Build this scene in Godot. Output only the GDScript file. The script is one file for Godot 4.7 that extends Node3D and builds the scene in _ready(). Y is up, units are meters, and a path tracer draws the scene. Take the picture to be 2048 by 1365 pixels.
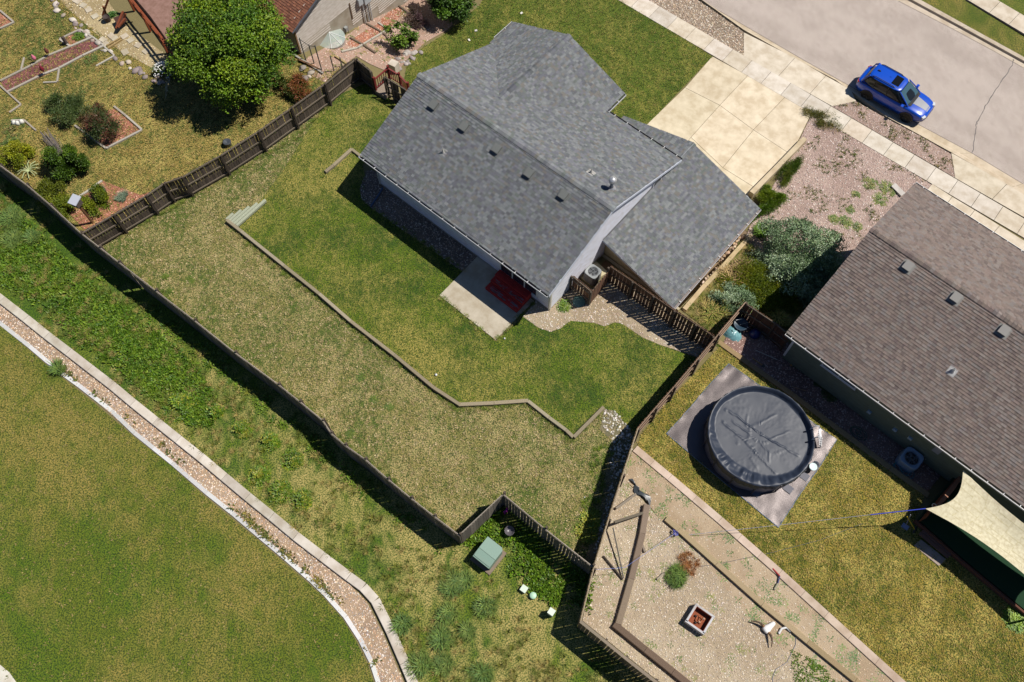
extends Node3D
# A suburban back yard seen steeply from above. World axes follow the lot: x along the street, z from the street to the back, y up, metres.

const SUN := Vector3(0.33, 0.84, -0.43)
var rng := RandomNumberGenerator.new()
var taken := {}
var nz := FastNoiseLite.new()
var nz2 := FastNoiseLite.new()
var tex := {}
var mcache := {}
const STUFF := {
	"upper_lawn_grass": ["short green grass of the mown yard behind the gray house", "grass"],
	"edge_grass": ["longer unmown grass along the timbers, fences and patio of the yard", "grass"],
	"lower_lawn_grass": ["dry tan and green grass between the timber wall and back fence", "grass"],
	"stone_band_stones": ["tan and pink stones between the pale kerb and the white edging", "stones"],
	"park_lawn_grass": ["mown green grass of the park in the lower left", "grass"],
	"edging_weeds": ["straggling weeds along the white edging stones", "weeds"],
	"wall_gravel": ["shaded stones along the back wall of the gray house", "stones"],
	"side_gravel": ["tan stones beside the garage fence and house corner", "stones"],
	"swale_stones": ["large white stones at the right end of the zigzag timber wall", "stones"],
	"front_lawn_grass": ["green grass of the front lawn round the garage drive", "grass"],
	"verge_gravel": ["tan gravel strip between sidewalk and kerb above the driveway", "gravel"],
	"second_verge_gravel": ["pink gravel strip between sidewalk and kerb beside the blue car", "gravel"],
	"second_verge_weeds": ["weeds in the pink gravel strip beside the blue car", "weeds"],
	"front_gravel": ["pink gravel of the front yard between the two houses", "gravel"],
	"front_gravel_weeds": ["sparse weeds in the pink front gravel", "weeds"],
	"gravel_grass_patch": ["bright green grass patch at the bottom of the tan gravel", "grass"],
	"side_bed_grass": ["dry and green grass between the concrete wall and brown-gray house", "grass"],
	"pool_lawn_grass": ["patchy dry grass of the pool yard", "grass"],
	"shaded_gravel": ["shaded pinkish gravel along the green-sided house", "gravel"],
	"dirt_strip_stones": ["small stones on the dirt beside the concrete strip", "stones"],
	"dirt_strip_weeds": ["creeping green weeds on the dirt strip", "weeds"],
	"gravel_plot_stones": ["tan gravel round the square fire pit", "gravel"],
	"gravel_plot_weeds": ["low weeds in the tan gravel round the fire pit", "weeds"],
	"lawn_edge_growth": ["tall bright grass along the right edge of the dry lawn", "grass"],
	"trench_rocks": ["rocks in the trench beside the garage gutter", "rocks"],
	"wall_end_rocks": ["pale rocks at the upper end of the concrete wall", "rocks"],
	"trench_end_rocks": ["pale rocks halfway along the concrete wall", "rocks"],
	"garden_lawn_grass": ["dry patchy grass of the left garden", "grass"],
	"red_path_stones": ["dark red stones of the edged garden path", "stones"],
	"mulch_chips": ["red bark chips filling a garden bed", "mulch"],
	"buff_gravel_stones": ["buff gravel round the flagstones below the deck", "gravel"],
	"border_rocks": ["gray rocks bordering the buff gravel path", "rocks"],
	"pink_garden_stones": ["pink stones beside the cream house", "stones"],
	"pink_garden_weeds": ["weeds among the pink stones beside the cream house", "weeds"],
	"garden_boulders": ["gray boulders at the edge of the front lawn", "boulders"],
	"fence_side_boulders": ["gray boulders by the long pale pipe", "boulders"],
	"leafy_weeds": ["dense leafy green weeds between back fence and pale kerb", "weeds"],
	"rough_grass": ["rough uncut grass of the strip behind the back fence", "grass"],
	"fence_foot_weeds": ["weeds at the foot of the back fence", "weeds"],
	"utility_weeds": ["leafy weeds round the green utility box", "weeds"],
}

# ---------------------------------------------------------------- mesh collector
class MB:
	var v := PackedVector3Array()
	var n := PackedVector3Array()
	var c := PackedColorArray()
	var i := PackedInt32Array()

	func tri(a: Vector3, b: Vector3, d: Vector3, col: Color) -> void:
		var k := v.size()
		var m := (b - a).cross(d - a).normalized()
		v.append(a); v.append(b); v.append(d)
		for q in 3:
			n.append(m); c.append(col)
		i.append(k); i.append(k + 2); i.append(k + 1)

	func quad(a: Vector3, b: Vector3, d: Vector3, e: Vector3, col: Color) -> void:
		var k := v.size()
		var m := (d - a).cross(e - b).normalized()
		v.append(a); v.append(b); v.append(d); v.append(e)
		for q in 4:
			n.append(m); c.append(col)
		i.append_array(PackedInt32Array([k, k + 2, k + 1, k, k + 3, k + 2]))

	func para(o: Vector3, a: Vector3, b: Vector3, d: Vector3, col: Color) -> void:
		if a.cross(b).dot(d) < 0.0:
			var t := a
			a = b
			b = t
		quad(o, o + b, o + a + b, o + a, col)
		quad(o + d, o + a + d, o + a + b + d, o + b + d, col)
		quad(o, o + a, o + a + d, o + d, col)
		quad(o + b, o + b + d, o + a + b + d, o + a + b, col)
		quad(o, o + d, o + b + d, o + b, col)
		quad(o + a, o + a + b, o + a + b + d, o + a + d, col)

	# box centred at p, b's columns are the unit axes
	func box(p: Vector3, s: Vector3, col: Color, b := Basis()) -> void:
		var x := b.x * s.x
		var y := b.y * s.y
		var z := b.z * s.z
		para(p - (x + y + z) * 0.5, x, y, z, col)

	# a board from p to q: w across, h high, p and q on the middle of its underside, edges bevelled by e
	func beam(p: Vector3, q: Vector3, w: float, h: float, col: Color, e := 0.0) -> void:
		var d := q - p
		var side := d.cross(Vector3.UP).normalized() * w
		var up := side.cross(d).normalized() * h
		if e <= 0.0:
			para(p - side * 0.5, d, side, up, col)
			return
		var u := up.normalized()
		var s := side.normalized()
		var prof := [-s * (w * 0.5), -s * (w * 0.5) + u * (h - e), -s * (w * 0.5 - e) + u * h, s * (w * 0.5 - e) + u * h, s * (w * 0.5) + u * (h - e), s * (w * 0.5)]
		for k in 5:
			quad(p + prof[k], p + prof[k + 1], q + prof[k + 1], q + prof[k], col)
		for k in 4:
			tri(p + prof[0], p + prof[k + 2], p + prof[k + 1], col)
			tri(q + prof[0], q + prof[k + 1], q + prof[k + 2], col)

	func smooth_grid(pts: Array, cols: int, col: Color, closed := false, colf = null) -> void:
		var rows := pts.size() / cols
		var k := v.size()
		var m := PackedVector3Array()
		m.resize(pts.size())
		var span := cols if closed else cols - 1
		for r in rows - 1:
			for q in span:
				var a: Vector3 = pts[r * cols + q]
				var b: Vector3 = pts[r * cols + (q + 1) % cols]
				var d: Vector3 = pts[(r + 1) * cols + (q + 1) % cols]
				var e: Vector3 = pts[(r + 1) * cols + q]
				var f := (d - a).cross(e - b)
				m[r * cols + q] += f; m[r * cols + (q + 1) % cols] += f
				m[(r + 1) * cols + (q + 1) % cols] += f; m[(r + 1) * cols + q] += f
				var i0 := k + r * cols + q
				var i1 := k + r * cols + (q + 1) % cols
				var i2 := k + (r + 1) * cols + (q + 1) % cols
				var i3 := k + (r + 1) * cols + q
				i.append_array(PackedInt32Array([i0, i2, i1, i0, i3, i2]))
		for q in pts.size():
			v.append(pts[q]); n.append(m[q].normalized())
			c.append(colf.call(pts[q]) if colf != null else col)

	func tube(path: Array, r: float, col: Color, sides := 7) -> void:
		var pts := []
		for k in path.size():
			var d: Vector3 = (path[mini(k + 1, path.size() - 1)] - path[maxi(k - 1, 0)]).normalized()
			var a := d.cross(Vector3(0.31, 0.9, 0.17)).normalized()
			var b := d.cross(a)
			for q in sides:
				var t := TAU * q / sides
				pts.append(path[k] + (a * cos(t) + b * sin(t)) * r)
		smooth_grid(pts, sides, col, true)
		for side in [0, path.size() - 1]:
			for q in sides:
				tri(path[side], pts[side * sides + q], pts[side * sides + (q + 1) % sides], col)

	func lathe(p: Vector3, prof: Array, col: Color, sides := 16, ax := Vector3.UP) -> void:
		var a := ax.cross(Vector3(0.3, 0.2, 0.93)).normalized()
		var b := a.cross(ax)
		var pts := []
		for q in prof:
			for s in sides:
				var t := TAU * s / sides
				pts.append(p + ax * q.y + (a * cos(t) + b * sin(t)) * q.x)
		smooth_grid(pts, sides, col, true)

	func prism(poly: PackedVector2Array, y0: float, y1: float, col: Color) -> void:
		if Geometry2D.is_polygon_clockwise(poly):
			poly = poly.duplicate()
			poly.reverse()
		var t := Geometry2D.triangulate_polygon(poly)
		for k in range(0, t.size(), 3):
			var a := poly[t[k]]
			var b := poly[t[k + 1]]
			var d := poly[t[k + 2]]
			if (b - a).cross(d - a) > 0.0:
				var w := b
				b = d
				d = w
			tri(Vector3(a.x, y1, a.y), Vector3(b.x, y1, b.y), Vector3(d.x, y1, d.y), col)
			tri(Vector3(a.x, y0, a.y), Vector3(d.x, y0, d.y), Vector3(b.x, y0, b.y), col)
		for k in poly.size():
			var a := poly[k]
			var b := poly[(k + 1) % poly.size()]
			quad(Vector3(b.x, y0, b.y), Vector3(a.x, y0, a.y), Vector3(a.x, y1, a.y), Vector3(b.x, y1, b.y), col)

	func mesh(mat: Material, shift := Vector3.ZERO) -> ArrayMesh:
		var a := []
		a.resize(Mesh.ARRAY_MAX)
		var w := v
		if shift != Vector3.ZERO:
			w = Transform3D(Basis(), -shift) * v
		a[Mesh.ARRAY_VERTEX] = w
		a[Mesh.ARRAY_NORMAL] = n
		a[Mesh.ARRAY_COLOR] = c
		a[Mesh.ARRAY_INDEX] = i
		var m := ArrayMesh.new()
		m.add_surface_from_arrays(Mesh.PRIMITIVE_TRIANGLES, a)
		m.surface_set_material(0, mat)
		return m

# ---------------------------------------------------------------- small helpers
func S(r: float, g: float, b: float, k := 0.8) -> Color:    # a sunlit tone -> base colour
	var l := Color(r / 255.0, g / 255.0, b / 255.0).srgb_to_linear()
	return Color(l.r * k, l.g * k, l.b * k)

func ramp(stops: Array) -> Gradient:
	var g := Gradient.new()
	var o := PackedFloat32Array()
	var c := PackedColorArray()
	for s in stops:
		o.append(s[0]); c.append(s[1])
	g.offsets = o
	g.colors = c
	return g

func noise_tex(called: String, freq: float, stops: Array, kind := FastNoiseLite.TYPE_SIMPLEX_SMOOTH, oct := 4, bump := false, size := 768) -> NoiseTexture2D:
	var f := FastNoiseLite.new()
	f.noise_type = kind
	f.frequency = freq
	f.fractal_octaves = oct
	f.fractal_gain = 0.62
	f.seed = called.hash() % 1000
	var t := NoiseTexture2D.new()
	t.width = size
	t.height = size
	t.seamless = true
	t.seamless_blend_skirt = 0.15
	t.noise = f
	t.as_normal_map = bump
	if bump:
		t.bump_strength = 6.0
	else:
		t.color_ramp = ramp(stops)
	tex[called] = t
	return t

func gray(x: float) -> Color:
	return Color(x, x, x)

func make_textures() -> void:
	noise_tex("grass", 0.06, [[0.25, Color(0.36, 0.46, 0.32)], [0.44, Color(0.68, 0.75, 0.60)], [0.58, Color(0.94, 0.93, 0.87)], [0.8, Color(1, 0.98, 0.95)]], FastNoiseLite.TYPE_SIMPLEX_SMOOTH, 4, false, 1024)
	noise_tex("speck", 0.12, [[0.2, gray(0.62)], [0.45, gray(0.88)], [0.55, gray(0.93)], [0.85, gray(1.0)]], FastNoiseLite.TYPE_SIMPLEX, 3)
	noise_tex("blotch", 0.006, [[0.2, Color(0.89, 0.87, 0.84)], [0.5, Color(0.95, 0.945, 0.935)], [0.8, gray(1.0)]], FastNoiseLite.TYPE_SIMPLEX, 6)
	noise_tex("wood", 0.02, [[0.2, gray(0.5)], [0.45, gray(0.78)], [0.6, gray(0.88)], [0.85, gray(1.0)]], FastNoiseLite.TYPE_SIMPLEX, 5)
	noise_tex("grit", 0.09, [[0.15, gray(0.62)], [0.4, gray(0.9)], [0.6, gray(0.98)], [0.9, gray(1.0)]], FastNoiseLite.TYPE_CELLULAR, 2)
	noise_tex("bump", 0.05, [], FastNoiseLite.TYPE_SIMPLEX, 4, true)
	noise_tex("crinkle", 0.012, [], FastNoiseLite.TYPE_SIMPLEX, 5, true)

# a material whose base colour is the vertex colour times a texture laid through the world
func M(called: String, rough := 0.9, t := "", scale := Vector3.ONE, bump := 0.0, metal := 0.0) -> StandardMaterial3D:
	if mcache.has(called):
		return mcache[called]
	var m := StandardMaterial3D.new()
	m.resource_name = called
	m.vertex_color_use_as_albedo = true
	m.roughness = rough
	m.metallic = metal
	m.cull_mode = BaseMaterial3D.CULL_DISABLED
	if t:
		m.albedo_texture = tex[t]
		m.uv1_triplanar = true
		m.uv1_world_triplanar = true
		m.uv1_scale = scale
		if called == "lawn":
			m.albedo_color = Color(1.0, 1.0, 1.0)
		if bump > 0.0:
			m.normal_enabled = true
			m.normal_texture = tex["bump"]
			m.normal_scale = bump
	mcache[called] = m
	return m

func numbered(called: String) -> String:
	var k: int = taken.get(called, 0)
	taken[called] = k + 1
	return called if k == 0 else "%s_%03d" % [called, k]

func tag(o: Node, label: String, category: String, group := "") -> void:
	o.set_meta("label", label)
	o.set_meta("category", category)
	if group:
		o.set_meta("group", group)

func thing(called: String, label: String, category: String, at := Vector3.ZERO, turn := 0.0, group := "") -> Node3D:
	var o := Node3D.new()
	o.name = numbered(called)
	add_child(o)
	o.position = at
	o.rotation.y = turn
	tag(o, label, category, group)
	return o

# one named mesh; mb holds world coordinates unless local
func obj(called: String, mb: MB, mat: Material, parent: Node = self, local := false) -> MeshInstance3D:
	var o := MeshInstance3D.new()
	o.name = numbered(called) if parent == self else called
	var shift := Vector3.ZERO
	if not local:
		var p: Node = parent
		while p is Node3D and p != self:
			shift += (p as Node3D).position
			p = p.get_parent()
	if parent == self and mb.v.size():
		var lo := mb.v[0]
		var hi := mb.v[0]
		for q in mb.v:
			lo = lo.min(q)
			hi = hi.max(q)
		shift = Vector3((lo.x + hi.x) / 2, lo.y, (lo.z + hi.z) / 2)
		o.position = shift
	o.mesh = mb.mesh(mat, shift)
	parent.add_child(o, true)
	return o

func struct(o: Node) -> Node:
	o.set_meta("kind", "structure")
	return o

func stuff(o: Node) -> Node:
	o.set_meta("kind", "stuff")
	return o

# ground height: level yards, then the lots fall to the street
func H(z: float) -> float:
	if z >= -20.5:
		return 0.0
	if z >= -29.0:
		return (-20.5 - z) / 8.5 * -2.4
	if z >= -39.0:
		return -2.4 + (-29.0 - z) / 10.0 * -0.3
	return -2.7

func g3(p: Vector2, up := 0.0) -> Vector3:
	return Vector3(p.x, H(p.y) + up, p.y)

func fb(x: float, z: float, f: float) -> float:
	return nz.get_noise_2d(x * f, z * f)

# patchy turf: broad, middling and blade-sized variation together
func mottle(x: float, z: float) -> float:
	return fb(x, z, 16.0) * 0.38 + fb(x + 40.0, z, 62.0) * 0.5 + fb(x, z + 70.0, 210.0) * 0.55 + fb(z, x + 30.0, 480.0) * 0.55

func jit(c: Color, k: float) -> Color:
	var a := 1.0 + rng.randf_range(-k, k)
	return Color(c.r * a, c.g * a * (1.0 + rng.randf_range(-k, k) * 0.2), c.b * a)

# a sheet laid on the ground inside poly, up above it, cut on one common grid so that stacked sheets stay parallel
func sheet(called: String, poly: PackedVector2Array, up: float, mat: Material, colf: Callable, cell := 0.5, parent: Node = self) -> MeshInstance3D:
	var mb := MB.new()
	var lo := poly[0]
	var hi := poly[0]
	for p in poly:
		lo = lo.min(p)
		hi = hi.max(p)
	var x0 := int(floor(lo.x / cell))
	var z0 := int(floor(lo.y / cell))
	var nx := int(ceil(hi.x / cell)) - x0
	var nzc := int(ceil(hi.y / cell)) - z0
	var edge := PackedByteArray()
	edge.resize(nx * nzc)
	for k in poly.size():
		var a := poly[k]
		var b := poly[(k + 1) % poly.size()]
		var steps := int(a.distance_to(b) / (cell * 0.08)) + 2
		for s in steps + 1:
			var p := a.lerp(b, float(s) / steps)
			edge[clampi(int(floor(p.x / cell)) - x0, 0, nx - 1) + clampi(int(floor(p.y / cell)) - z0, 0, nzc - 1) * nx] = 1
	var up_n := Vector3.UP
	for j in nzc:
		for q in nx:
			var a := Vector2((x0 + q) * cell, (z0 + j) * cell)
			var sq := PackedVector2Array([a, a + Vector2(cell, 0), a + Vector2(cell, cell), a + Vector2(0, cell)])
			var pieces: Array = []
			if edge[q + j * nx]:
				pieces = Geometry2D.intersect_polygons(sq, poly)
			elif Geometry2D.is_point_in_polygon(a + Vector2(cell, cell) * 0.5, poly):
				pieces = [sq]
			for piece: PackedVector2Array in pieces:
				var k := mb.v.size()
				var t: PackedInt32Array = PackedInt32Array([0, 1, 2, 0, 2, 3]) if piece.size() == 4 and not edge[q + j * nx] else Geometry2D.triangulate_polygon(piece)
				for p in piece:
					mb.v.append(g3(p, up)); mb.n.append(up_n); mb.c.append(colf.call(p.x, p.y))
				for w in range(0, t.size(), 3):
					var e := (piece[t[w + 1]] - piece[t[w]]).cross(piece[t[w + 2]] - piece[t[w]])
					mb.i.append(k + t[w])
					mb.i.append(k + (t[w + 1] if e > 0 else t[w + 2]))
					mb.i.append(k + (t[w + 2] if e > 0 else t[w + 1]))
	var o := obj(called, mb, mat, parent)
	if parent == self:
		struct(o)
	return o

func lawn_col(green: Color, green2: Color, dry: Color, bias: float, gain := 1.6, f := 1.0) -> Callable:
	return func(x: float, z: float) -> Color:
		var n := mottle(x * f, z * f)
		var t := clampf(0.5 + bias + n * gain, 0.0, 1.0)
		var g := green.lerp(green2, clampf(0.5 + fb(x - 90.0, z, 25.0) * 1.4, 0, 1))
		return dry.lerp(g, t)

func flat_col(a: Color, b: Color, f := 20.0) -> Callable:
	return func(x: float, z: float) -> Color:
		return a.lerp(b, clampf(0.5 + fb(x, z, f) * 1.1 + fb(z, x, f * 5.0) * 0.6, 0, 1))

func inside(poly: PackedVector2Array, count: int) -> PackedVector2Array:
	var lo := poly[0]
	var hi := poly[0]
	for p in poly:
		lo = lo.min(p)
		hi = hi.max(p)
	var out := PackedVector2Array()
	var guard := 0
	while out.size() < count and guard < count * 12:
		guard += 1
		var p := Vector2(rng.randf_range(lo.x, hi.x), rng.randf_range(lo.y, hi.y))
		if Geometry2D.is_point_in_polygon(p, poly):
			out.append(p)
	return out

func area(poly: PackedVector2Array) -> float:
	var s := 0.0
	for k in poly.size():
		s += poly[k].cross(poly[(k + 1) % poly.size()])
	return absf(s) * 0.5

func multi(called: String, mesh: Mesh, xf: Array, cols: PackedColorArray, parent: Node = self) -> MultiMeshInstance3D:
	var mm := MultiMesh.new()
	mm.transform_format = MultiMesh.TRANSFORM_3D
	mm.use_colors = true
	mm.mesh = mesh
	mm.instance_count = xf.size()
	for k in xf.size():
		mm.set_instance_transform(k, xf[k])
		mm.set_instance_color(k, cols[k])
	var o := MultiMeshInstance3D.new()
	o.name = numbered(called) if parent == self else called
	o.multimesh = mm
	parent.add_child(o, true)
	stuff(o)
	if parent == self and STUFF.has(called):
		tag(o, STUFF[called][0], STUFF[called][1])
	return o

func spin(scale: float, tilt := 0.25) -> Basis:
	return (Basis(Vector3.UP, rng.randf() * TAU) * Basis(Vector3.RIGHT, rng.randf_range(-tilt, tilt))).scaled(Vector3.ONE * scale)

# ---- little meshes that are scattered
var pebble: ArrayMesh
var tuft: ArrayMesh
var tall_tuft: ArrayMesh
var rosette: ArrayMesh
var leaf_small: ArrayMesh
var leaf_big: ArrayMesh
var leaf_narrow: ArrayMesh

func leaf_cluster(count: int, r: float, l: float, w: float, mat: Material) -> ArrayMesh:
	var mb := MB.new()
	for k in count:
		var p := Vector3(rng.randfn(), rng.randfn() * 0.7, rng.randfn()).normalized() * r * rng.randf_range(0.2, 1.0)
		var d: Vector3 = (p.normalized() + Vector3(rng.randfn(), rng.randfn() + 0.25, rng.randfn()) * 0.6).normalized()
		var s := d.cross(Vector3(rng.randfn() * 0.5, 1, rng.randfn() * 0.5)).normalized() * w
		var up := s.cross(d).normalized()
		var g := rng.randf_range(0.72, 1.18)
		var col := Color(g * rng.randf_range(0.9, 1.12), g, g * rng.randf_range(0.8, 1.1))
		var q := p + d * l
		var mid := p + d * l * 0.45 + up * l * 0.12
		mb.tri(p, mid + s, q, col)
		mb.tri(p, q, mid - s, col)
	return mb.mesh(mat)

func blade_tuft(count: int, spread: float, w: float, lean: float, mat: Material) -> ArrayMesh:
	var mb := MB.new()
	for k in count:
		var a := rng.randf() * TAU
		var d := Vector3(cos(a), 0, sin(a))
		var s := Vector3(-d.z, 0, d.x) * w
		var p := d * spread * rng.randf()
		var h := rng.randf_range(0.6, 1.0)
		var m := p + d * lean * 0.35 * h + Vector3.UP * h * 0.6
		var q := p + d * lean * h + Vector3.UP * h * rng.randf_range(0.75, 1.0)
		var g := rng.randf_range(0.75, 1.2)
		var col := Color(g, g, g)
		mb.quad(p - s, p + s, m + s * 0.7, m - s * 0.7, col)
		mb.tri(m - s * 0.7, m + s * 0.7, q, col)
	return mb.mesh(mat)

func make_scatter_meshes() -> void:
	var gm := M("blades", 0.75)
	gm.backlight_enabled = true
	gm.backlight = Color(0.25, 0.28, 0.1)
	var lm := M("leaves", 0.55)
	lm.backlight_enabled = true
	lm.backlight = Color(0.3, 0.34, 0.1)
	tuft = blade_tuft(7, 0.5, 0.13, 0.6, gm)
	tall_tuft = blade_tuft(13, 0.2, 0.045, 0.9, gm)
	leaf_small = leaf_cluster(12, 0.16, 0.085, 0.03, lm)
	leaf_big = leaf_cluster(9, 0.22, 0.17, 0.055, lm)
	leaf_narrow = leaf_cluster(16, 0.2, 0.12, 0.016, lm)
	rosette = leaf_cluster(10, 0.09, 0.1, 0.028, lm)
	var mb := MB.new()
	var pts := []
	for r in [[0.0, 0.0], [0.42, 0.1], [0.5, 0.3], [0.3, 0.52], [0.0, 0.58]]:
		for k in 6:
			var t: float = TAU * k / 6 + r[1]
			pts.append(Vector3(cos(t) * r[0] * (1.0 + 0.25 * sin(t * 2.0 + 1.0)), r[1], sin(t) * r[0]))
	mb.smooth_grid(pts, 6, Color.WHITE, true)
	pebble = mb.mesh(M("pebble", 0.9))

func pebbles(called: String, poly: PackedVector2Array, density: float, size: float, pal: Array, up := 0.0, parent: Node = self) -> MultiMeshInstance3D:
	var xf := []
	var cols := PackedColorArray()
	for p in inside(poly, int(area(poly) * density)):
		var s := size * rng.randf_range(0.55, 1.35)
		var b := Basis.from_euler(Vector3(rng.randf_range(-0.5, 0.5), rng.randf() * TAU, rng.randf_range(-0.5, 0.5))).scaled(Vector3(s, s * 0.75, s * rng.randf_range(0.7, 1.2)))
		xf.append(Transform3D(b, g3(p, up - s * 0.12)))
		cols.append(jit(pal[rng.randi() % pal.size()], 0.25))
	return multi(called, pebble, xf, cols, parent)

func blades(called: String, poly: PackedVector2Array, density: float, h: float, w: float, pal: Array, mesh: Mesh, keep = null, parent: Node = self) -> MultiMeshInstance3D:
	var xf := []
	var cols := PackedColorArray()
	for p in inside(poly, int(area(poly) * density)):
		var k := 1.0
		if keep != null:
			k = keep.call(p)
			if rng.randf() > k:
				continue
		var s := rng.randf_range(0.6, 1.3)
		xf.append(Transform3D((Basis(Vector3.UP, rng.randf() * TAU)).scaled(Vector3(w * s, h * s, w * s)), g3(p, 0.0)))
		cols.append(jit(pal[rng.randi() % pal.size()], 0.22))
	if xf.is_empty():
		return null
	return multi(called, mesh, xf, cols, parent)

# ---- a bush or tree: stems and a crown of leaf clusters on many lobes
func bush(called: String, label: String, cat: String, at: Vector3, rad: Vector3, cy: float, lobes: int, clusters: int, mesh: Mesh, size: float, pal: Array, stem := 0.0, group := "", loose := 0.0) -> Node3D:
	var o := thing(called, label, cat, at, 0.0, group)
	var cen := []
	for k in lobes:
		var d := Vector3(rng.randfn(), rng.randfn() * 0.8 + 0.15, rng.randfn()).normalized() * pow(rng.randf(), 0.45) * 0.86
		cen.append([Vector3(d.x * rad.x, d.y * rad.y, d.z * rad.z), rng.randf_range(0.17, 0.36), rng.randi() % pal.size(), rng.randf_range(0.85, 1.15)])
	var xf := []
	var cols := PackedColorArray()
	for k in clusters:
		var l: Array = cen[rng.randi() % lobes]
		var d: Vector3 = Vector3(rng.randfn(), rng.randfn() + 0.2, rng.randfn()).normalized() * pow(rng.randf(), 0.3 + loose) * l[1]
		var p: Vector3 = l[0] + Vector3(d.x * rad.x, d.y * rad.y, d.z * rad.z)
		p.y += cy
		if p.y < 0.04:
			p.y = 0.04 + rng.randf() * 0.1
		xf.append(Transform3D(Basis.from_euler(Vector3(rng.randf_range(-0.6, 0.6), rng.randf() * TAU, rng.randf_range(-0.6, 0.6))).scaled(Vector3.ONE * size * rng.randf_range(0.7, 1.3)), p))
		var c: Color = pal[l[2]] if rng.randf() < 0.75 else pal[rng.randi() % pal.size()]
		c = jit(c, 0.2)
		cols.append(Color(c.r * l[3], c.g * l[3], c.b * l[3]))
	multi("foliage", mesh, xf, cols, o)
	if stem > 0.0:
		var mb := MB.new()
		mb.lathe(Vector3.ZERO, [Vector2(stem * 1.4, -0.1), Vector2(stem, 0.15), Vector2(stem * 0.85, cy * 0.6), Vector2(stem * 0.5, cy)], S(92, 76, 60), 9)
		for k in mini(lobes, 9):
			var e: Vector3 = cen[k][0] + Vector3(0, cy, 0)
			mb.tube([Vector3(0, cy * 0.35, 0), Vector3(e.x * 0.45, lerpf(cy * 0.5, e.y, 0.5), e.z * 0.45), e], stem * 0.3, S(96, 80, 64), 5)
		obj("trunk", mb, M("bark", 0.95, "wood", Vector3(6, 1, 6)), o, true)
	return o

# a clump of weeds or grass that stands alone
func clump(called: String, label: String, at: Vector3, r: float, h: float, count: int, pal: Array, mesh: Mesh, group := "", w := 0.0) -> Node3D:
	var o := thing(called, label, "grass clump" if mesh == tall_tuft else "weed", at, 0.0, group)
	var xf := []
	var cols := PackedColorArray()
	for k in count:
		var a := rng.randf() * TAU
		var d := sqrt(rng.randf()) * r
		var s := rng.randf_range(0.6, 1.25) * (1.1 - 0.5 * d / r)
		var ww := h * s if w == 0.0 else w * s
		xf.append(Transform3D(Basis(Vector3.UP, rng.randf() * TAU).scaled(Vector3(ww, h * s, ww)), Vector3(cos(a) * d, 0.0 if mesh == tall_tuft else rng.randf() * h * 0.6 * (1.0 - d / r), sin(a) * d)))
		cols.append(jit(pal[rng.randi() % pal.size()], 0.25))
	multi("blades" if mesh == tall_tuft else "leaves", mesh, xf, cols, o)
	return o

# ---- pieces laid end to end along a line (timbers, kerb blocks, edging)
func along(o: Node, called: String, line: PackedVector2Array, w: float, y0: float, y1: float, piece: float, gap: float, cols: Array, mat: Material, e := 0.012) -> void:
	for k in line.size() - 1:
		var a := line[k]
		var b := line[k + 1]
		var count := maxi(1, int(round(a.distance_to(b) / piece)))
		for q in count:
			var d := (b - a).normalized() * gap * 0.5
			var p := g3(a.lerp(b, float(q) / count) + d, y0)
			var r := g3(a.lerp(b, float(q + 1) / count) - d, y0)
			p.y += rng.randf_range(0, 0.006)
			var mb := MB.new()
			mb.beam(p, r, w, y1 - y0, jit(cols[rng.randi() % cols.size()], 0.07), e)
			obj(called, mb, mat, o)

# ---- fences
var pickets := {}

func picket_mesh(tone: String, k: int) -> ArrayMesh:
	var key := tone + str(k)
	if not pickets.has(key):
		var mb := MB.new()
		var base: Color = {"gray": S(142, 132, 120), "tan": S(160, 138, 104), "red": S(136, 98, 74), "dark": S(112, 98, 86)}[tone]
		var col := Color(base.r, base.g, base.b) * (0.72 + 0.13 * k)
		var w := 0.5
		var t := 0.009
		# a board with clipped corners
		var prof := [Vector2(-w, 0), Vector2(w, 0), Vector2(w, 0.955), Vector2(w - 0.18, 0.985), Vector2(-w + 0.18, 0.985), Vector2(-w, 0.955)]
		for f in 4:
			mb.tri(Vector3(prof[0].x, prof[0].y, t), Vector3(prof[f + 1].x, prof[f + 1].y, t), Vector3(prof[f + 2].x, prof[f + 2].y, t), col)
			mb.tri(Vector3(prof[0].x, prof[0].y, -t), Vector3(prof[f + 2].x, prof[f + 2].y, -t), Vector3(prof[f + 1].x, prof[f + 1].y, -t), col)
		for f in 6:
			var a: Vector2 = prof[f]
			var b: Vector2 = prof[(f + 1) % 6]
			mb.quad(Vector3(a.x, a.y, t), Vector3(a.x, a.y, -t), Vector3(b.x, b.y, -t), Vector3(b.x, b.y, t), col * 1.25)
		pickets[key] = mb.mesh(M("fence_wood", 0.95, "wood", Vector3(5, 0.5, 5)))
	return pickets[key]

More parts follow.
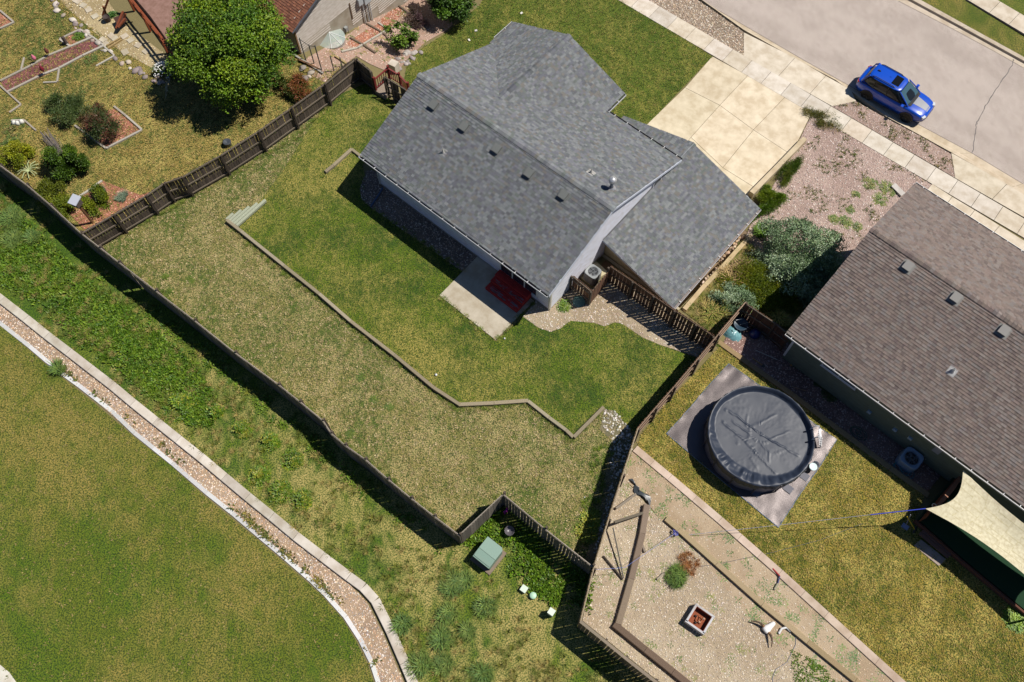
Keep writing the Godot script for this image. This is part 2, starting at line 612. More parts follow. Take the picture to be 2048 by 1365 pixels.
# line: along the fence; side +1 puts the pickets to the right of the walking direction, rails and posts to the left
func fence(called: String, label: String, line: PackedVector2Array, o := {}) -> Node3D:
	var h: float = o.get("h", 1.78)
	var side: float = o.get("side", 1.0)
	var tone: String = o.get("tone", "gray")
	var pitch: float = o.get("pitch", 0.15)
	var f := thing(called, label, o.get("cat", "fence"), g3(line[0]), 0.0, o.get("group", ""))
	var base := f.position
	var rail_col: Color = o.get("rail", S(150, 136, 120))
	var post_col: Color = o.get("post", S(112, 98, 84))
	var wood := M("rail_wood", 0.95, "wood", Vector3(3, 3, 3))
	var miss: float = o.get("miss", 0.0)
	for k in line.size() - 1:
		var a := line[k]
		var b := line[k + 1]
		var d := (b - a).normalized()
		var r := Vector2(-d.y, d.x) * side     # towards the pickets
		var length := a.distance_to(b)
		var ga := g3(a)
		var gb := g3(b)
		for y in o.get("rails", [0.22, 0.95, h - 0.14]):
			var mb := MB.new()
			var sag := Vector3(0, rng.randf_range(-0.012, 0.012), 0)
			mb.beam(ga + Vector3(-r.x * 0.03, y, -r.y * 0.03), gb + Vector3(-r.x * 0.03, y, -r.y * 0.03) + sag, 0.04, 0.088, jit(rail_col, 0.1), 0.006)
			obj("rail", mb, wood, f)
		var ends := [k] if k < line.size() - 2 or o.has("noend") else [k, k + 1]
		if k == 0 and o.has("nostart"):
			ends.erase(0)
		for q in ends:
			var p := g3(line[q]) - Vector3(r.x, 0, r.y) * 0.1
			var mb := MB.new()
			var hh: float = h + o.get("post_up", 0.02)
			var yaw := Basis(Vector3.UP, -d.angle() + rng.randf_range(-0.1, 0.1))
			mb.box(p + Vector3(0, hh * 0.5 - 0.05, 0), Vector3(0.092, hh + 0.1, 0.092), jit(post_col, 0.12), yaw)
			obj("post", mb, wood, f)
		var n := int(length / pitch)
		for q in n:
			if rng.randf() < miss:
				continue
			var p := a.lerp(b, (q + 0.5) / n) + r * 0.012
			var m := MeshInstance3D.new()
			m.name = "picket"
			m.mesh = picket_mesh(tone, rng.randi() % 5)
			var hh: float = h * rng.randf_range(0.985, 1.02) + 0.02
			var yaw := Basis(Vector3.UP, -d.angle() + rng.randf_range(-0.03, 0.03)) * Basis(Vector3(0, 0, 1), rng.randf_range(-0.012, 0.012))
			m.transform = Transform3D(yaw.scaled_local(Vector3(length / n - o.get("gap", 0.004) * rng.randf_range(0.3, 1.7), hh, 1.0)), g3(p, -0.02) - base)
			f.add_child(m, true)
		if o.get("cap", false):
			var mb := MB.new()
			mb.beam(ga + Vector3(0, h, 0), gb + Vector3(0, h, 0), 0.13, 0.035, jit(rail_col, 0.1), 0.005)
			obj("cap_rail", mb, wood, f)
	return f

# ---- roofs
var slate := []
var brownish := []

# shingle tabs of one slope: o is the eave's left end, al along the eave, us up the slope (unit), keep(point) drops tabs
func shingles(mb: MB, o: Vector3, al: Vector3, us: Vector3, length: float, run: float, pal: Array, keep = null) -> void:
	var n := us.cross(al).normalized()
	if n.y < 0:
		n = -n
	var row := 0
	var t := 0.0
	while t < run - 0.02:
		var s := -rng.randf() * 0.25
		var e := minf(t + 0.147, run)
		while s < length:
			var w := rng.randf_range(0.10, 0.26)
			var a := maxf(s, 0.0)
			var b := minf(s + w - 0.004, length)
			s += w
			if b - a < 0.03:
				continue
			var mid := o + al * (a + b) * 0.5 + us * (t + 0.07)
			if keep != null and not keep.call(mid):
				continue
			var lift := 0.026 + (0.01 if rng.randf() < 0.5 else 0.0)
			var c: Color = jit(pal[rng.randi() % pal.size()], 0.07)
			var p := o + us * t + n * lift
			var q := o + us * e + n * 0.006
			mb.quad(p + al * a, p + al * b, q + al * b, q + al * a, c)
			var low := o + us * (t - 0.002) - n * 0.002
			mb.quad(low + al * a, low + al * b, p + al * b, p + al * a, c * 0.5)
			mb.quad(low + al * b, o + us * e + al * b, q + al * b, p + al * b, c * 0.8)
		t += 0.143
		row += 1

func ridge_caps(parent: Node, a: Vector3, b: Vector3, slope: float, pal: Array, local := false) -> void:
	var d := (b - a).normalized()
	var s := d.cross(Vector3.UP).normalized()
	var n := int(a.distance_to(b) / 0.19)
	var dn := Vector3(0, -slope * 0.16, 0)
	for k in n:
		var mb := MB.new()
		var p := a.lerp(b, float(k) / n) + Vector3(0, 0.075, 0)
		var q := a.lerp(b, float(k + 1) / n) + d * 0.04 + Vector3(0, 0.024, 0)
		var c: Color = jit(pal[rng.randi() % pal.size()], 0.15)
		for w in [-1.0, 1.0]:
			var so: Vector3 = s * 0.16 * w
			mb.quad(p, q, q + so + dn, p + so + dn, c)
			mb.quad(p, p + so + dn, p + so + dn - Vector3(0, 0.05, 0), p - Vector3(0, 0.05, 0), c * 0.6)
		obj("ridge_cap", mb, M("shingle", 0.95, "speck", Vector3(3, 3, 3)), parent, local)

func gutter(parent: Node, a: Vector3, b: Vector3, out: Vector3, local: bool, lip: Color, inner: Color) -> void:
	var mb := MB.new()
	var d := b - a
	mb.para(a - Vector3(0, 0.11, 0), d, out * 0.12, Vector3(0, 0.012, 0), lip)
	mb.para(a + out * 0.108 - Vector3(0, 0.098, 0), d, out * 0.018, Vector3(0, 0.088, 0), lip)
	mb.para(a - Vector3(0, 0.098, 0) + out * 0.002, d, out * 0.105, Vector3(0, 0.03, 0), inner)
	for e in [a, b - d.normalized() * 0.01]:
		mb.para(e - Vector3(0, 0.098, 0) + out * 0.002, d.normalized() * 0.01, out * 0.105, Vector3(0, 0.086, 0), lip)
	var gut := obj("gutter", mb, M("painted_metal", 0.5), parent, local)
	var n := int(d.length() / 0.8)
	for k in n:
		var h := MB.new()
		var p := a + d * ((k + 0.4) / n)
		h.para(p - Vector3(0, 0.012, 0), d.normalized() * 0.035, out * 0.13, Vector3(0, 0.012, 0), S(225, 225, 225))
		obj("gutter_hanger", h, M("painted_metal", 0.5), gut, local)

func roof_vent(parent: Node, p: Vector3, al: Vector3, us: Vector3, col: Color, local := false) -> void:
	var n := us.cross(al).normalized()
	if n.y < 0:
		n = -n
	var mb := MB.new()
	mb.para(p - al * 0.3 - us * 0.3 + n * 0.02, al * 0.6, us * 0.55, n * 0.012, col * 0.8)
	# hood: open, dark mouth down the slope
	var a := p - al * 0.2 - us * 0.2 + n * 0.03
	mb.para(a + n * 0.13, al * 0.4, us * 0.44, n * 0.018, col)
	mb.para(a, al * 0.015, us * 0.42, n * 0.13, col)
	mb.para(a + al * 0.385, al * 0.015, us * 0.42, n * 0.13, col)
	mb.para(a + us * 0.4, al * 0.4, us * 0.02, n * 0.13, col)
	mb.para(a + us * 0.12 + al * 0.016, al * 0.368, us * 0.02, n * 0.128, Color(0.01, 0.01, 0.012))
	obj("roof_vent", mb, M("painted_metal", 0.5), parent, local)

func pipe_vent(parent: Node, p: Vector3, h: float, r: float, col: Color, local := false, up_n := Vector3(0, 0.92, 0.38)) -> void:
	var mb := MB.new()
	mb.lathe(p - Vector3(0, 0.05, 0), [Vector2(r, 0), Vector2(r, h), Vector2(r * 0.75, h + 0.004), Vector2(r * 0.72, h - 0.1)], col, 12)
	mb.lathe(p, [Vector2(r * 2.1, 0.02), Vector2(r * 1.15, 0.14)], col * 0.7, 12)
	var t := up_n.cross(Vector3.RIGHT).normalized()
	mb.para(p + up_n * 0.024 - Vector3.RIGHT * 0.2 - t * 0.2, Vector3.RIGHT * 0.4, t * 0.4, up_n * 0.008, col * 0.6)
	obj("vent_pipe", mb, M("painted_metal", 0.5), parent, local)

func _ready() -> void:
	rng.seed = 20240611
	# --- camera, sky, sun
	var cam := Camera3D.new()
	cam.name = "camera"
	add_child(cam)
	cam.position = Vector3(0, 40, 0)
	cam.rotation_degrees = Vector3(-65.05, 40.44, 0)
	cam.fov = 42.84
	cam.near = 0.5
	cam.far = 900.0
	cam.current = true
	var env := Environment.new()
	var sky := Sky.new()
	var sm := ProceduralSkyMaterial.new()
	sm.sky_top_color = Color(0.32, 0.46, 0.68)
	sm.sky_horizon_color = Color(0.70, 0.78, 0.86)
	sm.sky_curve = 0.12
	sm.ground_bottom_color = Color(0.25, 0.24, 0.2)
	sm.ground_horizon_color = Color(0.70, 0.78, 0.86)
	sm.sky_energy_multiplier = 0.64
	sky.sky_material = sm
	env.background_mode = Environment.BG_SKY
	env.sky = sky
	env.tonemap_mode = Environment.TONE_MAPPER_LINEAR
	env.tonemap_exposure = 1.22
	env.sdfgi_enabled = true
	env.ssao_enabled = true
	env.ssil_enabled = true
	var we := WorldEnvironment.new()
	we.name = "world_environment"
	we.environment = env
	add_child(we)
	var sun := DirectionalLight3D.new()
	sun.name = "sun"
	add_child(sun)
	sun.look_at_from_position(SUN * 60.0, Vector3.ZERO, Vector3.UP)
	sun.light_color = Color(1.0, 0.975, 0.935)
	sun.light_energy = 1.5
	sun.light_angular_distance = 0.5
	sun.shadow_enabled = true

	nz.noise_type = FastNoiseLite.TYPE_SIMPLEX
	nz.frequency = 0.01
	nz.fractal_octaves = 3
	nz.seed = 7
	make_textures()
	make_scatter_meshes()
	for c in [[86, 90, 94], [104, 108, 110], [120, 124, 124], [136, 140, 140], [96, 98, 108], [112, 112, 122], [116, 110, 102], [98, 106, 100], [126, 130, 134]]:
		slate.append(S(lerpf(c[0], 110, 0.4), lerpf(c[1], 113, 0.4), lerpf(c[2], 117, 0.4), 1.14))
	for c in [[98, 88, 84], [112, 102, 98], [124, 116, 112], [106, 94, 90], [118, 104, 98], [90, 82, 80], [110, 106, 106], [122, 108, 102]]:
		brownish.append(S(lerpf(c[0], 112, 0.35) + 4, lerpf(c[1], 102, 0.3) + 3, lerpf(c[2], 97, 0.3) + 2, 1.28))
	ground()
	main_house()
	right_house()
	brown_house()
	fences()
	yard_things()
	neighbor_right()
	neighbor_left()
	street_things()
	back_strip()

# ================================================================ the ground
func ground() -> void:
	var soil := M("soil", 1.0, "grit", Vector3(0.6, 0.6, 0.6), 0.6)
	var grass := M("lawn", 0.95, "grass", Vector3(0.17, 0.17, 0.17))
	var conc := M("concrete", 0.9, "blotch", Vector3(0.16, 0.16, 0.16))
	var gritm := M("gravel_bed", 0.95, "grit", Vector3(0.55, 0.55, 0.55), 0.8)
	# one sheet out to the horizon, with a pit where the garage is cut into the slope
	var mb := MB.new()
	var xs := [-420.0, -120.0, -11.7, -6.75, 120.0, 420.0]
	var zs := [-420.0, -120.0, -41.5, -39.0, -29.0, -21.3, -20.5, 60.0, 420.0]
	for j in zs.size() - 1:
		for q in xs.size() - 1:
			if q == 2 and zs[j] >= -29.0 and zs[j + 1] <= -21.0:
				continue
			var a := Vector2(xs[q], zs[j])
			var b := Vector2(xs[q + 1], zs[j + 1])
			var dn := -0.2 if b.y < -41.0 else -0.03
			mb.quad(g3(Vector2(a.x, b.y), dn), g3(b, dn), g3(Vector2(b.x, a.y), dn), g3(a, dn), S(140, 128, 88))
	var g := MeshInstance3D.new()
	g.name = "ground"
	g.mesh = mb.mesh(soil)
	add_child(g)
	struct(g)
	var pit := MB.new()
	pit.para(Vector3(-11.8, -2.6, -29.1), Vector3(5.15, 0, 0), Vector3(0, 0, 7.9), Vector3(0, 0.15, 0), S(140, 120, 96))
	pit.para(Vector3(-11.9, -2.6, -21.3), Vector3(5.2, 0, 0), Vector3(0, 0, 0.15), Vector3(0, 2.45, 0), S(190, 178, 150))
	struct(obj("garage_pit", pit, conc))

	# --- our yard: the mown upper lawn and the dry lower one
	var up_g := [S(84, 112, 6, 0.66), S(108, 130, 16, 0.7), S(172, 158, 86)]
	var upper := PackedVector2Array([Vector2(-28.73, -21.09), Vector2(-28.22, -21.59), Vector2(-26.89, -21.47), Vector2(-25.50, -17.02), Vector2(-23.25, -15.35), Vector2(-16.72, -15.64), Vector2(-16.58, -13.69), Vector2(-12.68, -13.63), Vector2(-12.53, -15.58), Vector2(-11.53, -15.61), Vector2(-10.92, -15.83), Vector2(-10.63, -16.33), Vector2(-10.55, -16.96), Vector2(-9.54, -17.67), Vector2(-9.01, -17.86), Vector2(-8.74, -18.39), Vector2(-8.40, -18.57), Vector2(-7.16, -18.62), Vector2(-6.24, -18.86), Vector2(-4.43, -19.46), Vector2(-4.32, -14.47), Vector2(-5.08, -14.23), Vector2(-6.26, -14.24), Vector2(-6.41, -12.09), Vector2(-9.34, -12.20), Vector2(-11.69, -9.79), Vector2(-27.80, -9.58), Vector2(-28.09, -11.66), Vector2(-28.52, -13.56), Vector2(-29.97, -18.06), Vector2(-30.36, -18.93), Vector2(-29.77, -20.51), Vector2(-29.67, -21.60)])
	var lower := PackedVector2Array([Vector2(-30.36, -18.93), Vector2(-29.97, -18.06), Vector2(-28.52, -13.56), Vector2(-28.09, -11.66), Vector2(-27.80, -9.58), Vector2(-11.69, -9.79), Vector2(-9.34, -12.20), Vector2(-6.41, -12.09), Vector2(-6.26, -14.24), Vector2(-5.08, -14.23), Vector2(-4.32, -14.47), Vector2(-3.89, -13.19), Vector2(-1.89, -7.86), Vector2(-7.14, -7.80), Vector2(-7.38, -5.02), Vector2(-14.16, -4.66), Vector2(-16.26, -4.84), Vector2(-19.23, -4.78), Vector2(-22.23, -4.54), Vector2(-27.95, -4.23), Vector2(-32.96, -3.81), Vector2(-33.63, -3.74), Vector2(-32.60, -7.68), Vector2(-31.60, -12.05), Vector2(-30.76, -16.44)])
	sheet("upper_lawn", upper, 0.0, grass, func(x: float, z: float) -> Color:
		var n := mottle(x, z)
		var far := clampf((x + 13.5) / 3.0, 0, 1) * clampf((z + 18.0) / 6.0, 0, 1)
		var wear := clampf(1.0 - absf(z + 10.8) / 1.6, 0, 1) * 0.35 + far * 0.18 + clampf((-23.5 - x) / 4.0, 0, 1) * 0.42
		var spots := 0.0
		for e in [[-16.2, -11.0, 2.0, 0.5], [-10.5, -13.6, 1.6, 0.45], [-13.0, -10.6, 2.2, 0.4], [-5.6, -16.0, 1.8, 0.35], [-26.5, -15.5, 2.4, 0.5], [-28.0, -19.0, 1.6, 0.4], [-22.5, -12.0, 2.0, 0.25], [-8.6, -17.6, 1.2, 0.3]]:
			spots += e[3] * exp(-(pow(x - e[0], 2.0) + pow(z - e[1], 2.0)) / (e[2] * e[2]))
		var t := clampf(0.97 - spots - wear * 0.7 + fb(x, z, 12.0) * 0.35 + n * 0.75, 0.0, 1.0)
		return up_g[2].lerp(up_g[0].lerp(up_g[1], clampf(0.5 + fb(x - 90.0, z, 25.0) * 1.6, 0, 1)), t), 0.125)
	var dry_a := S(186, 168, 122)
	var dry_b := S(158, 146, 92)
	var grn := S(104, 120, 50)
	sheet("lower_lawn", lower, 0.0, grass, func(x: float, z: float) -> Color:
		var n := mottle(x, z)
		var edge := clampf((x + 5.2) / 2.0, 0, 1) * 0.6 + clampf(1.0 - absf(z + 8.2) / 1.6, 0, 1) * 0.22 + clampf((-27.5 - x) / 3.5, 0, 1) * 0.25
		var t := clampf(0.06 + fb(x, z, 14.0) * 0.6 + edge + clampf((-10.5 - z) / 4.0, 0, 1) * 0.4 + n * 1.2, 0.0, 1.0)
		return dry_a.lerp(dry_b, clampf(0.5 + fb(z, x, 60.0) * 1.5, 0, 1)).lerp(grn, t), 0.125)
	blades("upper_lawn_grass", upper, 34, 0.05, 0.11, [S(92, 118, 8, 0.75), S(120, 142, 22, 0.78), S(78, 104, 6, 0.7), S(150, 150, 60, 0.75)], tuft)
	blades("lower_lawn_grass", lower, 60, 0.065, 0.12, [S(200, 180, 130), S(176, 158, 104), S(130, 130, 66), S(92, 108, 46), S(214, 194, 148), S(190, 170, 118)], tuft)

	# --- beyond the back fence: rough strip, kerb, stone band, mown park
	var strip := PackedVector2Array([Vector2(-40.32, -3.41), Vector2(-37.95, -3.68), Vector2(-33.43, -3.75), Vector2(-27.70, -4.02), Vector2(-21.94, -4.32), Vector2(-18.92, -4.56), Vector2(-16.03, -4.63), Vector2(-13.99, -4.49), Vector2(-7.28, -4.80), Vector2(-7.02, -7.59), Vector2(-1.82, -7.69), Vector2(-0.84, -5.46), Vector2(2.99, -5.61), Vector2(5.50, -5.74), Vector2(4.02, -0.81), Vector2(-3.55, 1.97), Vector2(-4.77, 1.00), Vector2(-5.73, 0.55), Vector2(-7.10, 0.03), Vector2(-8.52, -0.43), Vector2(-10.18, -0.48), Vector2(-11.83, -0.39), Vector2(-13.32, -0.32), Vector2(-14.81, -0.21), Vector2(-16.37, -0.12), Vector2(-19.48, 0.03), Vector2(-22.57, 0.24), Vector2(-25.73, 0.41), Vector2(-28.82, 0.68), Vector2(-31.99, 0.93), Vector2(-36.25, 1.40), Vector2(-42.81, -3.17)])
	sheet("weed_strip", strip, 0.0, grass, func(x: float, z: float) -> Color:
		var n := mottle(x, z)
		var lush := clampf((-20.5 - x) / 4.0, 0, 1)
		var t := clampf(0.34 + lush * 0.8 + fb(x, z, 14.0) * 0.7 + n * 1.1, 0.0, 1.0)
		return S(190, 172, 112).lerp(S(84, 116, 14).lerp(S(112, 130, 28), clampf(0.5 + fb(z, x, 20.0) * 1.3, 0, 1)), t), 0.25)
	var band := PackedVector2Array([Vector2(-35.22, 1.50), Vector2(-31.64, 1.20), Vector2(-28.50, 0.92), Vector2(-25.34, 0.63), Vector2(-22.31, 0.46), Vector2(-19.21, 0.26), Vector2(-16.12, 0.10), Vector2(-13.06, -0.06), Vector2(-11.53, -0.23), Vector2(-10.17, -0.28), Vector2(-8.68, -0.21), Vector2(-7.33, 0.23), Vector2(-5.93, 0.81), Vector2(-5.00, 1.20), Vector2(-3.79, 2.17), Vector2(-4.59, 2.86), Vector2(-5.99, 1.86), Vector2(-6.80, 1.49), Vector2(-7.89, 1.12), Vector2(-9.00, 0.88), Vector2(-10.34, 0.81), Vector2(-11.32, 0.81), Vector2(-14.60, 0.96), Vector2(-17.90, 1.18), Vector2(-20.30, 1.25), Vector2(-22.86, 1.46), Vector2(-25.78, 1.61), Vector2(-28.54, 1.84), Vector2(-30.65, 1.95), Vector2(-34.35, 2.11)])
	sheet("stone_band", band, 0.004, gritm, flat_col(S(206, 178, 148), S(180, 154, 128)), 0.25)
	pebbles("stone_band_stones", band, 210.0, 0.062, [S(226, 200, 172), S(214, 174, 136), S(236, 226, 216), S(196, 174, 158), S(176, 166, 158), S(230, 208, 180)])
	var park := PackedVector2Array([Vector2(-35.14, 2.78), Vector2(-34.20, 2.21), Vector2(-30.52, 2.05), Vector2(-28.41, 1.94), Vector2(-25.66, 1.70), Vector2(-22.74, 1.56), Vector2(-20.18, 1.34), Vector2(-17.79, 1.28), Vector2(-14.50, 1.05), Vector2(-11.23, 0.91), Vector2(-10.25, 0.90), Vector2(-8.95, 1.00), Vector2(-7.87, 1.27), Vector2(-6.81, 1.64), Vector2(-5.98, 2.03), Vector2(-4.08, 3.68), Vector2(-15.37, 18.04), Vector2(-37.96, 15.45)])
	sheet("park_lawn", park, 0.0, grass, func(x: float, z: float) -> Color:
		var n := mottle(x, z)
		var stripe := sin((x * 0.12 + z * 0.99) * 2.4 + fb(x, z, 10.0) * 2.0) * 0.14 + fb(x, z, 7.0) * 0.75 + fb(z, x, 20.0) * 0.3
		var t := clampf(0.66 + stripe + n * 0.6, 0.0, 1.0)
		return S(164, 146, 78).lerp(S(98, 122, 14).lerp(S(112, 124, 28), clampf(0.5 + fb(z, x, 18.0), 0, 1)), t), 0.25)
	blades("park_lawn_grass", park, 22, 0.065, 0.12, [S(104, 118, 24), S(124, 128, 42), S(92, 108, 24), S(160, 144, 86)], tuft)
	var corner := PackedVector2Array([Vector2(-20.24, 12.54), Vector2(-18.89, 11.95), Vector2(-18.34, 11.88), Vector2(-17.71, 11.93), Vector2(-16.76, 12.46), Vector2(-18.37, 13.84)])
	sheet("park_path", corner, 0.012, conc, flat_col(S(232, 228, 216), S(222, 218, 206)))
	var kerb := thing("stone_kerb", "curving pale concrete block kerb between the weedy strip and the stones", "kerb", Vector3(-19.345, -0.000, 0.143))
	along(kerb, "kerb_block", PackedVector2Array([Vector2(-35.39, 1.37), Vector2(-33.66, 1.21), Vector2(-31.83, 1.06), Vector2(-30.22, 0.95), Vector2(-28.64, 0.81), Vector2(-27.09, 0.68), Vector2(-25.56, 0.55), Vector2(-24.00, 0.47), Vector2(-22.43, 0.36), Vector2(-20.86, 0.25), Vector2(-19.35, 0.14), Vector2(-17.79, 0.07), Vector2(-16.24, -0.01), Vector2(-14.71, -0.11), Vector2(-13.19, -0.19), Vector2(-11.63, -0.33), Vector2(-10.05, -0.48), Vector2(-9.23, -0.57)]), 0.42, -0.05, 0.13, 1.6, 0.02, [S(214, 206, 194), S(204, 196, 184), S(222, 214, 202)], conc, 0.02)
	along(kerb, "kerb_block", PackedVector2Array([Vector2(-9.23, -0.57), Vector2(-8.42, -0.51), Vector2(-7.03, -0.02), Vector2(-5.64, 0.55), Vector2(-4.70, 0.95), Vector2(-3.86, 1.48)]), 0.42, -0.05, 0.13, 1.7, 0.02, [S(214, 206, 194), S(222, 214, 202)], conc, 0.02)
	var edg := thing("white_edging", "flush white edging stones along the mown park grass", "edging", Vector3(-22.805, -0.000, 1.411))
	along(edg, "edging_stone", PackedVector2Array([Vector2(-34.28, 2.16), Vector2(-32.67, 2.08), Vector2(-30.47, 1.90), Vector2(-28.48, 1.80), Vector2(-26.81, 1.61), Vector2(-24.55, 1.41), Vector2(-22.80, 1.41), Vector2(-20.23, 1.22), Vector2(-17.88, 1.11), Vector2(-16.21, 0.98), Vector2(-14.57, 0.90), Vector2(-12.93, 0.81), Vector2(-11.30, 0.74), Vector2(-10.27, 0.75), Vector2(-8.94, 0.85), Vector2(-7.80, 1.10), Vector2(-6.74, 1.46), Vector2(-5.92, 1.88), Vector2(-5.07, 2.51)]), 0.2, -0.04, 0.02, 1.5, 0.015, [S(236, 236, 236), S(224, 224, 222), S(244, 244, 242)], M("white_stone", 0.9, "grit", Vector3(0.9, 0.9, 0.9)), 0.01)
	blades("edging_weeds", PackedVector2Array([Vector2(-28.82, 1.54), Vector2(-20.54, 0.77), Vector2(-14.86, 0.51), Vector2(-10.96, 0.45), Vector2(-9.09, 0.42), Vector2(-6.40, 1.28), Vector2(-6.73, 1.56), Vector2(-9.15, 0.67), Vector2(-11.63, 0.73), Vector2(-18.60, 0.89), Vector2(-24.05, 1.26), Vector2(-28.62, 1.84)]), 80.0, 0.16, 0.2, [S(104, 116, 40), S(150, 136, 60), S(92, 104, 44)], tuft, func(p: Vector2) -> float: return clampf(0.4 + fb(p.x, p.y, 40.0) * 2.0, 0, 1))

	# --- patio and stones by the house
	var patio := MB.new()
	patio.prism(PackedVector2Array([Vector2(-16.67, -16.85), Vector2(-16.62, -13.69), Vector2(-12.74, -13.65), Vector2(-12.68, -16.63)]), -0.1, 0.055, S(196, 186, 168))
	struct(obj("patio", patio, conc))
	var bed := PackedVector2Array([Vector2(-24.27, -17.40), Vector2(-25.09, -16.92), Vector2(-24.49, -15.76), Vector2(-23.94, -15.36), Vector2(-23.18, -15.28), Vector2(-16.70, -15.54), Vector2(-16.65, -16.99)])
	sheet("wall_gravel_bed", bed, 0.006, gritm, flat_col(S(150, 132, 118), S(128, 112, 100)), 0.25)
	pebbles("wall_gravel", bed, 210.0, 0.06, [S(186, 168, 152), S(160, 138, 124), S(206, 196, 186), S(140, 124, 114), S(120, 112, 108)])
	var bed2 := PackedVector2Array([Vector2(-12.53, -15.58), Vector2(-11.53, -15.61), Vector2(-10.92, -15.83), Vector2(-10.63, -16.33), Vector2(-10.55, -16.96), Vector2(-9.54, -17.67), Vector2(-9.01, -17.86), Vector2(-8.74, -18.39), Vector2(-8.40, -18.57), Vector2(-7.16, -18.62), Vector2(-6.24, -18.86), Vector2(-4.28, -19.59), Vector2(-4.40, -20.85), Vector2(-10.85, -20.79), Vector2(-10.69, -19.13), Vector2(-12.00, -19.19), Vector2(-11.71, -17.57), Vector2(-12.68, -17.13)])
	sheet("side_gravel_bed", bed2, 0.006, gritm, flat_col(S(196, 180, 152), S(176, 158, 130)), 0.25)
	pebbles("side_gravel", bed2, 150.0, 0.06, [S(214, 196, 180), S(190, 168, 148), S(226, 218, 208), S(170, 150, 136), S(200, 176, 140)])
	var swale := PackedVector2Array([Vector2(-6.27, -14.30), Vector2(-5.80, -14.57), Vector2(-4.58, -14.25), Vector2(-4.16, -14.01), Vector2(-3.82, -13.25), Vector2(-3.04, -10.79), Vector2(-2.41, -9.04), Vector2(-1.93, -7.98), Vector2(-2.44, -7.98), Vector2(-3.23, -10.01), Vector2(-4.40, -12.17), Vector2(-5.04, -13.26), Vector2(-5.76, -13.32)])
	sheet("swale_bed", swale, 0.004, gritm, flat_col(S(150, 140, 110), S(126, 120, 90)), 0.25)
	pebbles("swale_stones", PackedVector2Array([Vector2(-6.22, -14.28), Vector2(-5.73, -14.56), Vector2(-4.51, -14.24), Vector2(-4.10, -13.86), Vector2(-3.73, -12.74), Vector2(-3.10, -10.90), Vector2(-2.48, -9.28), Vector2(-2.06, -8.30), Vector2(-2.23, -8.22), Vector2(-2.98, -9.92), Vector2(-3.83, -11.70), Vector2(-4.80, -12.80), Vector2(-4.97, -13.33), Vector2(-5.84, -13.58)]), 90.0, 0.1, [S(214, 208, 196), S(196, 188, 176), S(228, 224, 214), S(170, 164, 154)])

	# --- street side
	var front := PackedVector2Array([Vector2(-27.04, -21.63), Vector2(-29.74, -24.97), Vector2(-30.05, -26.60), Vector2(-30.23, -29.54), Vector2(-30.23, -32.22), Vector2(-31.12, -34.51), Vector2(-26.24, -38.86), Vector2(-23.60, -38.72), Vector2(-19.14, -38.74), Vector2(-16.15, -38.68), Vector2(-15.96, -31.44), Vector2(-16.24, -28.54), Vector2(-21.84, -24.54), Vector2(-27.55, -24.66)])
	sheet("front_lawn", front, 0.0, grass, lawn_col(S(94, 116, 16, 0.74), S(116, 130, 34, 0.74), S(158, 150, 72), 0.28, 1.3), 0.25)
	blades("front_lawn_grass", front, 55, 0.065, 0.12, [S(96, 118, 18), S(122, 136, 40), S(82, 102, 14), S(160, 150, 72)], tuft)
	var drive := [[PackedVector2Array([Vector2(-16.15, -38.68), Vector2(-13.54, -38.83), Vector2(-13.50, -35.65), Vector2(-15.95, -35.38)])], [PackedVector2Array([Vector2(-13.54, -38.83), Vector2(-10.81, -38.88), Vector2(-10.86, -35.41), Vector2(-13.50, -35.65)])], [PackedVector2Array([Vector2(-10.81, -38.88), Vector2(-8.88, -38.93), Vector2(-8.18, -35.75), Vector2(-8.37, -35.33), Vector2(-10.86, -35.41)])], [PackedVector2Array([Vector2(-15.95, -35.38), Vector2(-13.50, -35.65), Vector2(-13.40, -32.41), Vector2(-13.15, -29.89), Vector2(-15.84, -29.01), Vector2(-16.00, -31.51)])], [PackedVector2Array([Vector2(-13.50, -35.65), Vector2(-10.86, -35.41), Vector2(-10.65, -31.80), Vector2(-13.40, -32.41)])], [PackedVector2Array([Vector2(-10.86, -35.41), Vector2(-8.37, -35.33), Vector2(-8.22, -36.72), Vector2(-8.40, -31.84), Vector2(-10.65, -31.80)])], [PackedVector2Array([Vector2(-13.40, -32.41), Vector2(-10.65, -31.80), Vector2(-8.40, -31.84), Vector2(-8.26, -30.83), Vector2(-10.32, -29.97), Vector2(-13.16, -29.40)])]]
	slabs("driveway", drive, conc, [S(226, 212, 184), S(230, 216, 190), S(222, 209, 182)], 0.02)
	var walk := []
	for k in 34:
		var x0 := -40.0 + k * 1.445
		var x1 := x0 + 1.445
		var e := func(x: float) -> Vector2: return Vector2(x, -38.7 - 0.0165 * (x + 19.0))
		var f := func(x: float) -> Vector2: return Vector2(x - 0.04, -40.0 - 0.0142 * (x + 18.0))
		walk.append([PackedVector2Array([e.call(x0), e.call(x1), f.call(x1), f.call(x0)])])
	slabs("sidewalk", walk, conc, [S(222, 213, 200), S(216, 208, 196), S(228, 219, 206), S(220, 208, 190)], 0.03)
	slabs("driveway_apron", [[PackedVector2Array([Vector2(-14.65, -40.02), Vector2(-12.04, -40.04), Vector2(-12.07, -42.00), Vector2(-15.77, -41.67)])], [PackedVector2Array([Vector2(-12.04, -40.04), Vector2(-9.77, -40.12), Vector2(-9.78, -42.01), Vector2(-12.07, -42.00)])], [PackedVector2Array([Vector2(-9.77, -40.12), Vector2(-8.18, -40.17), Vector2(-7.26, -41.49), Vector2(-7.99, -42.06), Vector2(-9.78, -42.01)])]], conc, [S(226, 215, 196), S(230, 219, 200)], 0.03)
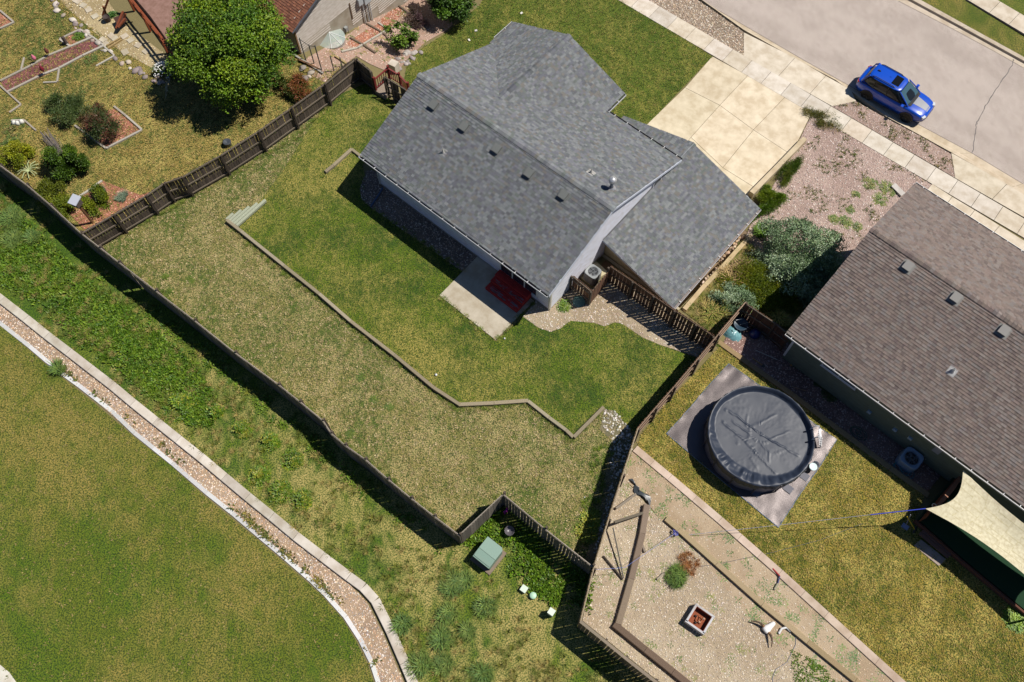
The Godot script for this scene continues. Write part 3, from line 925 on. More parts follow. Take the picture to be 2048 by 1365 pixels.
	slabs("second_driveway", [[PackedVector2Array([Vector2(0.20, -40.28), Vector2(2.59, -40.34), Vector2(2.75, -41.92), Vector2(-0.87, -41.78)])], [PackedVector2Array([Vector2(2.59, -40.34), Vector2(5.44, -40.41), Vector2(5.49, -41.85), Vector2(2.75, -41.92)])], [PackedVector2Array([Vector2(-0.62, -39.02), Vector2(0.73, -38.98), Vector2(0.72, -37.76), Vector2(-0.65, -37.87)])], [PackedVector2Array([Vector2(0.73, -38.98), Vector2(2.18, -38.99), Vector2(2.13, -37.52), Vector2(0.72, -37.76)])], [PackedVector2Array([Vector2(2.18, -38.99), Vector2(3.78, -38.96), Vector2(3.65, -37.22), Vector2(2.13, -37.52)])], [PackedVector2Array([Vector2(3.78, -38.96), Vector2(5.67, -38.94), Vector2(5.60, -37.16), Vector2(3.65, -37.22)])], [PackedVector2Array([Vector2(-0.65, -37.87), Vector2(5.60, -37.16), Vector2(5.65, -35.81), Vector2(-0.98, -35.80)])]], conc, [S(226, 214, 194), S(220, 208, 188)], 0.03)
	var road := PackedVector2Array([Vector2(-47.35, -42.59), Vector2(-30.44, -42.49), Vector2(-19.43, -42.29), Vector2(-14.66, -42.30), Vector2(-11.52, -42.31), Vector2(-8.55, -42.38), Vector2(-3.26, -42.52), Vector2(0.13, -42.68), Vector2(3.46, -42.62), Vector2(14.15, -42.51), Vector2(22.89, -48.92), Vector2(10.94, -50.46), Vector2(-0.63, -50.83), Vector2(-5.65, -50.86), Vector2(-9.52, -50.73), Vector2(-21.43, -50.82), Vector2(-37.28, -51.03)])
	sheet("road", road, -0.09, M("asphalt", 0.95, "speck", Vector3(1.4, 1.4, 1.4)), func(x: float, z: float) -> Color:
		var n := fb(x, z * 3.0, 12.0) * 0.6 + fb(x, z, 60.0) * 0.3 + fb(x, z, 400.0) * 0.5
		var track := exp(-pow(z + 44.6, 2.0) * 2.0) + exp(-pow(z + 46.2, 2.0) * 2.0) + exp(-pow(z + 48.4, 2.0) * 2.0)
		return S(216, 202, 192).lerp(S(196, 182, 172), clampf(0.55 - track * 0.3 + n, 0, 1)), 0.25)
	var pan := MB.new()
	var pin := PackedVector2Array([Vector2(-30.44, -42.49), Vector2(-19.43, -42.29), Vector2(-14.66, -42.30), Vector2(-11.52, -42.31), Vector2(-8.55, -42.38), Vector2(-3.26, -42.52), Vector2(0.13, -42.68), Vector2(3.46, -42.62), Vector2(11.24, -42.56)])
	var pout := PackedVector2Array([Vector2(-31.92, -42.87), Vector2(-20.58, -42.37), Vector2(-15.89, -41.85), Vector2(-12.41, -41.93), Vector2(-9.11, -42.11), Vector2(-5.27, -41.65), Vector2(-0.89, -41.81), Vector2(3.07, -41.86), Vector2(10.73, -41.69)])
	kerb_run("kerb", pin, pout, conc, S(216, 200, 176), true)
	var fin := PackedVector2Array([Vector2(-21.43, -50.82), Vector2(-9.52, -50.73), Vector2(-5.65, -50.86), Vector2(-0.63, -50.83), Vector2(10.94, -50.46)])
	var fout := PackedVector2Array([Vector2(-20.44, -51.86), Vector2(-8.80, -51.64), Vector2(-4.95, -51.57), Vector2(0.06, -51.52), Vector2(11.55, -51.22)])
	kerb_run("far_kerb", fin, fout, conc, S(206, 192, 174), false)
	sheet("far_verge", PackedVector2Array([Vector2(-20.39, -51.77), Vector2(-8.76, -51.56), Vector2(-4.91, -51.49), Vector2(0.09, -51.45), Vector2(11.58, -51.14), Vector2(11.96, -52.52), Vector2(-0.24, -52.96), Vector2(-2.08, -53.17), Vector2(-6.22, -53.54), Vector2(-19.45, -54.16)]), 0.0, grass, lawn_col(S(100, 116, 24), S(120, 126, 40), S(158, 142, 74), 0.1, 1.4), 0.5)
	var fw := []
	for k in 16:
		var x0 := -16.0 + k * 1.445
		var x1 := x0 + 1.445
		fw.append([PackedVector2Array([Vector2(x0, -54.2 + 0.07 * (x0 + 14.0)), Vector2(x1, -54.2 + 0.07 * (x1 + 14.0)), Vector2(x1 + 0.08, -55.6 + 0.07 * (x1 + 14.0)), Vector2(x0 + 0.08, -55.6 + 0.07 * (x0 + 14.0))])])
	slabs("far_sidewalk", fw, conc, [S(220, 208, 190), S(214, 202, 184)], 0.03)
	sheet("far_lawn", PackedVector2Array([Vector2(-14.65, -55.62), Vector2(-5.39, -54.96), Vector2(-2.49, -54.70), Vector2(0.44, -54.43), Vector2(4.30, -54.12), Vector2(9.13, -63.17), Vector2(-3.55, -68.39)]), 0.0, grass, lawn_col(S(96, 118, 20), S(116, 128, 36), S(150, 140, 70), 0.3, 1.2), 0.5)
	var pink := [S(214, 192, 182), S(196, 170, 160), S(228, 216, 208), S(178, 154, 146), S(208, 184, 170), S(164, 146, 140)]
	var tan := [S(206, 188, 164), S(180, 158, 136), S(222, 212, 198), S(150, 134, 120), S(196, 170, 144)]
	var v1 := PackedVector2Array([Vector2(-19.98, -39.90), Vector2(-22.02, -39.91), Vector2(-24.49, -39.87), Vector2(-24.04, -42.07), Vector2(-20.42, -42.15), Vector2(-15.80, -41.71), Vector2(-14.68, -40.05)])
	sheet("verge_gravel_bed", v1, 0.002, gritm, flat_col(S(178, 158, 138), S(150, 132, 114)), 0.25)
	pebbles("verge_gravel", v1, 170.0, 0.085, tan)
	var v2 := PackedVector2Array([Vector2(-8.18, -40.19), Vector2(-7.26, -41.49), Vector2(-5.22, -41.54), Vector2(-2.80, -41.70), Vector2(-0.84, -41.71), Vector2(0.17, -40.32), Vector2(-2.22, -40.29), Vector2(-4.46, -40.24)])
	sheet("second_verge_gravel_bed", v2, 0.002, gritm, flat_col(S(200, 172, 158), S(176, 150, 136)), 0.25)
	pebbles("second_verge_gravel", v2, 190.0, 0.06, pink)
	blades("second_verge_weeds", v2, 70.0, 0.1, 0.12, [S(110, 122, 40), S(84, 108, 34), S(170, 150, 80)], tuft, func(p: Vector2) -> float: return clampf(-0.1 + fb(p.x, p.y, 60.0) * 3.2, 0, 1))
	var yard := PackedVector2Array([Vector2(-8.83, -38.86), Vector2(-8.29, -38.92), Vector2(-5.61, -38.91), Vector2(-4.20, -38.99), Vector2(-0.61, -38.96), Vector2(-0.05, -37.08), Vector2(-0.01, -33.49), Vector2(-1.50, -33.53), Vector2(-1.61, -31.22), Vector2(-1.93, -27.21), Vector2(-5.00, -28.08), Vector2(-6.80, -28.30), Vector2(-7.09, -29.32), Vector2(-7.49, -31.51), Vector2(-8.13, -35.79)])
	sheet("front_gravel_bed", yard, 0.002, gritm, flat_col(S(206, 180, 168), S(186, 160, 148)), 0.25)
	pebbles("front_gravel", yard, 150.0, 0.065, pink)
	blades("front_gravel_weeds", yard, 60.0, 0.1, 0.11, [S(104, 124, 40), S(84, 112, 30), S(160, 150, 70)], tuft, func(p: Vector2) -> float: return clampf(-0.22 + fb(p.x, p.y, 45.0) * 3.0, 0, 1))
	var side := PackedVector2Array([Vector2(-6.84, -28.37), Vector2(-5.00, -28.08), Vector2(-1.93, -27.21), Vector2(-1.61, -31.22), Vector2(-1.67, -25.54), Vector2(-1.68, -24.58), Vector2(-4.46, -24.34), Vector2(-4.25, -21.19), Vector2(-6.52, -21.31), Vector2(-6.66, -25.73)])
	sheet("side_bed", side, 0.003, soil, flat_col(S(176, 152, 100), S(120, 118, 60), 60.0), 0.25)
	blades("side_bed_grass", side, 26.0, 0.2, 0.22, [S(150, 146, 60), S(190, 166, 104), S(112, 130, 40), S(96, 116, 34)], tall_tuft)

# slabs of a pavement, each a piece of its own with a recessed joint
func slabs(called: String, list: Array, mat: Material, cols: Array, top: float) -> void:
	var o := Node3D.new()
	o.name = numbered(called)
	add_child(o)
	struct(o)
	o.position = g3(list[0][0][0])
	for e in list:
		var poly: PackedVector2Array = Geometry2D.offset_polygon(e[0], -0.012)[0]
		var mb := MB.new()
		var col: Color = jit(cols[rng.randi() % cols.size()], 0.04)
		if Geometry2D.is_polygon_clockwise(poly):
			poly.reverse()
		var t := Geometry2D.triangulate_polygon(poly)
		for k in range(0, t.size(), 3):
			mb.tri(g3(poly[t[k]], top), g3(poly[t[k + 2]], top), g3(poly[t[k + 1]], top), col)
		for k in poly.size():
			var a := poly[k]
			var b := poly[(k + 1) % poly.size()]
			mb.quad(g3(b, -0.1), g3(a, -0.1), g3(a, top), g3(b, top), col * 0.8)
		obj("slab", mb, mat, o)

# gutter pan and rolled kerb along a street edge
func kerb_run(called: String, inner: PackedVector2Array, outer: PackedVector2Array, mat: Material, col: Color, rolled: bool) -> void:
	var o := Node3D.new()
	o.name = numbered(called)
	add_child(o)
	struct(o)
	o.position = g3(inner[0])
	for k in inner.size() - 1:
		var n := maxi(1, int(inner[k].distance_to(inner[k + 1]) / 3.0))
		for q in n:
			var a := inner[k].lerp(inner[k + 1], float(q) / n)
			var b := inner[k].lerp(inner[k + 1], (q + 0.996) / n)
			var d := outer[k].lerp(outer[k + 1], float(q) / n)
			var e := outer[k].lerp(outer[k + 1], (q + 0.996) / n)
			var mb := MB.new()
			var c := jit(col, 0.04)
			var prof := [[0.0, -0.088], [0.55, -0.1], [0.72, 0.02], [1.0, 0.032], [1.0, -0.2]] if rolled else [[0.0, -0.088], [0.55, -0.11], [0.6, 0.03], [1.0, 0.034], [1.0, -0.2]]
			for f in 4:
				mb.quad(g3(a.lerp(d, prof[f][0]), prof[f][1]), g3(b.lerp(e, prof[f][0]), prof[f][1]), g3(b.lerp(e, prof[f + 1][0]), prof[f + 1][1]), g3(a.lerp(d, prof[f + 1][0]), prof[f + 1][1]), c)
			obj("kerb_length", mb, mat, o)

# ================================================================ houses
# one pitched slope: deck slab and shingles
func slope(parent: Node, o: Vector3, al: Vector3, us: Vector3, length: float, run: float, pal: Array, fascia: Color, keep = null, local := false) -> void:
	var n := us.cross(al).normalized()
	if n.y < 0:
		n = -n
	var d := MB.new()
	if keep == null:
		d.para(o - n * 0.12, al * length, us * run, n * 0.118, fascia)
		obj("roof_deck", d, M("fascia", 0.6), parent, local)
	var mb := MB.new()
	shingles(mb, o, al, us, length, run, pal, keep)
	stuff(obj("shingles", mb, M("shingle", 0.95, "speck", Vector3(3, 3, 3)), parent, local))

func window_unit(parent: Node, p: Vector3, x: Vector3, out: Vector3, w: float, h: float, panes: int, local := false) -> void:
	var win := Node3D.new()
	win.name = "window"
	parent.add_child(win, true)
	var mb := MB.new()
	var f := 0.06
	for k in panes + 1:
		mb.para(p + x * (k * (w - f) / panes) + out * 0.004, x * f, Vector3(0, h, 0), out * 0.045, S(228, 230, 232))
	for y in [0.0, h - f]:
		mb.para(p + Vector3(0, y, 0) + out * 0.002, x * w, Vector3(0, f, 0), out * 0.05, S(228, 230, 232))
	mb.para(p - Vector3(0, 0.04, 0) - x * 0.04 + out * 0.002, x * (w + 0.08), Vector3(0, 0.04, 0), out * 0.08, S(228, 230, 232))
	obj("frame", mb, M("painted_metal", 0.5), win, local)
	for k in panes:
		var g := MB.new()
		g.para(p + x * (k * (w - f) / panes + f) + Vector3(0, f, 0) + out * 0.006, x * ((w - f) / panes - f), Vector3(0, h - 2 * f, 0), out * 0.012, Color(0.02, 0.03, 0.045))
		obj("pane", g, M("dark_glass", 0.06), win, local)

func main_house() -> void:
	var o := thing("main_house", "gray shingled house with pale blue siding, garage wing and red stoop behind it", "house", Vector3(-17.8, 0, -21.8))
	var sid := M("siding", 0.7, "blotch", Vector3(0.3, 1.2, 0.3))
	var wallc := S(226, 230, 244, 0.98)
	var mb := MB.new()
	# body with gable ends: profile in z,y swept along x
	var prof := [[-16.75, -0.2], [-16.75, 2.68], [-21.1, 4.44], [-26.9, 2.06], [-26.9, -2.7]]
	var x0 := -23.9
	var x1 := -11.75
	for k in 5:
		var a: Array = prof[k]
		var b: Array = prof[(k + 1) % 5]
		mb.quad(Vector3(x0, a[1], a[0]), Vector3(x0, b[1], b[0]), Vector3(x1, b[1], b[0]), Vector3(x1, a[1], a[0]), wallc)
	for k in range(1, 4):
		mb.tri(Vector3(x1, prof[0][1], prof[0][0]), Vector3(x1, prof[k][1], prof[k][0]), Vector3(x1, prof[k + 1][1], prof[k + 1][0]), wallc)
		mb.tri(Vector3(x0, prof[0][1], prof[0][0]), Vector3(x0, prof[k + 1][1], prof[k + 1][0]), Vector3(x0, prof[k][1], prof[k][0]), wallc)
	obj("wall", mb, sid, o)
	# lap siding on the two walls in view
	for k in 13:
		var y := 0.12 + k * 0.195
		var s := MB.new()
		s.quad(Vector3(x0, y, -16.735), Vector3(x1, y, -16.735), Vector3(x1, y + 0.195, -16.746), Vector3(x0, y + 0.195, -16.746), wallc)
		s.quad(Vector3(x0, y, -16.75), Vector3(x1, y, -16.75), Vector3(x1, y, -16.735), Vector3(x0, y, -16.735), wallc)
		obj("siding_board", s, sid, o)
	for k in 22:
		var y := 0.12 + k * 0.195
		var z0 := -16.755
		var z1 := -26.9
		if y + 0.195 > 2.68:
			z0 = -16.75 - (y + 0.195 - 2.68) / 1.76 * 4.35
		if y + 0.195 > 2.06:
			z1 = -26.9 + (y + 0.195 - 2.06) / 2.38 * 5.8
		if z0 - z1 < 0.3:
			continue
		var s := MB.new()
		s.quad(Vector3(x1 + 0.015, y, z0), Vector3(x1 + 0.015, y, z1), Vector3(x1 + 0.004, y + 0.195, z1), Vector3(x1 + 0.004, y + 0.195, z0), wallc)
		s.quad(Vector3(x1, y, z0), Vector3(x1, y, z1), Vector3(x1 + 0.015, y, z1), Vector3(x1 + 0.015, y, z0), wallc)
		obj("siding_board", s, sid, o)
	var tl := MB.new()
	tl.para(Vector3(x0 - 0.01, 0, -16.82), Vector3(0.1, 0, 0), Vector3(0, 2.66, 0), Vector3(0, 0, 0.1), S(226, 222, 210))
	obj("corner_trim", tl, M("fascia", 0.6), o)
	var tr := MB.new()
	tr.para(Vector3(x1 - 0.08, 0, -16.82), Vector3(0.1, 0, 0), Vector3(0, 2.66, 0), Vector3(0, 0, 0.1), S(226, 222, 210))
	tr.para(Vector3(x1 + 0.004, 0, -16.86), Vector3(0.03, 0, 0), Vector3(0, 2.62, 0), Vector3(0, 0, 0.09), S(226, 222, 210))
	obj("corner_trim", tr, M("fascia", 0.6), o)
	var fnd := MB.new()
	fnd.para(Vector3(x0 - 0.01, -0.3, -16.76), Vector3(x1 - x0 + 0.03, 0, 0), Vector3(0, 0.42, 0), Vector3(0, 0, 0.035), S(180, 172, 160))
	fnd.para(Vector3(x1 - 0.02, -0.3, -20.9), Vector3(0.04, 0, 0), Vector3(0, 0.42, 0), Vector3(0, 0, 4.14), S(196, 186, 168))
	obj("foundation", fnd, M("concrete", 0.9, "blotch", Vector3(0.16, 0.16, 0.16)), o)

	# roof: slopes 5 in 12
	var sl := 0.4135
	var up_s := Vector3(0, sl, -1).normalized()
	var up_n := Vector3(0, 0.4095, 1).normalized()
	var k1 := sqrt(1 + sl * sl)
	var fas := S(206, 212, 226, 0.8)
	slope(o, Vector3(-24.4, 2.6, -16.26), Vector3(1, 0, 0), up_s, 12.9, 4.84 * k1, slate, fas)
	var under_wing := func(p: Vector3) -> bool:
		var w := 3.78 - absf(p.x + 20.55) * 0.4135
		return not (p.z < -21.5 and w > p.y + 0.1 and p.z < -21.1 and absf(p.x + 20.55) < 4.3)
	var dk := MB.new()
	dk.para(Vector3(-24.4, 2.0, -27.45) - Vector3(0, 0.12, 0), Vector3(12.9, 0, 0), Vector3(0, 2.6, 6.35), Vector3(0, 0.118, 0), fas)
	obj("roof_deck", dk, M("fascia", 0.6), o)
	slope(o, Vector3(-24.4, 2.0, -27.45), Vector3(1, 0, 0), up_n, 12.9, 6.35 * 1.0805, slate, fas, under_wing)
	ridge_caps(o, Vector3(-24.42, 4.6, -21.1), Vector3(-11.48, 4.6, -21.1), 0.41, slate)
	gutter(o, Vector3(-24.38, 2.6, -16.26), Vector3(-11.52, 2.6, -16.26), Vector3(0, 0, 1), false, S(214, 216, 222), S(44, 44, 50))
	gutter(o, Vector3(-11.52, 2.0, -27.45), Vector3(-16.5, 2.0, -27.45), Vector3(0, 0, -1), false, S(70, 70, 74), S(40, 40, 44))
	# rake boards of the near gable
	var rk := MB.new()
	rk.para(Vector3(-11.498, 2.6 - 0.19, -16.26), Vector3(0, 2.0, -4.84), Vector3(0.022, 0, 0), Vector3(0, 0.18, 0), S(206, 212, 226, 0.8))
	rk.para(Vector3(-11.498, 2.0 - 0.19, -27.45), Vector3(0, 2.6, 6.35), Vector3(0.022, 0, 0), Vector3(0, 0.18, 0), S(206, 212, 226, 0.8))
	obj("rake_board", rk, M("fascia", 0.6), o)

	# front gable wing
	var wb := MB.new()
	var wp := [[-24.2, -2.7], [-24.2, 2.0], [-20.55, 3.6], [-16.95, 2.0], [-16.95, -2.7]]
	for k in 5:
		var a: Array = wp[k]
		var b: Array = wp[(k + 1) % 5]
		wb.quad(Vector3(a[0], a[1], -26.85), Vector3(b[0], b[1], -26.85), Vector3(b[0], b[1], -28.55), Vector3(a[0], a[1], -28.55), wallc)
	for k in range(1, 4):
		wb.tri(Vector3(wp[0][0], wp[0][1], -28.55), Vector3(wp[k][0], wp[k][1], -28.55), Vector3(wp[k + 1][0], wp[k + 1][1], -28.55), wallc)
	obj("wing_wall", wb, sid, o)
	var over_main := func(p: Vector3) -> bool:
		return p.y > 2.0 + (p.z + 27.45) * 0.4095 - 0.08
	for s in [-1.0, 1.0]:
		var e := Vector3(-20.55 + s * 4.05, 2.105, -29.0)
		var us := Vector3(-s, 0.4135, 0).normalized()
		var d := MB.new()
		var tri_run := 4.05
		# deck runs back to the valley
		var a := e
		var b := e + Vector3(0, 0, 1.8)
		var c := Vector3(-20.55, 3.78, -29.0)
		var f := Vector3(-20.55, 3.78, -23.1)
		var n := Vector3(s * 0.4135, 1, 0).normalized() * 0.006
		d.quad(a - n, b - n, f - n, c - n, S(70, 72, 76))
		d.quad(a - n * 20, c - n * 20, c - n, a - n, fas)
		d.quad(a - n * 20, b - n * 20, b - n, a - n, fas)
		d.quad(a - n * 20, b - n * 20, f - n * 20, c - n * 20, fas)
		obj("roof_deck", d, M("fascia", 0.6), o)
		slope(o, e, Vector3(0, 0, 1), us, 6.4, 4.05 * 1.082, slate, fas, over_main)
		gutter(o, e + Vector3(0, 0, 0.02), e + Vector3(0, 0, 1.6), Vector3(s, 0, 0), false, S(210, 212, 214), S(50, 50, 54))
	ridge_caps(o, Vector3(-20.55, 3.78, -29.0), Vector3(-20.55, 3.78, -23.0), 0.41, slate)

	# garage wing, cut into the slope
	var gb := MB.new()
	var gc := S(206, 190, 150)
	gb.para(Vector3(-15.2, -2.6, -28.6), Vector3(7.75, 0, 0), Vector3(0, 0, 1.75), Vector3(0, 2.4, 0), gc)
	gb.para(Vector3(-11.72, -2.6, -26.85), Vector3(4.27, 0, 0), Vector3(0, 0, 5.55), Vector3(0, 2.55, 0), gc)
	# gable wedge at the back
	var back := [Vector3(-11.72, -0.1, -21.3), Vector3(-7.45, -0.1, -21.3), Vector3(-7.45, 0.1, -21.3), Vector3(-11.72, 1.5, -21.3)]
	gb.quad(back[0], back[1], back[2], back[3], gc)
	obj("garage_wall", gb, sid, o)
	var gs := 0.335
	var gu := Vector3(-1, gs, 0).normalized()
	var gk := sqrt(1 + gs * gs)
	slope(o, Vector3(-6.95, 0.05, -29.0), Vector3(0, 0, 1), gu, 8.05, 4.77 * gk, slate, fas)
	var left := func(p: Vector3) -> bool: return p.z < -26.95
	var ld := MB.new()
	ld.para(Vector3(-16.3, 0.25, -29.0), Vector3(4.6, 1.4, 0), Vector3(0, 0, 2.05), Vector3(0, 0.1, 0), fas)
	obj("roof_deck", ld, M("fascia", 0.6), o)
	var lu := Vector3(1, 0.304, 0).normalized()
	slope(o, Vector3(-16.3, 0.354, -29.0), Vector3(0, 0, 1), lu, 2.05, 4.6 * 1.045, slate, fas, left)
	ridge_caps(o, Vector3(-11.72, 1.67, -29.0), Vector3(-11.72, 1.67, -26.95), 0.33, slate)
	gutter(o, Vector3(-6.95, 0.05, -28.98), Vector3(-6.95, 0.05, -21.0), Vector3(1, 0, 0), false, S(206, 204, 208), S(130, 120, 118))
	var fl := MB.new()
	fl.para(Vector3(-11.73, 1.66, -26.8), Vector3(0.012, 0, 0), Vector3(0, 0, 5.8), Vector3(0, 0.1, 0), S(120, 120, 124))
	obj("flashing", fl, M("painted_metal", 0.5), o)

	# windows and back door
	window_unit(o, Vector3(-15.05, 0.5, -16.73), Vector3(1, 0, 0), Vector3(0, 0, 1), 2.5, 1.95, 3)
	window_unit(o, Vector3(-11.73, 1.15, -25.2), Vector3(0, 0, -1), Vector3(1, 0, 0), 1.5, 1.0, 2)
	var lamp := MB.new()
	lamp.lathe(Vector3(-15.5, 1.75, -16.66), [Vector2(0.0, 0.25), Vector2(0.1, 0.2), Vector2(0.07, 0.0), Vector2(0.0, -0.02)], S(150, 130, 100), 8)
	lamp.box(Vector3(-15.5, 1.9, -16.71), Vector3(0.09, 0.16, 0.06), S(120, 104, 80))
	obj("porch_fixture", lamp, M("painted_metal", 0.5), o)
	# downspout and its extension across the stones
	var ds := MB.new()
	ds.beam(Vector3(-23.8, 0.2, -16.68), Vector3(-23.8, 0.2, -16.68) + Vector3(0, 2.3, 0.02), 0.07, 0.06, S(206, 208, 206))
	ds.tube([Vector3(-24.2, 2.5, -16.2), Vector3(-23.9, 2.45, -16.55), Vector3(-23.8, 2.3, -16.67)], 0.035, S(206, 208, 206))
	obj("downspout", ds, M("painted_metal", 0.5), o)
	# roof vents, pipes and flue
	for p in [Vector3(-22.6, 4.0, -20.62), Vector3(-20.47, 4.0, -20.6), Vector3(-18.28, 4.0, -20.63), Vector3(-16.1, 4.0, -20.56), Vector3(-13.97, 4.0, -20.65)]:
		var y: float = 2.6 + (-16.26 - (p.z + 0.35)) * sl
		roof_vent(o, Vector3(p.x, y, p.z + 0.35), Vector3(1, 0, 0), up_s, S(118, 120, 118))
	pipe_vent(o, Vector3(-20.6, 3.6, -18.72), 0.34, 0.045, S(220, 218, 212), false, Vector3(0, 0.92, 0.38))
	pipe_vent(o, Vector3(-13.85, 4.08, -22.35), 0.3, 0.05, S(220, 218, 212), false, Vector3(0, 0.92, -0.38))
	var flue := MB.new()
	var fp := Vector3(-12.5, 4.08, -22.25)
	flue.lathe(fp - Vector3(0, 0.1, 0), [Vector2(0.085, 0), Vector2(0.085, 0.75)], S(150, 160, 176), 14)
	flue.lathe(fp, [Vector2(0.24, 0.02), Vector2(0.12, 0.14), Vector2(0.1, 0.2)], S(200, 200, 204), 14)
	flue.lathe(fp + Vector3(0, 0.62, 0), [Vector2(0.14, 0.0), Vector2(0.2, 0.06), Vector2(0.2, 0.16), Vector2(0.15, 0.22), Vector2(0.07, 0.26), Vector2(0.0, 0.27)], S(226, 226, 226), 18)
	obj("flue_pipe", flue, M("shiny_metal", 0.28, "", Vector3.ONE, 0.0, 0.6), o)

	# red stoop of worn boards
	var st := thing("red_stoop", "worn red painted wooden steps under the back window", "steps", Vector3(-13.95, 0.055, -16.0))
	var red := S(176, 44, 40, 1.1)
	var worn := S(176, 160, 166)
	for s in [[-16.7, -16.28, 0.52, false], [-16.28, -15.92, 0.36, true], [-15.92, -15.5, 0.19, true]]:
		var nb := 3
		for k in nb:
			var z0: float = lerpf(s[0], s[1], float(k) / nb)
			var z1: float = lerpf(s[0], s[1], (k + 0.95) / nb)
			var m := MB.new()
			m.para(Vector3(-15.05, s[2] + 0.02, z0), Vector3(2.15, 0, 0), Vector3(0, 0, z1 - z0), Vector3(0, 0.035, 0), red * rng.randf_range(0.85, 1.1))
			obj("tread", m, M("red_paint", 0.8, "blotch", Vector3(0.6, 0.6, 0.6)), st)
		if s[3]:
			# paint worn through to gray wood, in ragged strips
			var m := MB.new()
			for k in 26:
				var x := -14.9 + rng.randf() * 1.75
				var z: float = lerpf(s[0], s[1], 0.2 + rng.randf() * 0.6)
				var l := rng.randf_range(0.08, 0.32)
				m.para(Vector3(x, s[2] + 0.0555, z), Vector3(l, 0, rng.randf_range(-0.01, 0.01)), Vector3(0.01, 0, rng.randf_range(0.02, 0.06)), Vector3(0, 0.002, 0), worn * rng.randf_range(0.7, 1.1))
			obj("worn_patch", m, M("rail_wood", 0.95, "wood", Vector3(3, 3, 3)), st)
		var r := MB.new()
		r.para(Vector3(-15.04, 0.057, s[1] - 0.03), Vector3(2.13, 0, 0), Vector3(0, s[2] - 0.045, 0), Vector3(0, 0, 0.02), red * 0.8)
		for x in [-15.04, -12.93]:
			r.para(Vector3(x, 0.058, s[0] + 0.005), Vector3(0.022, 0, 0), Vector3(0, s[2] - 0.046, 0), Vector3(0, 0, s[1] - s[0] - 0.04), red * 0.8)
		obj("riser", r, M("red_paint", 0.8, "blotch", Vector3(0.6, 0.6, 0.6)), st)

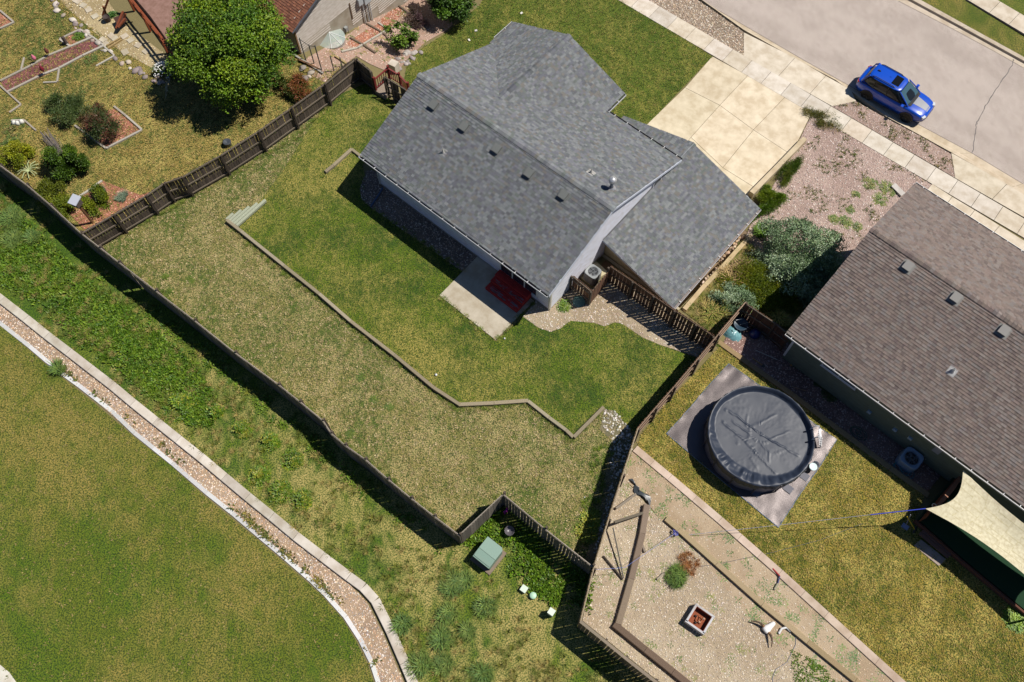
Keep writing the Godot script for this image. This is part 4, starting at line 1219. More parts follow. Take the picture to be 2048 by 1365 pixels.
func right_house() -> void:
	# turned by 1.87 degrees against our lot; local x along its ridge, z towards the back
	var turn := -deg_to_rad(1.87)
	var b := Basis(Vector3.UP, turn)
	var at := b * Vector3(6.0, 0, -27.8)
	var o := thing("gray_green_house", "low brown-gray shingled house with dark green siding beside the covered pool", "house", at, turn)
	var sid := M("siding", 0.7, "blotch", Vector3(0.3, 1.2, 0.3))
	var wc := S(118, 128, 112)
	var x0 := -7.9
	var x1 := 14.0
	var mb := MB.new()
	var prof := [[5.4, -0.3], [5.4, 2.7], [0.0, 4.9], [-5.4, 2.7], [-5.4, -3.0]]
	for k in 5:
		var p: Array = prof[k]
		var q: Array = prof[(k + 1) % 5]
		mb.quad(Vector3(x0, p[1], p[0]), Vector3(x0, q[1], q[0]), Vector3(x1, q[1], q[0]), Vector3(x1, p[1], p[0]), wc)
	for k in range(1, 4):
		mb.tri(Vector3(x1, prof[0][1], prof[0][0]), Vector3(x1, prof[k][1], prof[k][0]), Vector3(x1, prof[k + 1][1], prof[k + 1][0]), wc)
		mb.tri(Vector3(x0, prof[0][1], prof[0][0]), Vector3(x0, prof[k + 1][1], prof[k + 1][0]), Vector3(x0, prof[k][1], prof[k][0]), wc)
	obj("wall", mb, sid, o, true)
	for k in 12:
		var y := 0.15 + k * 0.2
		var s := MB.new()
		s.quad(Vector3(x0, y, 5.416), Vector3(x1, y, 5.416), Vector3(x1, y + 0.2, 5.405), Vector3(x0, y + 0.2, 5.405), wc)
		s.quad(Vector3(x0, y, 5.4), Vector3(x1, y, 5.4), Vector3(x1, y, 5.416), Vector3(x0, y, 5.416), wc)
		obj("siding_board", s, sid, o, true)
	var tr := MB.new()
	tr.para(Vector3(x0 - 0.02, 0, 5.34), Vector3(0.11, 0, 0), Vector3(0, 2.55, 0), Vector3(0, 0, 0.085), S(226, 226, 222))
	obj("corner_trim", tr, M("fascia", 0.6), o, true)
	var fas := S(190, 180, 160)
	var sl := 0.4138
	var k1 := sqrt(1 + sl * sl)
	slope(o, Vector3(-8.35, 2.6, 5.8), Vector3(1, 0, 0), Vector3(0, sl, -1).normalized(), 22.5, 5.8 * k1, brownish, fas, null, true)
	slope(o, Vector3(-8.35, 2.6, -5.8), Vector3(1, 0, 0), Vector3(0, sl, 1).normalized(), 22.5, 5.8 * k1, brownish, fas, null, true)
	ridge_caps(o, Vector3(-8.37, 5.0, 0), Vector3(14.1, 5.0, 0), 0.41, brownish, true)
	gutter(o, Vector3(-8.33, 2.6, 5.8), Vector3(14.1, 2.6, 5.8), Vector3(0, 0, 1), true, S(236, 236, 236), S(116, 104, 92))
	gutter(o, Vector3(14.1, 2.6, -5.8), Vector3(-8.33, 2.6, -5.8), Vector3(0, 0, -1), true, S(236, 236, 236), S(116, 104, 92))
	var inv := Transform3D(b, at).affine_inverse()
	for p in [Vector3(0.9, 4.3, -27.3), Vector3(3.39, 4.3, -27.25), Vector3(5.84, 4.3, -27.15)]:
		var q: Vector3 = inv * p
		roof_vent(o, Vector3(q.x, 2.6 + (5.8 - q.z) * sl, q.z), Vector3(1, 0, 0), Vector3(0, sl, -1).normalized(), S(150, 148, 144), true)
	var pv: Vector3 = inv * Vector3(5.2, 3.75, -24.6)
	pipe_vent(o, Vector3(pv.x, 2.6 + (5.8 - pv.z) * sl, pv.z), 0.32, 0.06, S(226, 226, 226), true)
	var wp: Vector3 = inv * Vector3(0.643, 1.750, -22.008)
	window_unit(o, Vector3(wp.x - 0.1, 1.5, 5.41), Vector3(1, 0, 0), Vector3(0, 0, 1), 1.9, 0.62, 2, true)
	# small fixtures low on the wall
	for w in [[1738, 824, 0.9, 0.2, 0.14], [1788, 863, 0.7, 0.14, 0.16], [1822, 876, 1.0, 0.2, 0.18]]:
		pass
	var box := MB.new()
	for p in [Vector3(3.649, 0.600, -22.193), Vector3(5.029, 0.700, -21.995), Vector3(5.769, 0.900, -22.178)]:
		var q: Vector3 = inv * p
		box.box(Vector3(q.x, q.y, 5.46), Vector3(0.2, 0.16, 0.09), S(170, 190, 205))
	obj("wall_outlet", box, M("painted_metal", 0.5), o, true)

func brown_house() -> void:
	var o := thing("brown_roofed_house", "house with brown shingles and cream lap siding at the top of the picture", "house", Vector3(-36.5, -0.8, -24))
	var sid := M("siding", 0.7, "blotch", Vector3(0.3, 1.2, 0.3))
	var wc := S(226, 218, 210)
	var x := -34.0
	var mb := MB.new()
	mb.para(Vector3(-46, -3.2, -33), Vector3(12.0 - 0.02, 0, 0), Vector3(0, 0, 12.6), Vector3(0, 5.6, 0), wc)
	# gable triangle above the eaves, ridge runs along x
	mb.tri(Vector3(x - 0.02, 2.4, -20.4), Vector3(x - 0.02, 2.4, -33), Vector3(x - 0.02, 5.0, -26.7), wc)
	obj("wall", mb, sid, o)
	for k in 46:
		var y := -2.6 + k * 0.17
		for run in [[-20.42, -22.9, 0.0], [-22.9, -24.6, 0.62], [-24.6, -26.8, -0.95], [-26.8, -29.0, -1.6], [-29.0, -33.0, -2.3]]:
			var z0: float = run[0]
			var z1: float = run[1]
			if y < run[2]:
				continue
			if y > 2.4:
				z0 = minf(z0, -20.4 - (y - 2.4) / 2.6 * 6.3)
				z1 = maxf(z1, -33.0 + (y - 2.4) / 2.6 * 6.3)
			if z0 - z1 < 0.15:
				continue
			var s := MB.new()
			s.quad(Vector3(x + 0.016, y, z0), Vector3(x + 0.016, y, z1), Vector3(x - 0.016, y + 0.17, z1), Vector3(x - 0.016, y + 0.17, z0), wc)
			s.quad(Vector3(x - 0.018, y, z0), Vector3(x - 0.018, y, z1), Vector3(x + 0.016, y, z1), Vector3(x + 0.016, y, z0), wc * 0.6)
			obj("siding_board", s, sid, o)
	var f := MB.new()
	f.para(Vector3(x - 0.3, -3.2, -33.0), Vector3(0.3, 0, 0), Vector3(0, 0, 12.55), Vector3(0, 3.9, 0), S(186, 178, 162))
	obj("foundation", f, M("concrete", 0.9, "blotch", Vector3(0.16, 0.16, 0.16)), o)
	var tr := MB.new()
	tr.para(Vector3(x - 0.06, 0.1, -20.46), Vector3(0.085, 0, 0), Vector3(0, 2.3, 0), Vector3(0, 0, 0.085), S(150, 120, 90))
	var t3 := MB.new()
	t3.para(Vector3(x + 0.003, -0.4, -24.7), Vector3(0.03, 0, 0), Vector3(0, 1.25, 0), Vector3(0, 0, 0.09), S(110, 90, 70))
	obj("step_trim", t3, M("fascia", 0.6), o)
	obj("corner_trim", tr, M("fascia", 0.6), o)
	var pal := []
	for c in [[120, 76, 58], [136, 88, 66], [108, 66, 50], [146, 96, 74], [126, 84, 66]]:
		pal.append(S(c[0], c[1], c[2], 1.0))
	var sl := 0.4127
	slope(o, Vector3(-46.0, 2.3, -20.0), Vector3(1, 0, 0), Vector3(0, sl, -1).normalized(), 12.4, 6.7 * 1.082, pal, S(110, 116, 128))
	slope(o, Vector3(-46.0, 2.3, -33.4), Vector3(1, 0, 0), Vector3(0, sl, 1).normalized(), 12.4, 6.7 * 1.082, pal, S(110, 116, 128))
	# electric meter, panel and conduits
	var e := MB.new()
	var p := Vector3(-33.322, 0.000, -25.961)
	for q in [[0.0, 0.45, 0.5, 0.9], [0.55, 0.5, 0.34, 0.5], [-0.42, 0.55, 0.26, 0.42]]:
		e.box(Vector3(x + 0.1, p.y + q[1], p.z + q[0]), Vector3(0.18, q[3], q[2]), S(196, 202, 208))
	for q in [0.1, -0.15, 0.4]:
		e.tube([Vector3(x + 0.08, p.y + 0.3, p.z + q), Vector3(x + 0.08, p.y - 1.6, p.z + q)], 0.035, S(190, 196, 200))
	e.lathe(Vector3(x + 0.19, p.y + 0.62, p.z), [Vector2(0.09, 0), Vector2(0.085, 0.08), Vector2(0.0, 0.09)], S(214, 218, 222), 12, Vector3.RIGHT)
	obj("meter_box", e, M("painted_metal", 0.5), o)
	var gm := MB.new()
	var q := Vector3(-33.782, -1.014, -24.090)
	gm.tube([q + Vector3(-0.1, -0.1, 0), q + Vector3(-0.1, 0.5, 0), q + Vector3(-0.1, 0.5, 0.35), q + Vector3(-0.1, -0.1, 0.35)], 0.03, S(120, 120, 116))
	gm.box(q + Vector3(-0.1, 0.42, 0.16), Vector3(0.2, 0.26, 0.2), S(150, 154, 152))
	obj("gas_meter", gm, M("painted_metal", 0.5), o)
	var ww := thing("window_well", "clear covered window well against the cream siding", "window well", Vector3(-33.340, -0.387, -21.869))
	var wm := MB.new()
	var wpts := []
	var c := Vector3(x + 0.02, H(-22.6), -22.7)
	for y in [-0.3, 0.18]:
		for k in 11:
			var t := PI * k / 10.0
			wpts.append(c + Vector3(sin(t) * 0.95, y, -cos(t) * 0.85))
	wm.smooth_grid(wpts, 11, S(190, 196, 196))
	obj("well_wall", wm, M("shiny_metal", 0.28, "", Vector3.ONE, 0.0, 0.6), ww)
	var lid := MB.new()
	var rib := MB.new()
	for k in 10:
		var t0 := PI * k / 10.0
		var t1 := PI * (k + 1) / 10.0
		lid.tri(c + Vector3(0, 0.62, 0), c + Vector3(sin(t0) * 0.98, 0.2, -cos(t0) * 0.88), c + Vector3(sin(t1) * 0.98, 0.2, -cos(t1) * 0.88), Color.WHITE)
	for t in [0.9, 1.57, 2.3]:
		rib.tube([c + Vector3(0.02, 0.63, 0), c + Vector3(sin(t) * 0.98, 0.215, -cos(t) * 0.88)], 0.02, S(220, 224, 224), 5)
	var cl := StandardMaterial3D.new()
	cl.resource_name = "clear_plastic"
	cl.transparency = BaseMaterial3D.TRANSPARENCY_ALPHA
	cl.albedo_color = Color(0.85, 0.92, 0.9, 0.35)
	cl.roughness = 0.15
	cl.cull_mode = BaseMaterial3D.CULL_DISABLED
	obj("well_cover", lid, cl, ww)
	obj("cover_rib", rib, M("painted_metal", 0.5), ww)

# ================================================================ fences
func fences() -> void:
	# between our yard and the garden to the left: rails and posts face our yard
	fence("side_fence", "weathered gray picket fence with rails showing, between the mown yard and the dry garden", PackedVector2Array([Vector2(-30.11, -21.44), Vector2(-29.94, -18.86), Vector2(-30.13, -16.46), Vector2(-30.32, -14.17), Vector2(-30.67, -11.76), Vector2(-31.15, -9.52), Vector2(-31.59, -8.59), Vector2(-31.70, -7.50), Vector2(-32.05, -5.63), Vector2(-32.42, -3.85)]), {"side": 1.0, "h": 1.8, "tone": "dark", "post": S(96, 84, 72), "pitch": 0.148, "miss": 0.0, "gap": 0.014, "group": "", "rails": [0.2, 0.95, 1.68]})
	fence("side_gate", "closed weathered picket gate next to the red railing", PackedVector2Array([Vector2(-30.04, -21.46), Vector2(-28.69, -21.35)]), {"side": -1.0, "h": 1.8, "tone": "dark", "cat": "gate", "miss": 0.03})
	fence("short_fence", "short weathered picket panel between the red railing and the gray house", PackedVector2Array([Vector2(-27.96, -21.65), Vector2(-26.46, -21.77)]), {"side": -1.0, "h": 1.75, "tone": "dark", "noend": 1, "miss": 0.06})
	# along the back
	fence("garden_back_fence", "weathered picket fence along the back of the left garden", PackedVector2Array([Vector2(-40.84, -3.58), Vector2(-39.10, -3.63), Vector2(-37.03, -3.79), Vector2(-35.01, -3.82), Vector2(-32.45, -3.78)]), {"side": 1.0, "h": 1.8, "tone": "gray", "rails": [0.25, 0.95, 1.69], "rail": S(196, 184, 168)})
	fence("back_fence", "long wavering weathered picket fence along the back of the dry lawn", PackedVector2Array([Vector2(-32.45, -3.78), Vector2(-30.93, -3.87), Vector2(-29.52, -3.95), Vector2(-26.82, -4.10), Vector2(-24.09, -4.26), Vector2(-21.27, -4.38), Vector2(-18.46, -4.60), Vector2(-17.06, -4.66), Vector2(-15.59, -4.70), Vector2(-14.84, -4.51), Vector2(-13.93, -4.52), Vector2(-12.76, -4.64), Vector2(-11.32, -4.64), Vector2(-9.93, -4.68), Vector2(-8.59, -4.75), Vector2(-7.18, -4.85)]), {"side": 1.0, "h": 1.8, "tone": "gray", "post_up": 0.1, "nostart": 1, "miss": 0.004, "rails": [0.25, 0.95, 1.69], "rail": S(196, 184, 168)})
	fence("notch_fence", "short dark picket fence turning in beside the green utility box", PackedVector2Array([Vector2(-7.18, -4.85), Vector2(-6.91, -7.49)]), {"side": 1.0, "h": 1.8, "tone": "gray", "nostart": 1, "noend": 1, "rails": [0.25, 0.95, 1.69], "rail": S(196, 184, 168)})
	fence("corner_fence", "weathered picket fence with slit gaps behind the green utility box", PackedVector2Array([Vector2(-6.91, -7.49), Vector2(-4.48, -7.50), Vector2(-1.89, -7.58)]), {"side": 1.0, "h": 1.8, "tone": "gray", "rails": [0.25, 0.95, 1.69], "rail": S(196, 184, 168), "post_up": 0.18, "pitch": 0.165, "gap": 0.022})
	# between the two right-hand yards: boards face our yard
	fence("dividing_fence", "straight board fence between the mown yard and the pool yard, sunlit top rails", PackedVector2Array([Vector2(-4.21, -23.06), Vector2(-4.15, -20.32), Vector2(-4.15, -18.60), Vector2(-4.17, -16.72), Vector2(-4.21, -15.29), Vector2(-4.22, -13.92)]), {"side": 1.0, "h": 1.8, "tone": "red", "rail": S(188, 160, 136), "cap": false, "rails": [0.3, 1.0, 1.72], "pitch": 0.142})
	fence("gravel_fence", "tall gray board fence bending along the tan gravel plot", PackedVector2Array([Vector2(-4.22, -13.92), Vector2(-3.41, -11.70), Vector2(-2.65, -9.66), Vector2(-1.83, -7.55), Vector2(-0.89, -5.47)]), {"side": 1.0, "h": 1.82, "tone": "tan", "rail": S(206, 186, 156), "pitch": 0.141, "rails": [0.3, 1.0, 1.74], "nostart": 1})
	fence("rear_gravel_fence", "slatted brown fence along the bottom edge of the tan gravel plot", PackedVector2Array([Vector2(-0.89, -5.47), Vector2(0.41, -5.51), Vector2(1.48, -5.54), Vector2(2.95, -5.61), Vector2(5.11, -5.70)]), {"side": 1.0, "h": 1.82, "tone": "tan", "rail": S(180, 164, 142), "pitch": 0.172, "gap": 0.022, "cap": true, "nostart": 1})
	fence("pool_yard_gate", "brown board fence and gate between the pool yard and the green-sided house", PackedVector2Array([Vector2(-4.21, -23.06), Vector2(-2.36, -23.12), Vector2(-1.42, -23.01)]), {"side": -1.0, "h": 1.8, "tone": "red", "pitch": 0.16, "gap": 0.01, "nostart": 1})
	# round the air conditioner and on to the dividing fence
	fence("air_conditioner_fence", "short brown picket fence screening the air conditioner from the lawn", PackedVector2Array([Vector2(-11.68, -18.48), Vector2(-10.38, -18.41)]), {"side": -1.0, "h": 1.4, "tone": "red", "pitch": 0.17, "gap": 0.03})
	fence("air_conditioner_gate", "short gate section with rails facing out, right of the air conditioner", PackedVector2Array([Vector2(-10.38, -18.41), Vector2(-10.47, -20.00)]), {"side": 1.0, "h": 1.4, "tone": "red", "pitch": 0.17, "gap": 0.03, "nostart": 1, "rails": [0.25, 0.7, 1.2]})
	fence("garage_fence", "brown picket fence with slit gaps below the garage roof", PackedVector2Array([Vector2(-10.47, -20.00), Vector2(-9.05, -20.04), Vector2(-7.76, -20.06), Vector2(-6.49, -20.08), Vector2(-5.24, -20.14), Vector2(-4.21, -20.16)]), {"side": -1.0, "h": 1.75, "tone": "red", "pitch": 0.178, "gap": 0.024, "rail": S(128, 106, 88), "nostart": 1})

func tool_stick(called: String, label: String, cat: String, a: Vector3, b: Vector3, r: float, col: Color, head: Color, hs: Vector3) -> void:
	var t := thing(called, label, cat, a)
	var m := MB.new()
	m.tube([a, a.lerp(b, 0.5), b], r, col, 7)
	obj("handle", m, M("painted_wood", 0.6), t)
	var d := (b - a).normalized()
	var s := d.cross(Vector3.UP).normalized()
	var h := MB.new()
	h.box(b + d * hs.z * 0.4, hs, head, Basis(s, d.cross(s) * -1.0, d))
	obj("head", h, M("painted_metal", 0.5), t)

func ac_unit(label: String, at: Vector3, turn: float, col: Color, size: float) -> void:
	var t := thing("air_conditioner", label, "air conditioner", at, turn)
	var m := MB.new()
	var pts := []
	var w := size * 0.5
	for y in [0.0, 0.06, 0.66, 0.72, 0.74]:
		for k in 24:
			var a := TAU * k / 24 + PI / 24
			var e := pow(pow(absf(cos(a)), 5.0) + pow(absf(sin(a)), 5.0), -0.2)
			var in_w: float = w * (0.96 if y > 0.73 else 1.0)
			pts.append(Vector3(cos(a) * e * in_w, y, sin(a) * e * in_w))
	m.smooth_grid(pts, 24, col * 0.75, true)
	obj("case", m, M("painted_metal", 0.5), t, true)
	var top := MB.new()
	var tp := []
	for k in 25:
		var a := TAU * k / 24 + PI / 24
		var e := pow(pow(absf(cos(a)), 5.0) + pow(absf(sin(a)), 5.0), -0.2)
		tp.append(Vector3(cos(a) * e * w * 0.96, 0.742, sin(a) * e * w * 0.96))
	for k in 25:
		var a := TAU * k / 24 + PI / 24
		tp.append(Vector3(cos(a) * w * 0.72, 0.75, sin(a) * w * 0.72))
	for k in 25:
		var a := TAU * k / 24 + PI / 24
		tp.append(Vector3(cos(a) * w * 0.7, 0.62, sin(a) * w * 0.7))
	top.smooth_grid(tp, 25, col)
	obj("top_panel", top, M("painted_metal", 0.5), t, true)
	var fan := MB.new()
	for k in 5:
		var a := TAU * k / 5
		var d := Vector3(cos(a), 0, sin(a))
		var s := Vector3(-d.z, 0.3, d.x)
		fan.quad(Vector3(0, 0.63, 0) + d * 0.06, Vector3(0, 0.63, 0) + d * w * 0.62, Vector3(0, 0.63, 0) + d * w * 0.6 + s * 0.16, Vector3(0, 0.63, 0) + d * 0.06 + s * 0.06, S(96, 100, 106))
	fan.lathe(Vector3(0, 0.58, 0), [Vector2(0.09, 0.0), Vector2(0.09, 0.1), Vector2(0.0, 0.11)], S(80, 84, 88), 12)
	obj("fan", fan, M("painted_metal", 0.5), t, true)
	var gr := MB.new()
	for k in 3:
		var r := w * (0.24 + 0.22 * k)
		var path := []
		for q in 25:
			path.append(Vector3(cos(TAU * q / 24) * r, 0.765, sin(TAU * q / 24) * r))
		gr.tube(path, 0.006, S(130, 134, 138), 5)
	for k in 16:
		var a := TAU * k / 16
		gr.tube([Vector3(cos(a) * 0.06, 0.775, sin(a) * 0.06), Vector3(cos(a) * w * 0.73, 0.76, sin(a) * w * 0.73)], 0.005, S(150, 154, 158), 4)
	obj("grille", gr, M("painted_metal", 0.5), t, true)
	var dark := MB.new()
	dark.lathe(Vector3(0, 0.45, 0), [Vector2(0.0, 0.0), Vector2(w * 0.7, 0.0)], Color(0.015, 0.016, 0.018), 20)
	obj("well", dark, M("painted_metal", 0.5), t, true)

# ================================================================ our yard
func yard_things() -> void:
	var timber := M("timber", 0.95, "wood", Vector3(4, 4, 4))
	var tc := [S(190, 176, 146), S(178, 164, 136), S(200, 188, 160)]
	var w := thing("garden_timber_wall", "low zigzag wall of weathered landscape timbers across the lawn", "timber wall", Vector3(-19.370, -0.000, -9.522))
	along(w, "timber", PackedVector2Array([Vector2(-28.42, -9.59), Vector2(-27.28, -9.61), Vector2(-23.96, -9.64), Vector2(-21.35, -9.67), Vector2(-19.01, -9.60), Vector2(-15.98, -9.68), Vector2(-13.30, -9.66), Vector2(-11.72, -9.83)]), 0.17, -0.02, 0.24, 2.45, 0.012, tc, timber)
	along(w, "timber", PackedVector2Array([Vector2(-11.78, -9.81), Vector2(-10.52, -10.99), Vector2(-9.32, -12.18)]), 0.19, -0.02, 0.2, 2.4, 0.012, tc, timber)
	along(w, "timber", PackedVector2Array([Vector2(-9.32, -12.15), Vector2(-7.99, -12.15), Vector2(-6.96, -12.19), Vector2(-6.48, -12.14)]), 0.17, -0.02, 0.2, 2.0, 0.012, tc, timber)
	along(w, "timber", PackedVector2Array([Vector2(-6.46, -12.15), Vector2(-6.31, -14.31)]), 0.17, -0.02, 0.2, 2.4, 0.012, tc, timber)
	# the stepped return at its left end
	var st := thing("stepped_timbers", "fan of five pale green-gray timbers stepping down at the left end of the timber wall", "timber wall", Vector3(-28.120, -0.000, -10.224))
	var a: Vector3 = Vector3(-27.807, -0.000, -9.653)
	var b: Vector3 = Vector3(-27.836, -0.000, -11.870)
	var d := b - a
	var side: Vector3 = (Vector3(-28.630, -0.000, -9.453) - Vector3(-27.729, -0.000, -9.511))
	for k in 5:
		var m := MB.new()
		var o := side * (k * 0.23 - 0.06)
		var y := 0.26 - 0.045 * k
		m.beam(a + o + d * 0.02 + Vector3(0, y - 0.18, 0), a + o + d * (0.98 - 0.185 * k) + Vector3(0, y - 0.18, 0), 0.155, 0.16, jit(S(206, 212, 186), 0.06), 0.015)
		obj("timber", m, timber, st)
	var t2 := thing("corner_timbers", "short pair of gray timbers at the left corner of the gray house", "timber", Vector3(-26.581, -0.000, -16.321))
	along(t2, "timber", PackedVector2Array([Vector2(-26.69, -15.29), Vector2(-26.66, -15.89), Vector2(-26.68, -17.37)]), 0.18, -0.02, 0.14, 2.0, 0.01, tc, timber)
	along(t2, "timber", PackedVector2Array([Vector2(-26.70, -17.35), Vector2(-25.77, -17.33)]), 0.16, -0.02, 0.13, 1.6, 0.01, tc, timber)
	ac_unit("light gray air conditioner behind the short brown picket fence", Vector3(-11.232, -0.000, -19.650), 0.0, S(146, 150, 152), 0.74)
	var padm := MB.new()
	padm.prism(PackedVector2Array([Vector2(-12.08, -19.28), Vector2(-11.07, -19.28), Vector2(-10.81, -20.48), Vector2(-11.95, -20.61)]), -0.05, 0.05, S(206, 194, 160))
	struct(obj("equipment_pad", padm, M("concrete", 0.9, "blotch", Vector3(0.16, 0.16, 0.16))))
	var mul := MB.new()
	mul.prism(PackedVector2Array([Vector2(-11.35, -20.22), Vector2(-11.36, -20.95), Vector2(-10.91, -20.97), Vector2(-10.88, -20.22)]), -0.05, 0.03, S(110, 82, 58))
	struct(obj("bark_mulch", mul, M("soil", 1.0, "grit", Vector3(0.6, 0.6, 0.6), 0.6)))
	var ls := MB.new()
	for k in 2:
		var p: Vector3 = Vector3(-11.575, -0.000, -19.831)
		ls.tube([p + Vector3(0.1 * k, 0.25, -0.5), p + Vector3(0.08 * k, 0.32, -0.2), p + Vector3(0.1 + 0.06 * k, 0.24, 0.05)], 0.03, S(60, 52, 46))
	tag(obj("refrigerant_lines", ls, M("rubber", 0.8)), "pair of black insulated lines running from the light gray air conditioner to the house wall", "pipe")
	var pipe := MB.new()
	pipe.tube([Vector3(-23.483, 0.150, -16.567), Vector3(-23.364, 0.090, -16.117), Vector3(-23.190, 0.060, -15.306)], 0.05, S(70, 96, 130))
	tag(obj("drain_pipe", pipe, M("painted_metal", 0.5)), "blue-gray downspout extension lying across the shaded stones", "pipe")
	var lid := MB.new()
	lid.lathe(Vector3(-10.879, 0.020, -18.112), [Vector2(0.33, 0.0), Vector2(0.33, 0.04), Vector2(0.28, 0.06), Vector2(0.0, 0.065)], S(96, 130, 122), 18)
	tag(obj("round_green_lid", lid, M("painted_metal", 0.5)), "round green lid lying in the shade of the air conditioner fence", "lid")
	for e in [[872, 751, 0.07, "white ball-like scrap lying above the zigzag timber wall"], [1009, 678, 0.05, "white ball-like scrap lying by the right corner of the patio"], [1169, 996, 0.04, "small white scrap lying near the right edge of the dry lawn"]]:
		var m := MB.new()
		var c: Vector3 = {872: Vector3(-13.732, -0.000, -10.277), 1009: Vector3(-12.443, -0.000, -14.013), 1169: Vector3(-4.243, -0.000, -10.208)}[e[0]]
		m.lathe(c, [Vector2(0.0, 0.0), Vector2(e[2] * 0.9, e[2] * 0.3), Vector2(e[2], e[2] * 0.9), Vector2(e[2] * 0.6, e[2] * 1.6), Vector2(0.0, e[2] * 1.75)], S(236, 238, 240), 10)
		tag(obj("litter_scrap", m, M("painted_metal", 0.5)), e[3], "litter")
	var fringe := []
	var fcol := PackedColorArray()
	var fp := [S(104, 126, 30), S(124, 140, 44), S(90, 112, 26), S(170, 156, 96)]
	for l in [PackedVector2Array([Vector2(-27.80, -9.58), Vector2(-21.35, -9.67), Vector2(-15.98, -9.68), Vector2(-11.69, -9.79), Vector2(-9.30, -12.16), Vector2(-6.43, -12.11), Vector2(-6.29, -14.29)]), PackedVector2Array([Vector2(-27.80, -9.36), Vector2(-21.34, -9.44), Vector2(-15.98, -9.47), Vector2(-11.60, -9.62), Vector2(-9.27, -12.02), Vector2(-6.32, -11.97)]), PackedVector2Array([Vector2(-29.85, -18.79), Vector2(-29.74, -15.86), Vector2(-30.56, -11.68), Vector2(-31.04, -9.48), Vector2(-31.56, -7.42), Vector2(-32.32, -4.04)]), PackedVector2Array([Vector2(-32.47, -4.16), Vector2(-25.25, -4.52), Vector2(-19.37, -4.88), Vector2(-16.38, -5.00), Vector2(-14.30, -4.81), Vector2(-10.45, -4.98), Vector2(-7.59, -5.15), Vector2(-7.27, -7.81)]), PackedVector2Array([Vector2(-4.00, -21.00), Vector2(-4.37, -19.50), Vector2(-4.45, -16.06), Vector2(-4.58, -14.25)]), PackedVector2Array([Vector2(-16.56, -13.67), Vector2(-12.70, -13.61), Vector2(-12.62, -16.56)]), PackedVector2Array([Vector2(-23.20, -15.31), Vector2(-16.68, -15.60)])]:
		for k in l.size() - 1:
			for q in int(l[k].distance_to(l[k + 1]) * 16.0):
				if fb(l[k].x + q * 0.06, k, 60.0) < -0.12:
					continue
				var p: Vector2 = l[k].lerp(l[k + 1], rng.randf()) + Vector2(rng.randfn(), rng.randfn()) * 0.07
				var s := rng.randf_range(0.6, 1.4)
				fringe.append(Transform3D(Basis(Vector3.UP, rng.randf() * TAU).scaled(Vector3(0.17 * s, 0.13 * s, 0.17 * s)), g3(p)))
				fcol.append(jit(fp[rng.randi() % 4], 0.2))
	multi("edge_grass", tall_tuft, fringe, fcol)
	# red railing at the side steps
	var r := thing("red_railing", "red painted wooden railing at the steps beside the picket gate", "railing", Vector3(-29.113, -0.613, -22.672))
	var rm := M("red_rail_paint", 0.7, "wood", Vector3(3, 3, 3))
	var rc := S(150, 44, 40)
	var rp: Array = [Vector3(-28.584, 0.950, -21.296), Vector3(-28.571, 0.950, -22.430), Vector3(-27.861, 0.750, -22.586), Vector3(-27.117, 0.550, -22.525)]
	for k in 3:
		for y in [0.0, -0.72]:
			var m := MB.new()
			m.beam(rp[k] + Vector3(0, y, 0), rp[k + 1] + Vector3(0, y, 0), 0.09 if y == 0.0 else 0.05, 0.05, rc)
			obj("rail", m, rm, r)
		var n := 7 if k != 1 else 6
		for q in n:
			var m := MB.new()
			var p: Vector3 = rp[k].lerp(rp[k + 1], (q + 0.5) / n)
			m.box(p - Vector3(0, 0.36, 0), Vector3(0.035, 0.72, 0.035), rc)
			obj("baluster", m, rm, r)
	for k in 4:
		var m := MB.new()
		var p: Vector3 = rp[k]
		m.box(p - Vector3(0, 0.38, 0), Vector3(0.1, 1.15, 0.1), rc)
		m.box(p + Vector3(0, 0.21, 0), Vector3(0.12, 0.03, 0.12), rc)
		obj("post", m, rm, r)
	var sm := thing("side_step", "short concrete step of pinkish boards below the red railing", "steps", Vector3(-28.363, -0.257, -21.410))
	var step := MB.new()
	step.prism(PackedVector2Array([Vector2(-28.74, -21.22), Vector2(-27.83, -21.29), Vector2(-28.18, -22.36), Vector2(-28.90, -22.34)]), -0.2, 0.1, S(186, 168, 150))
	obj("tread", step, timber, sm)
	clump("weeds_by_corner", "green weeds at the corner of the gray house by the brown pickets", Vector3(-11.329, -0.000, -17.436), 0.4, 0.3, 60, [S(110, 140, 20), S(80, 116, 20)], rosette, "", 1.3)
	# growth along the right edge of the dry lawn
	var ed := PackedVector2Array([Vector2(-5.39, -12.31), Vector2(-4.98, -13.31), Vector2(-4.28, -12.28), Vector2(-3.40, -10.49), Vector2(-2.60, -8.73), Vector2(-3.21, -8.21), Vector2(-4.11, -9.89)])
	blades("lawn_edge_growth", ed, 26.0, 0.17, 0.19, [S(96, 128, 16), S(124, 146, 28), S(80, 112, 16)], tall_tuft)
	for q in [[Vector3(-3.172, -0.000, -8.968), 0.55, "yellow-green weeds standing near the lower right corner of the dry lawn"], [Vector3(-3.405, -0.000, -9.561), 0.5, "yellow-green weeds halfway along the fence shadow of the dry lawn"]]:
		clump("yellow_weeds", q[2], q[0], q[1], 0.45, 110, [S(138, 150, 22), S(112, 136, 20), S(160, 158, 36)], rosette, "", 1.5)
	for q in [Vector3(-15.187, -0.000, -7.357), Vector3(-14.353, -0.000, -7.552), Vector3(-16.498, -0.000, -7.778), Vector3(-14.822, -0.000, -5.325), Vector3(-28.331, -0.000, -5.156), Vector3(-27.539, -0.000, -4.659), Vector3(-27.217, -0.000, -5.909)]:
		clump("lawn_weed", "small dark green weed clump on the dry lawn", q, 0.22, 0.14, 26, [S(92, 116, 34), S(104, 124, 40)], rosette, "weeds on the dry lawn", 1.2)

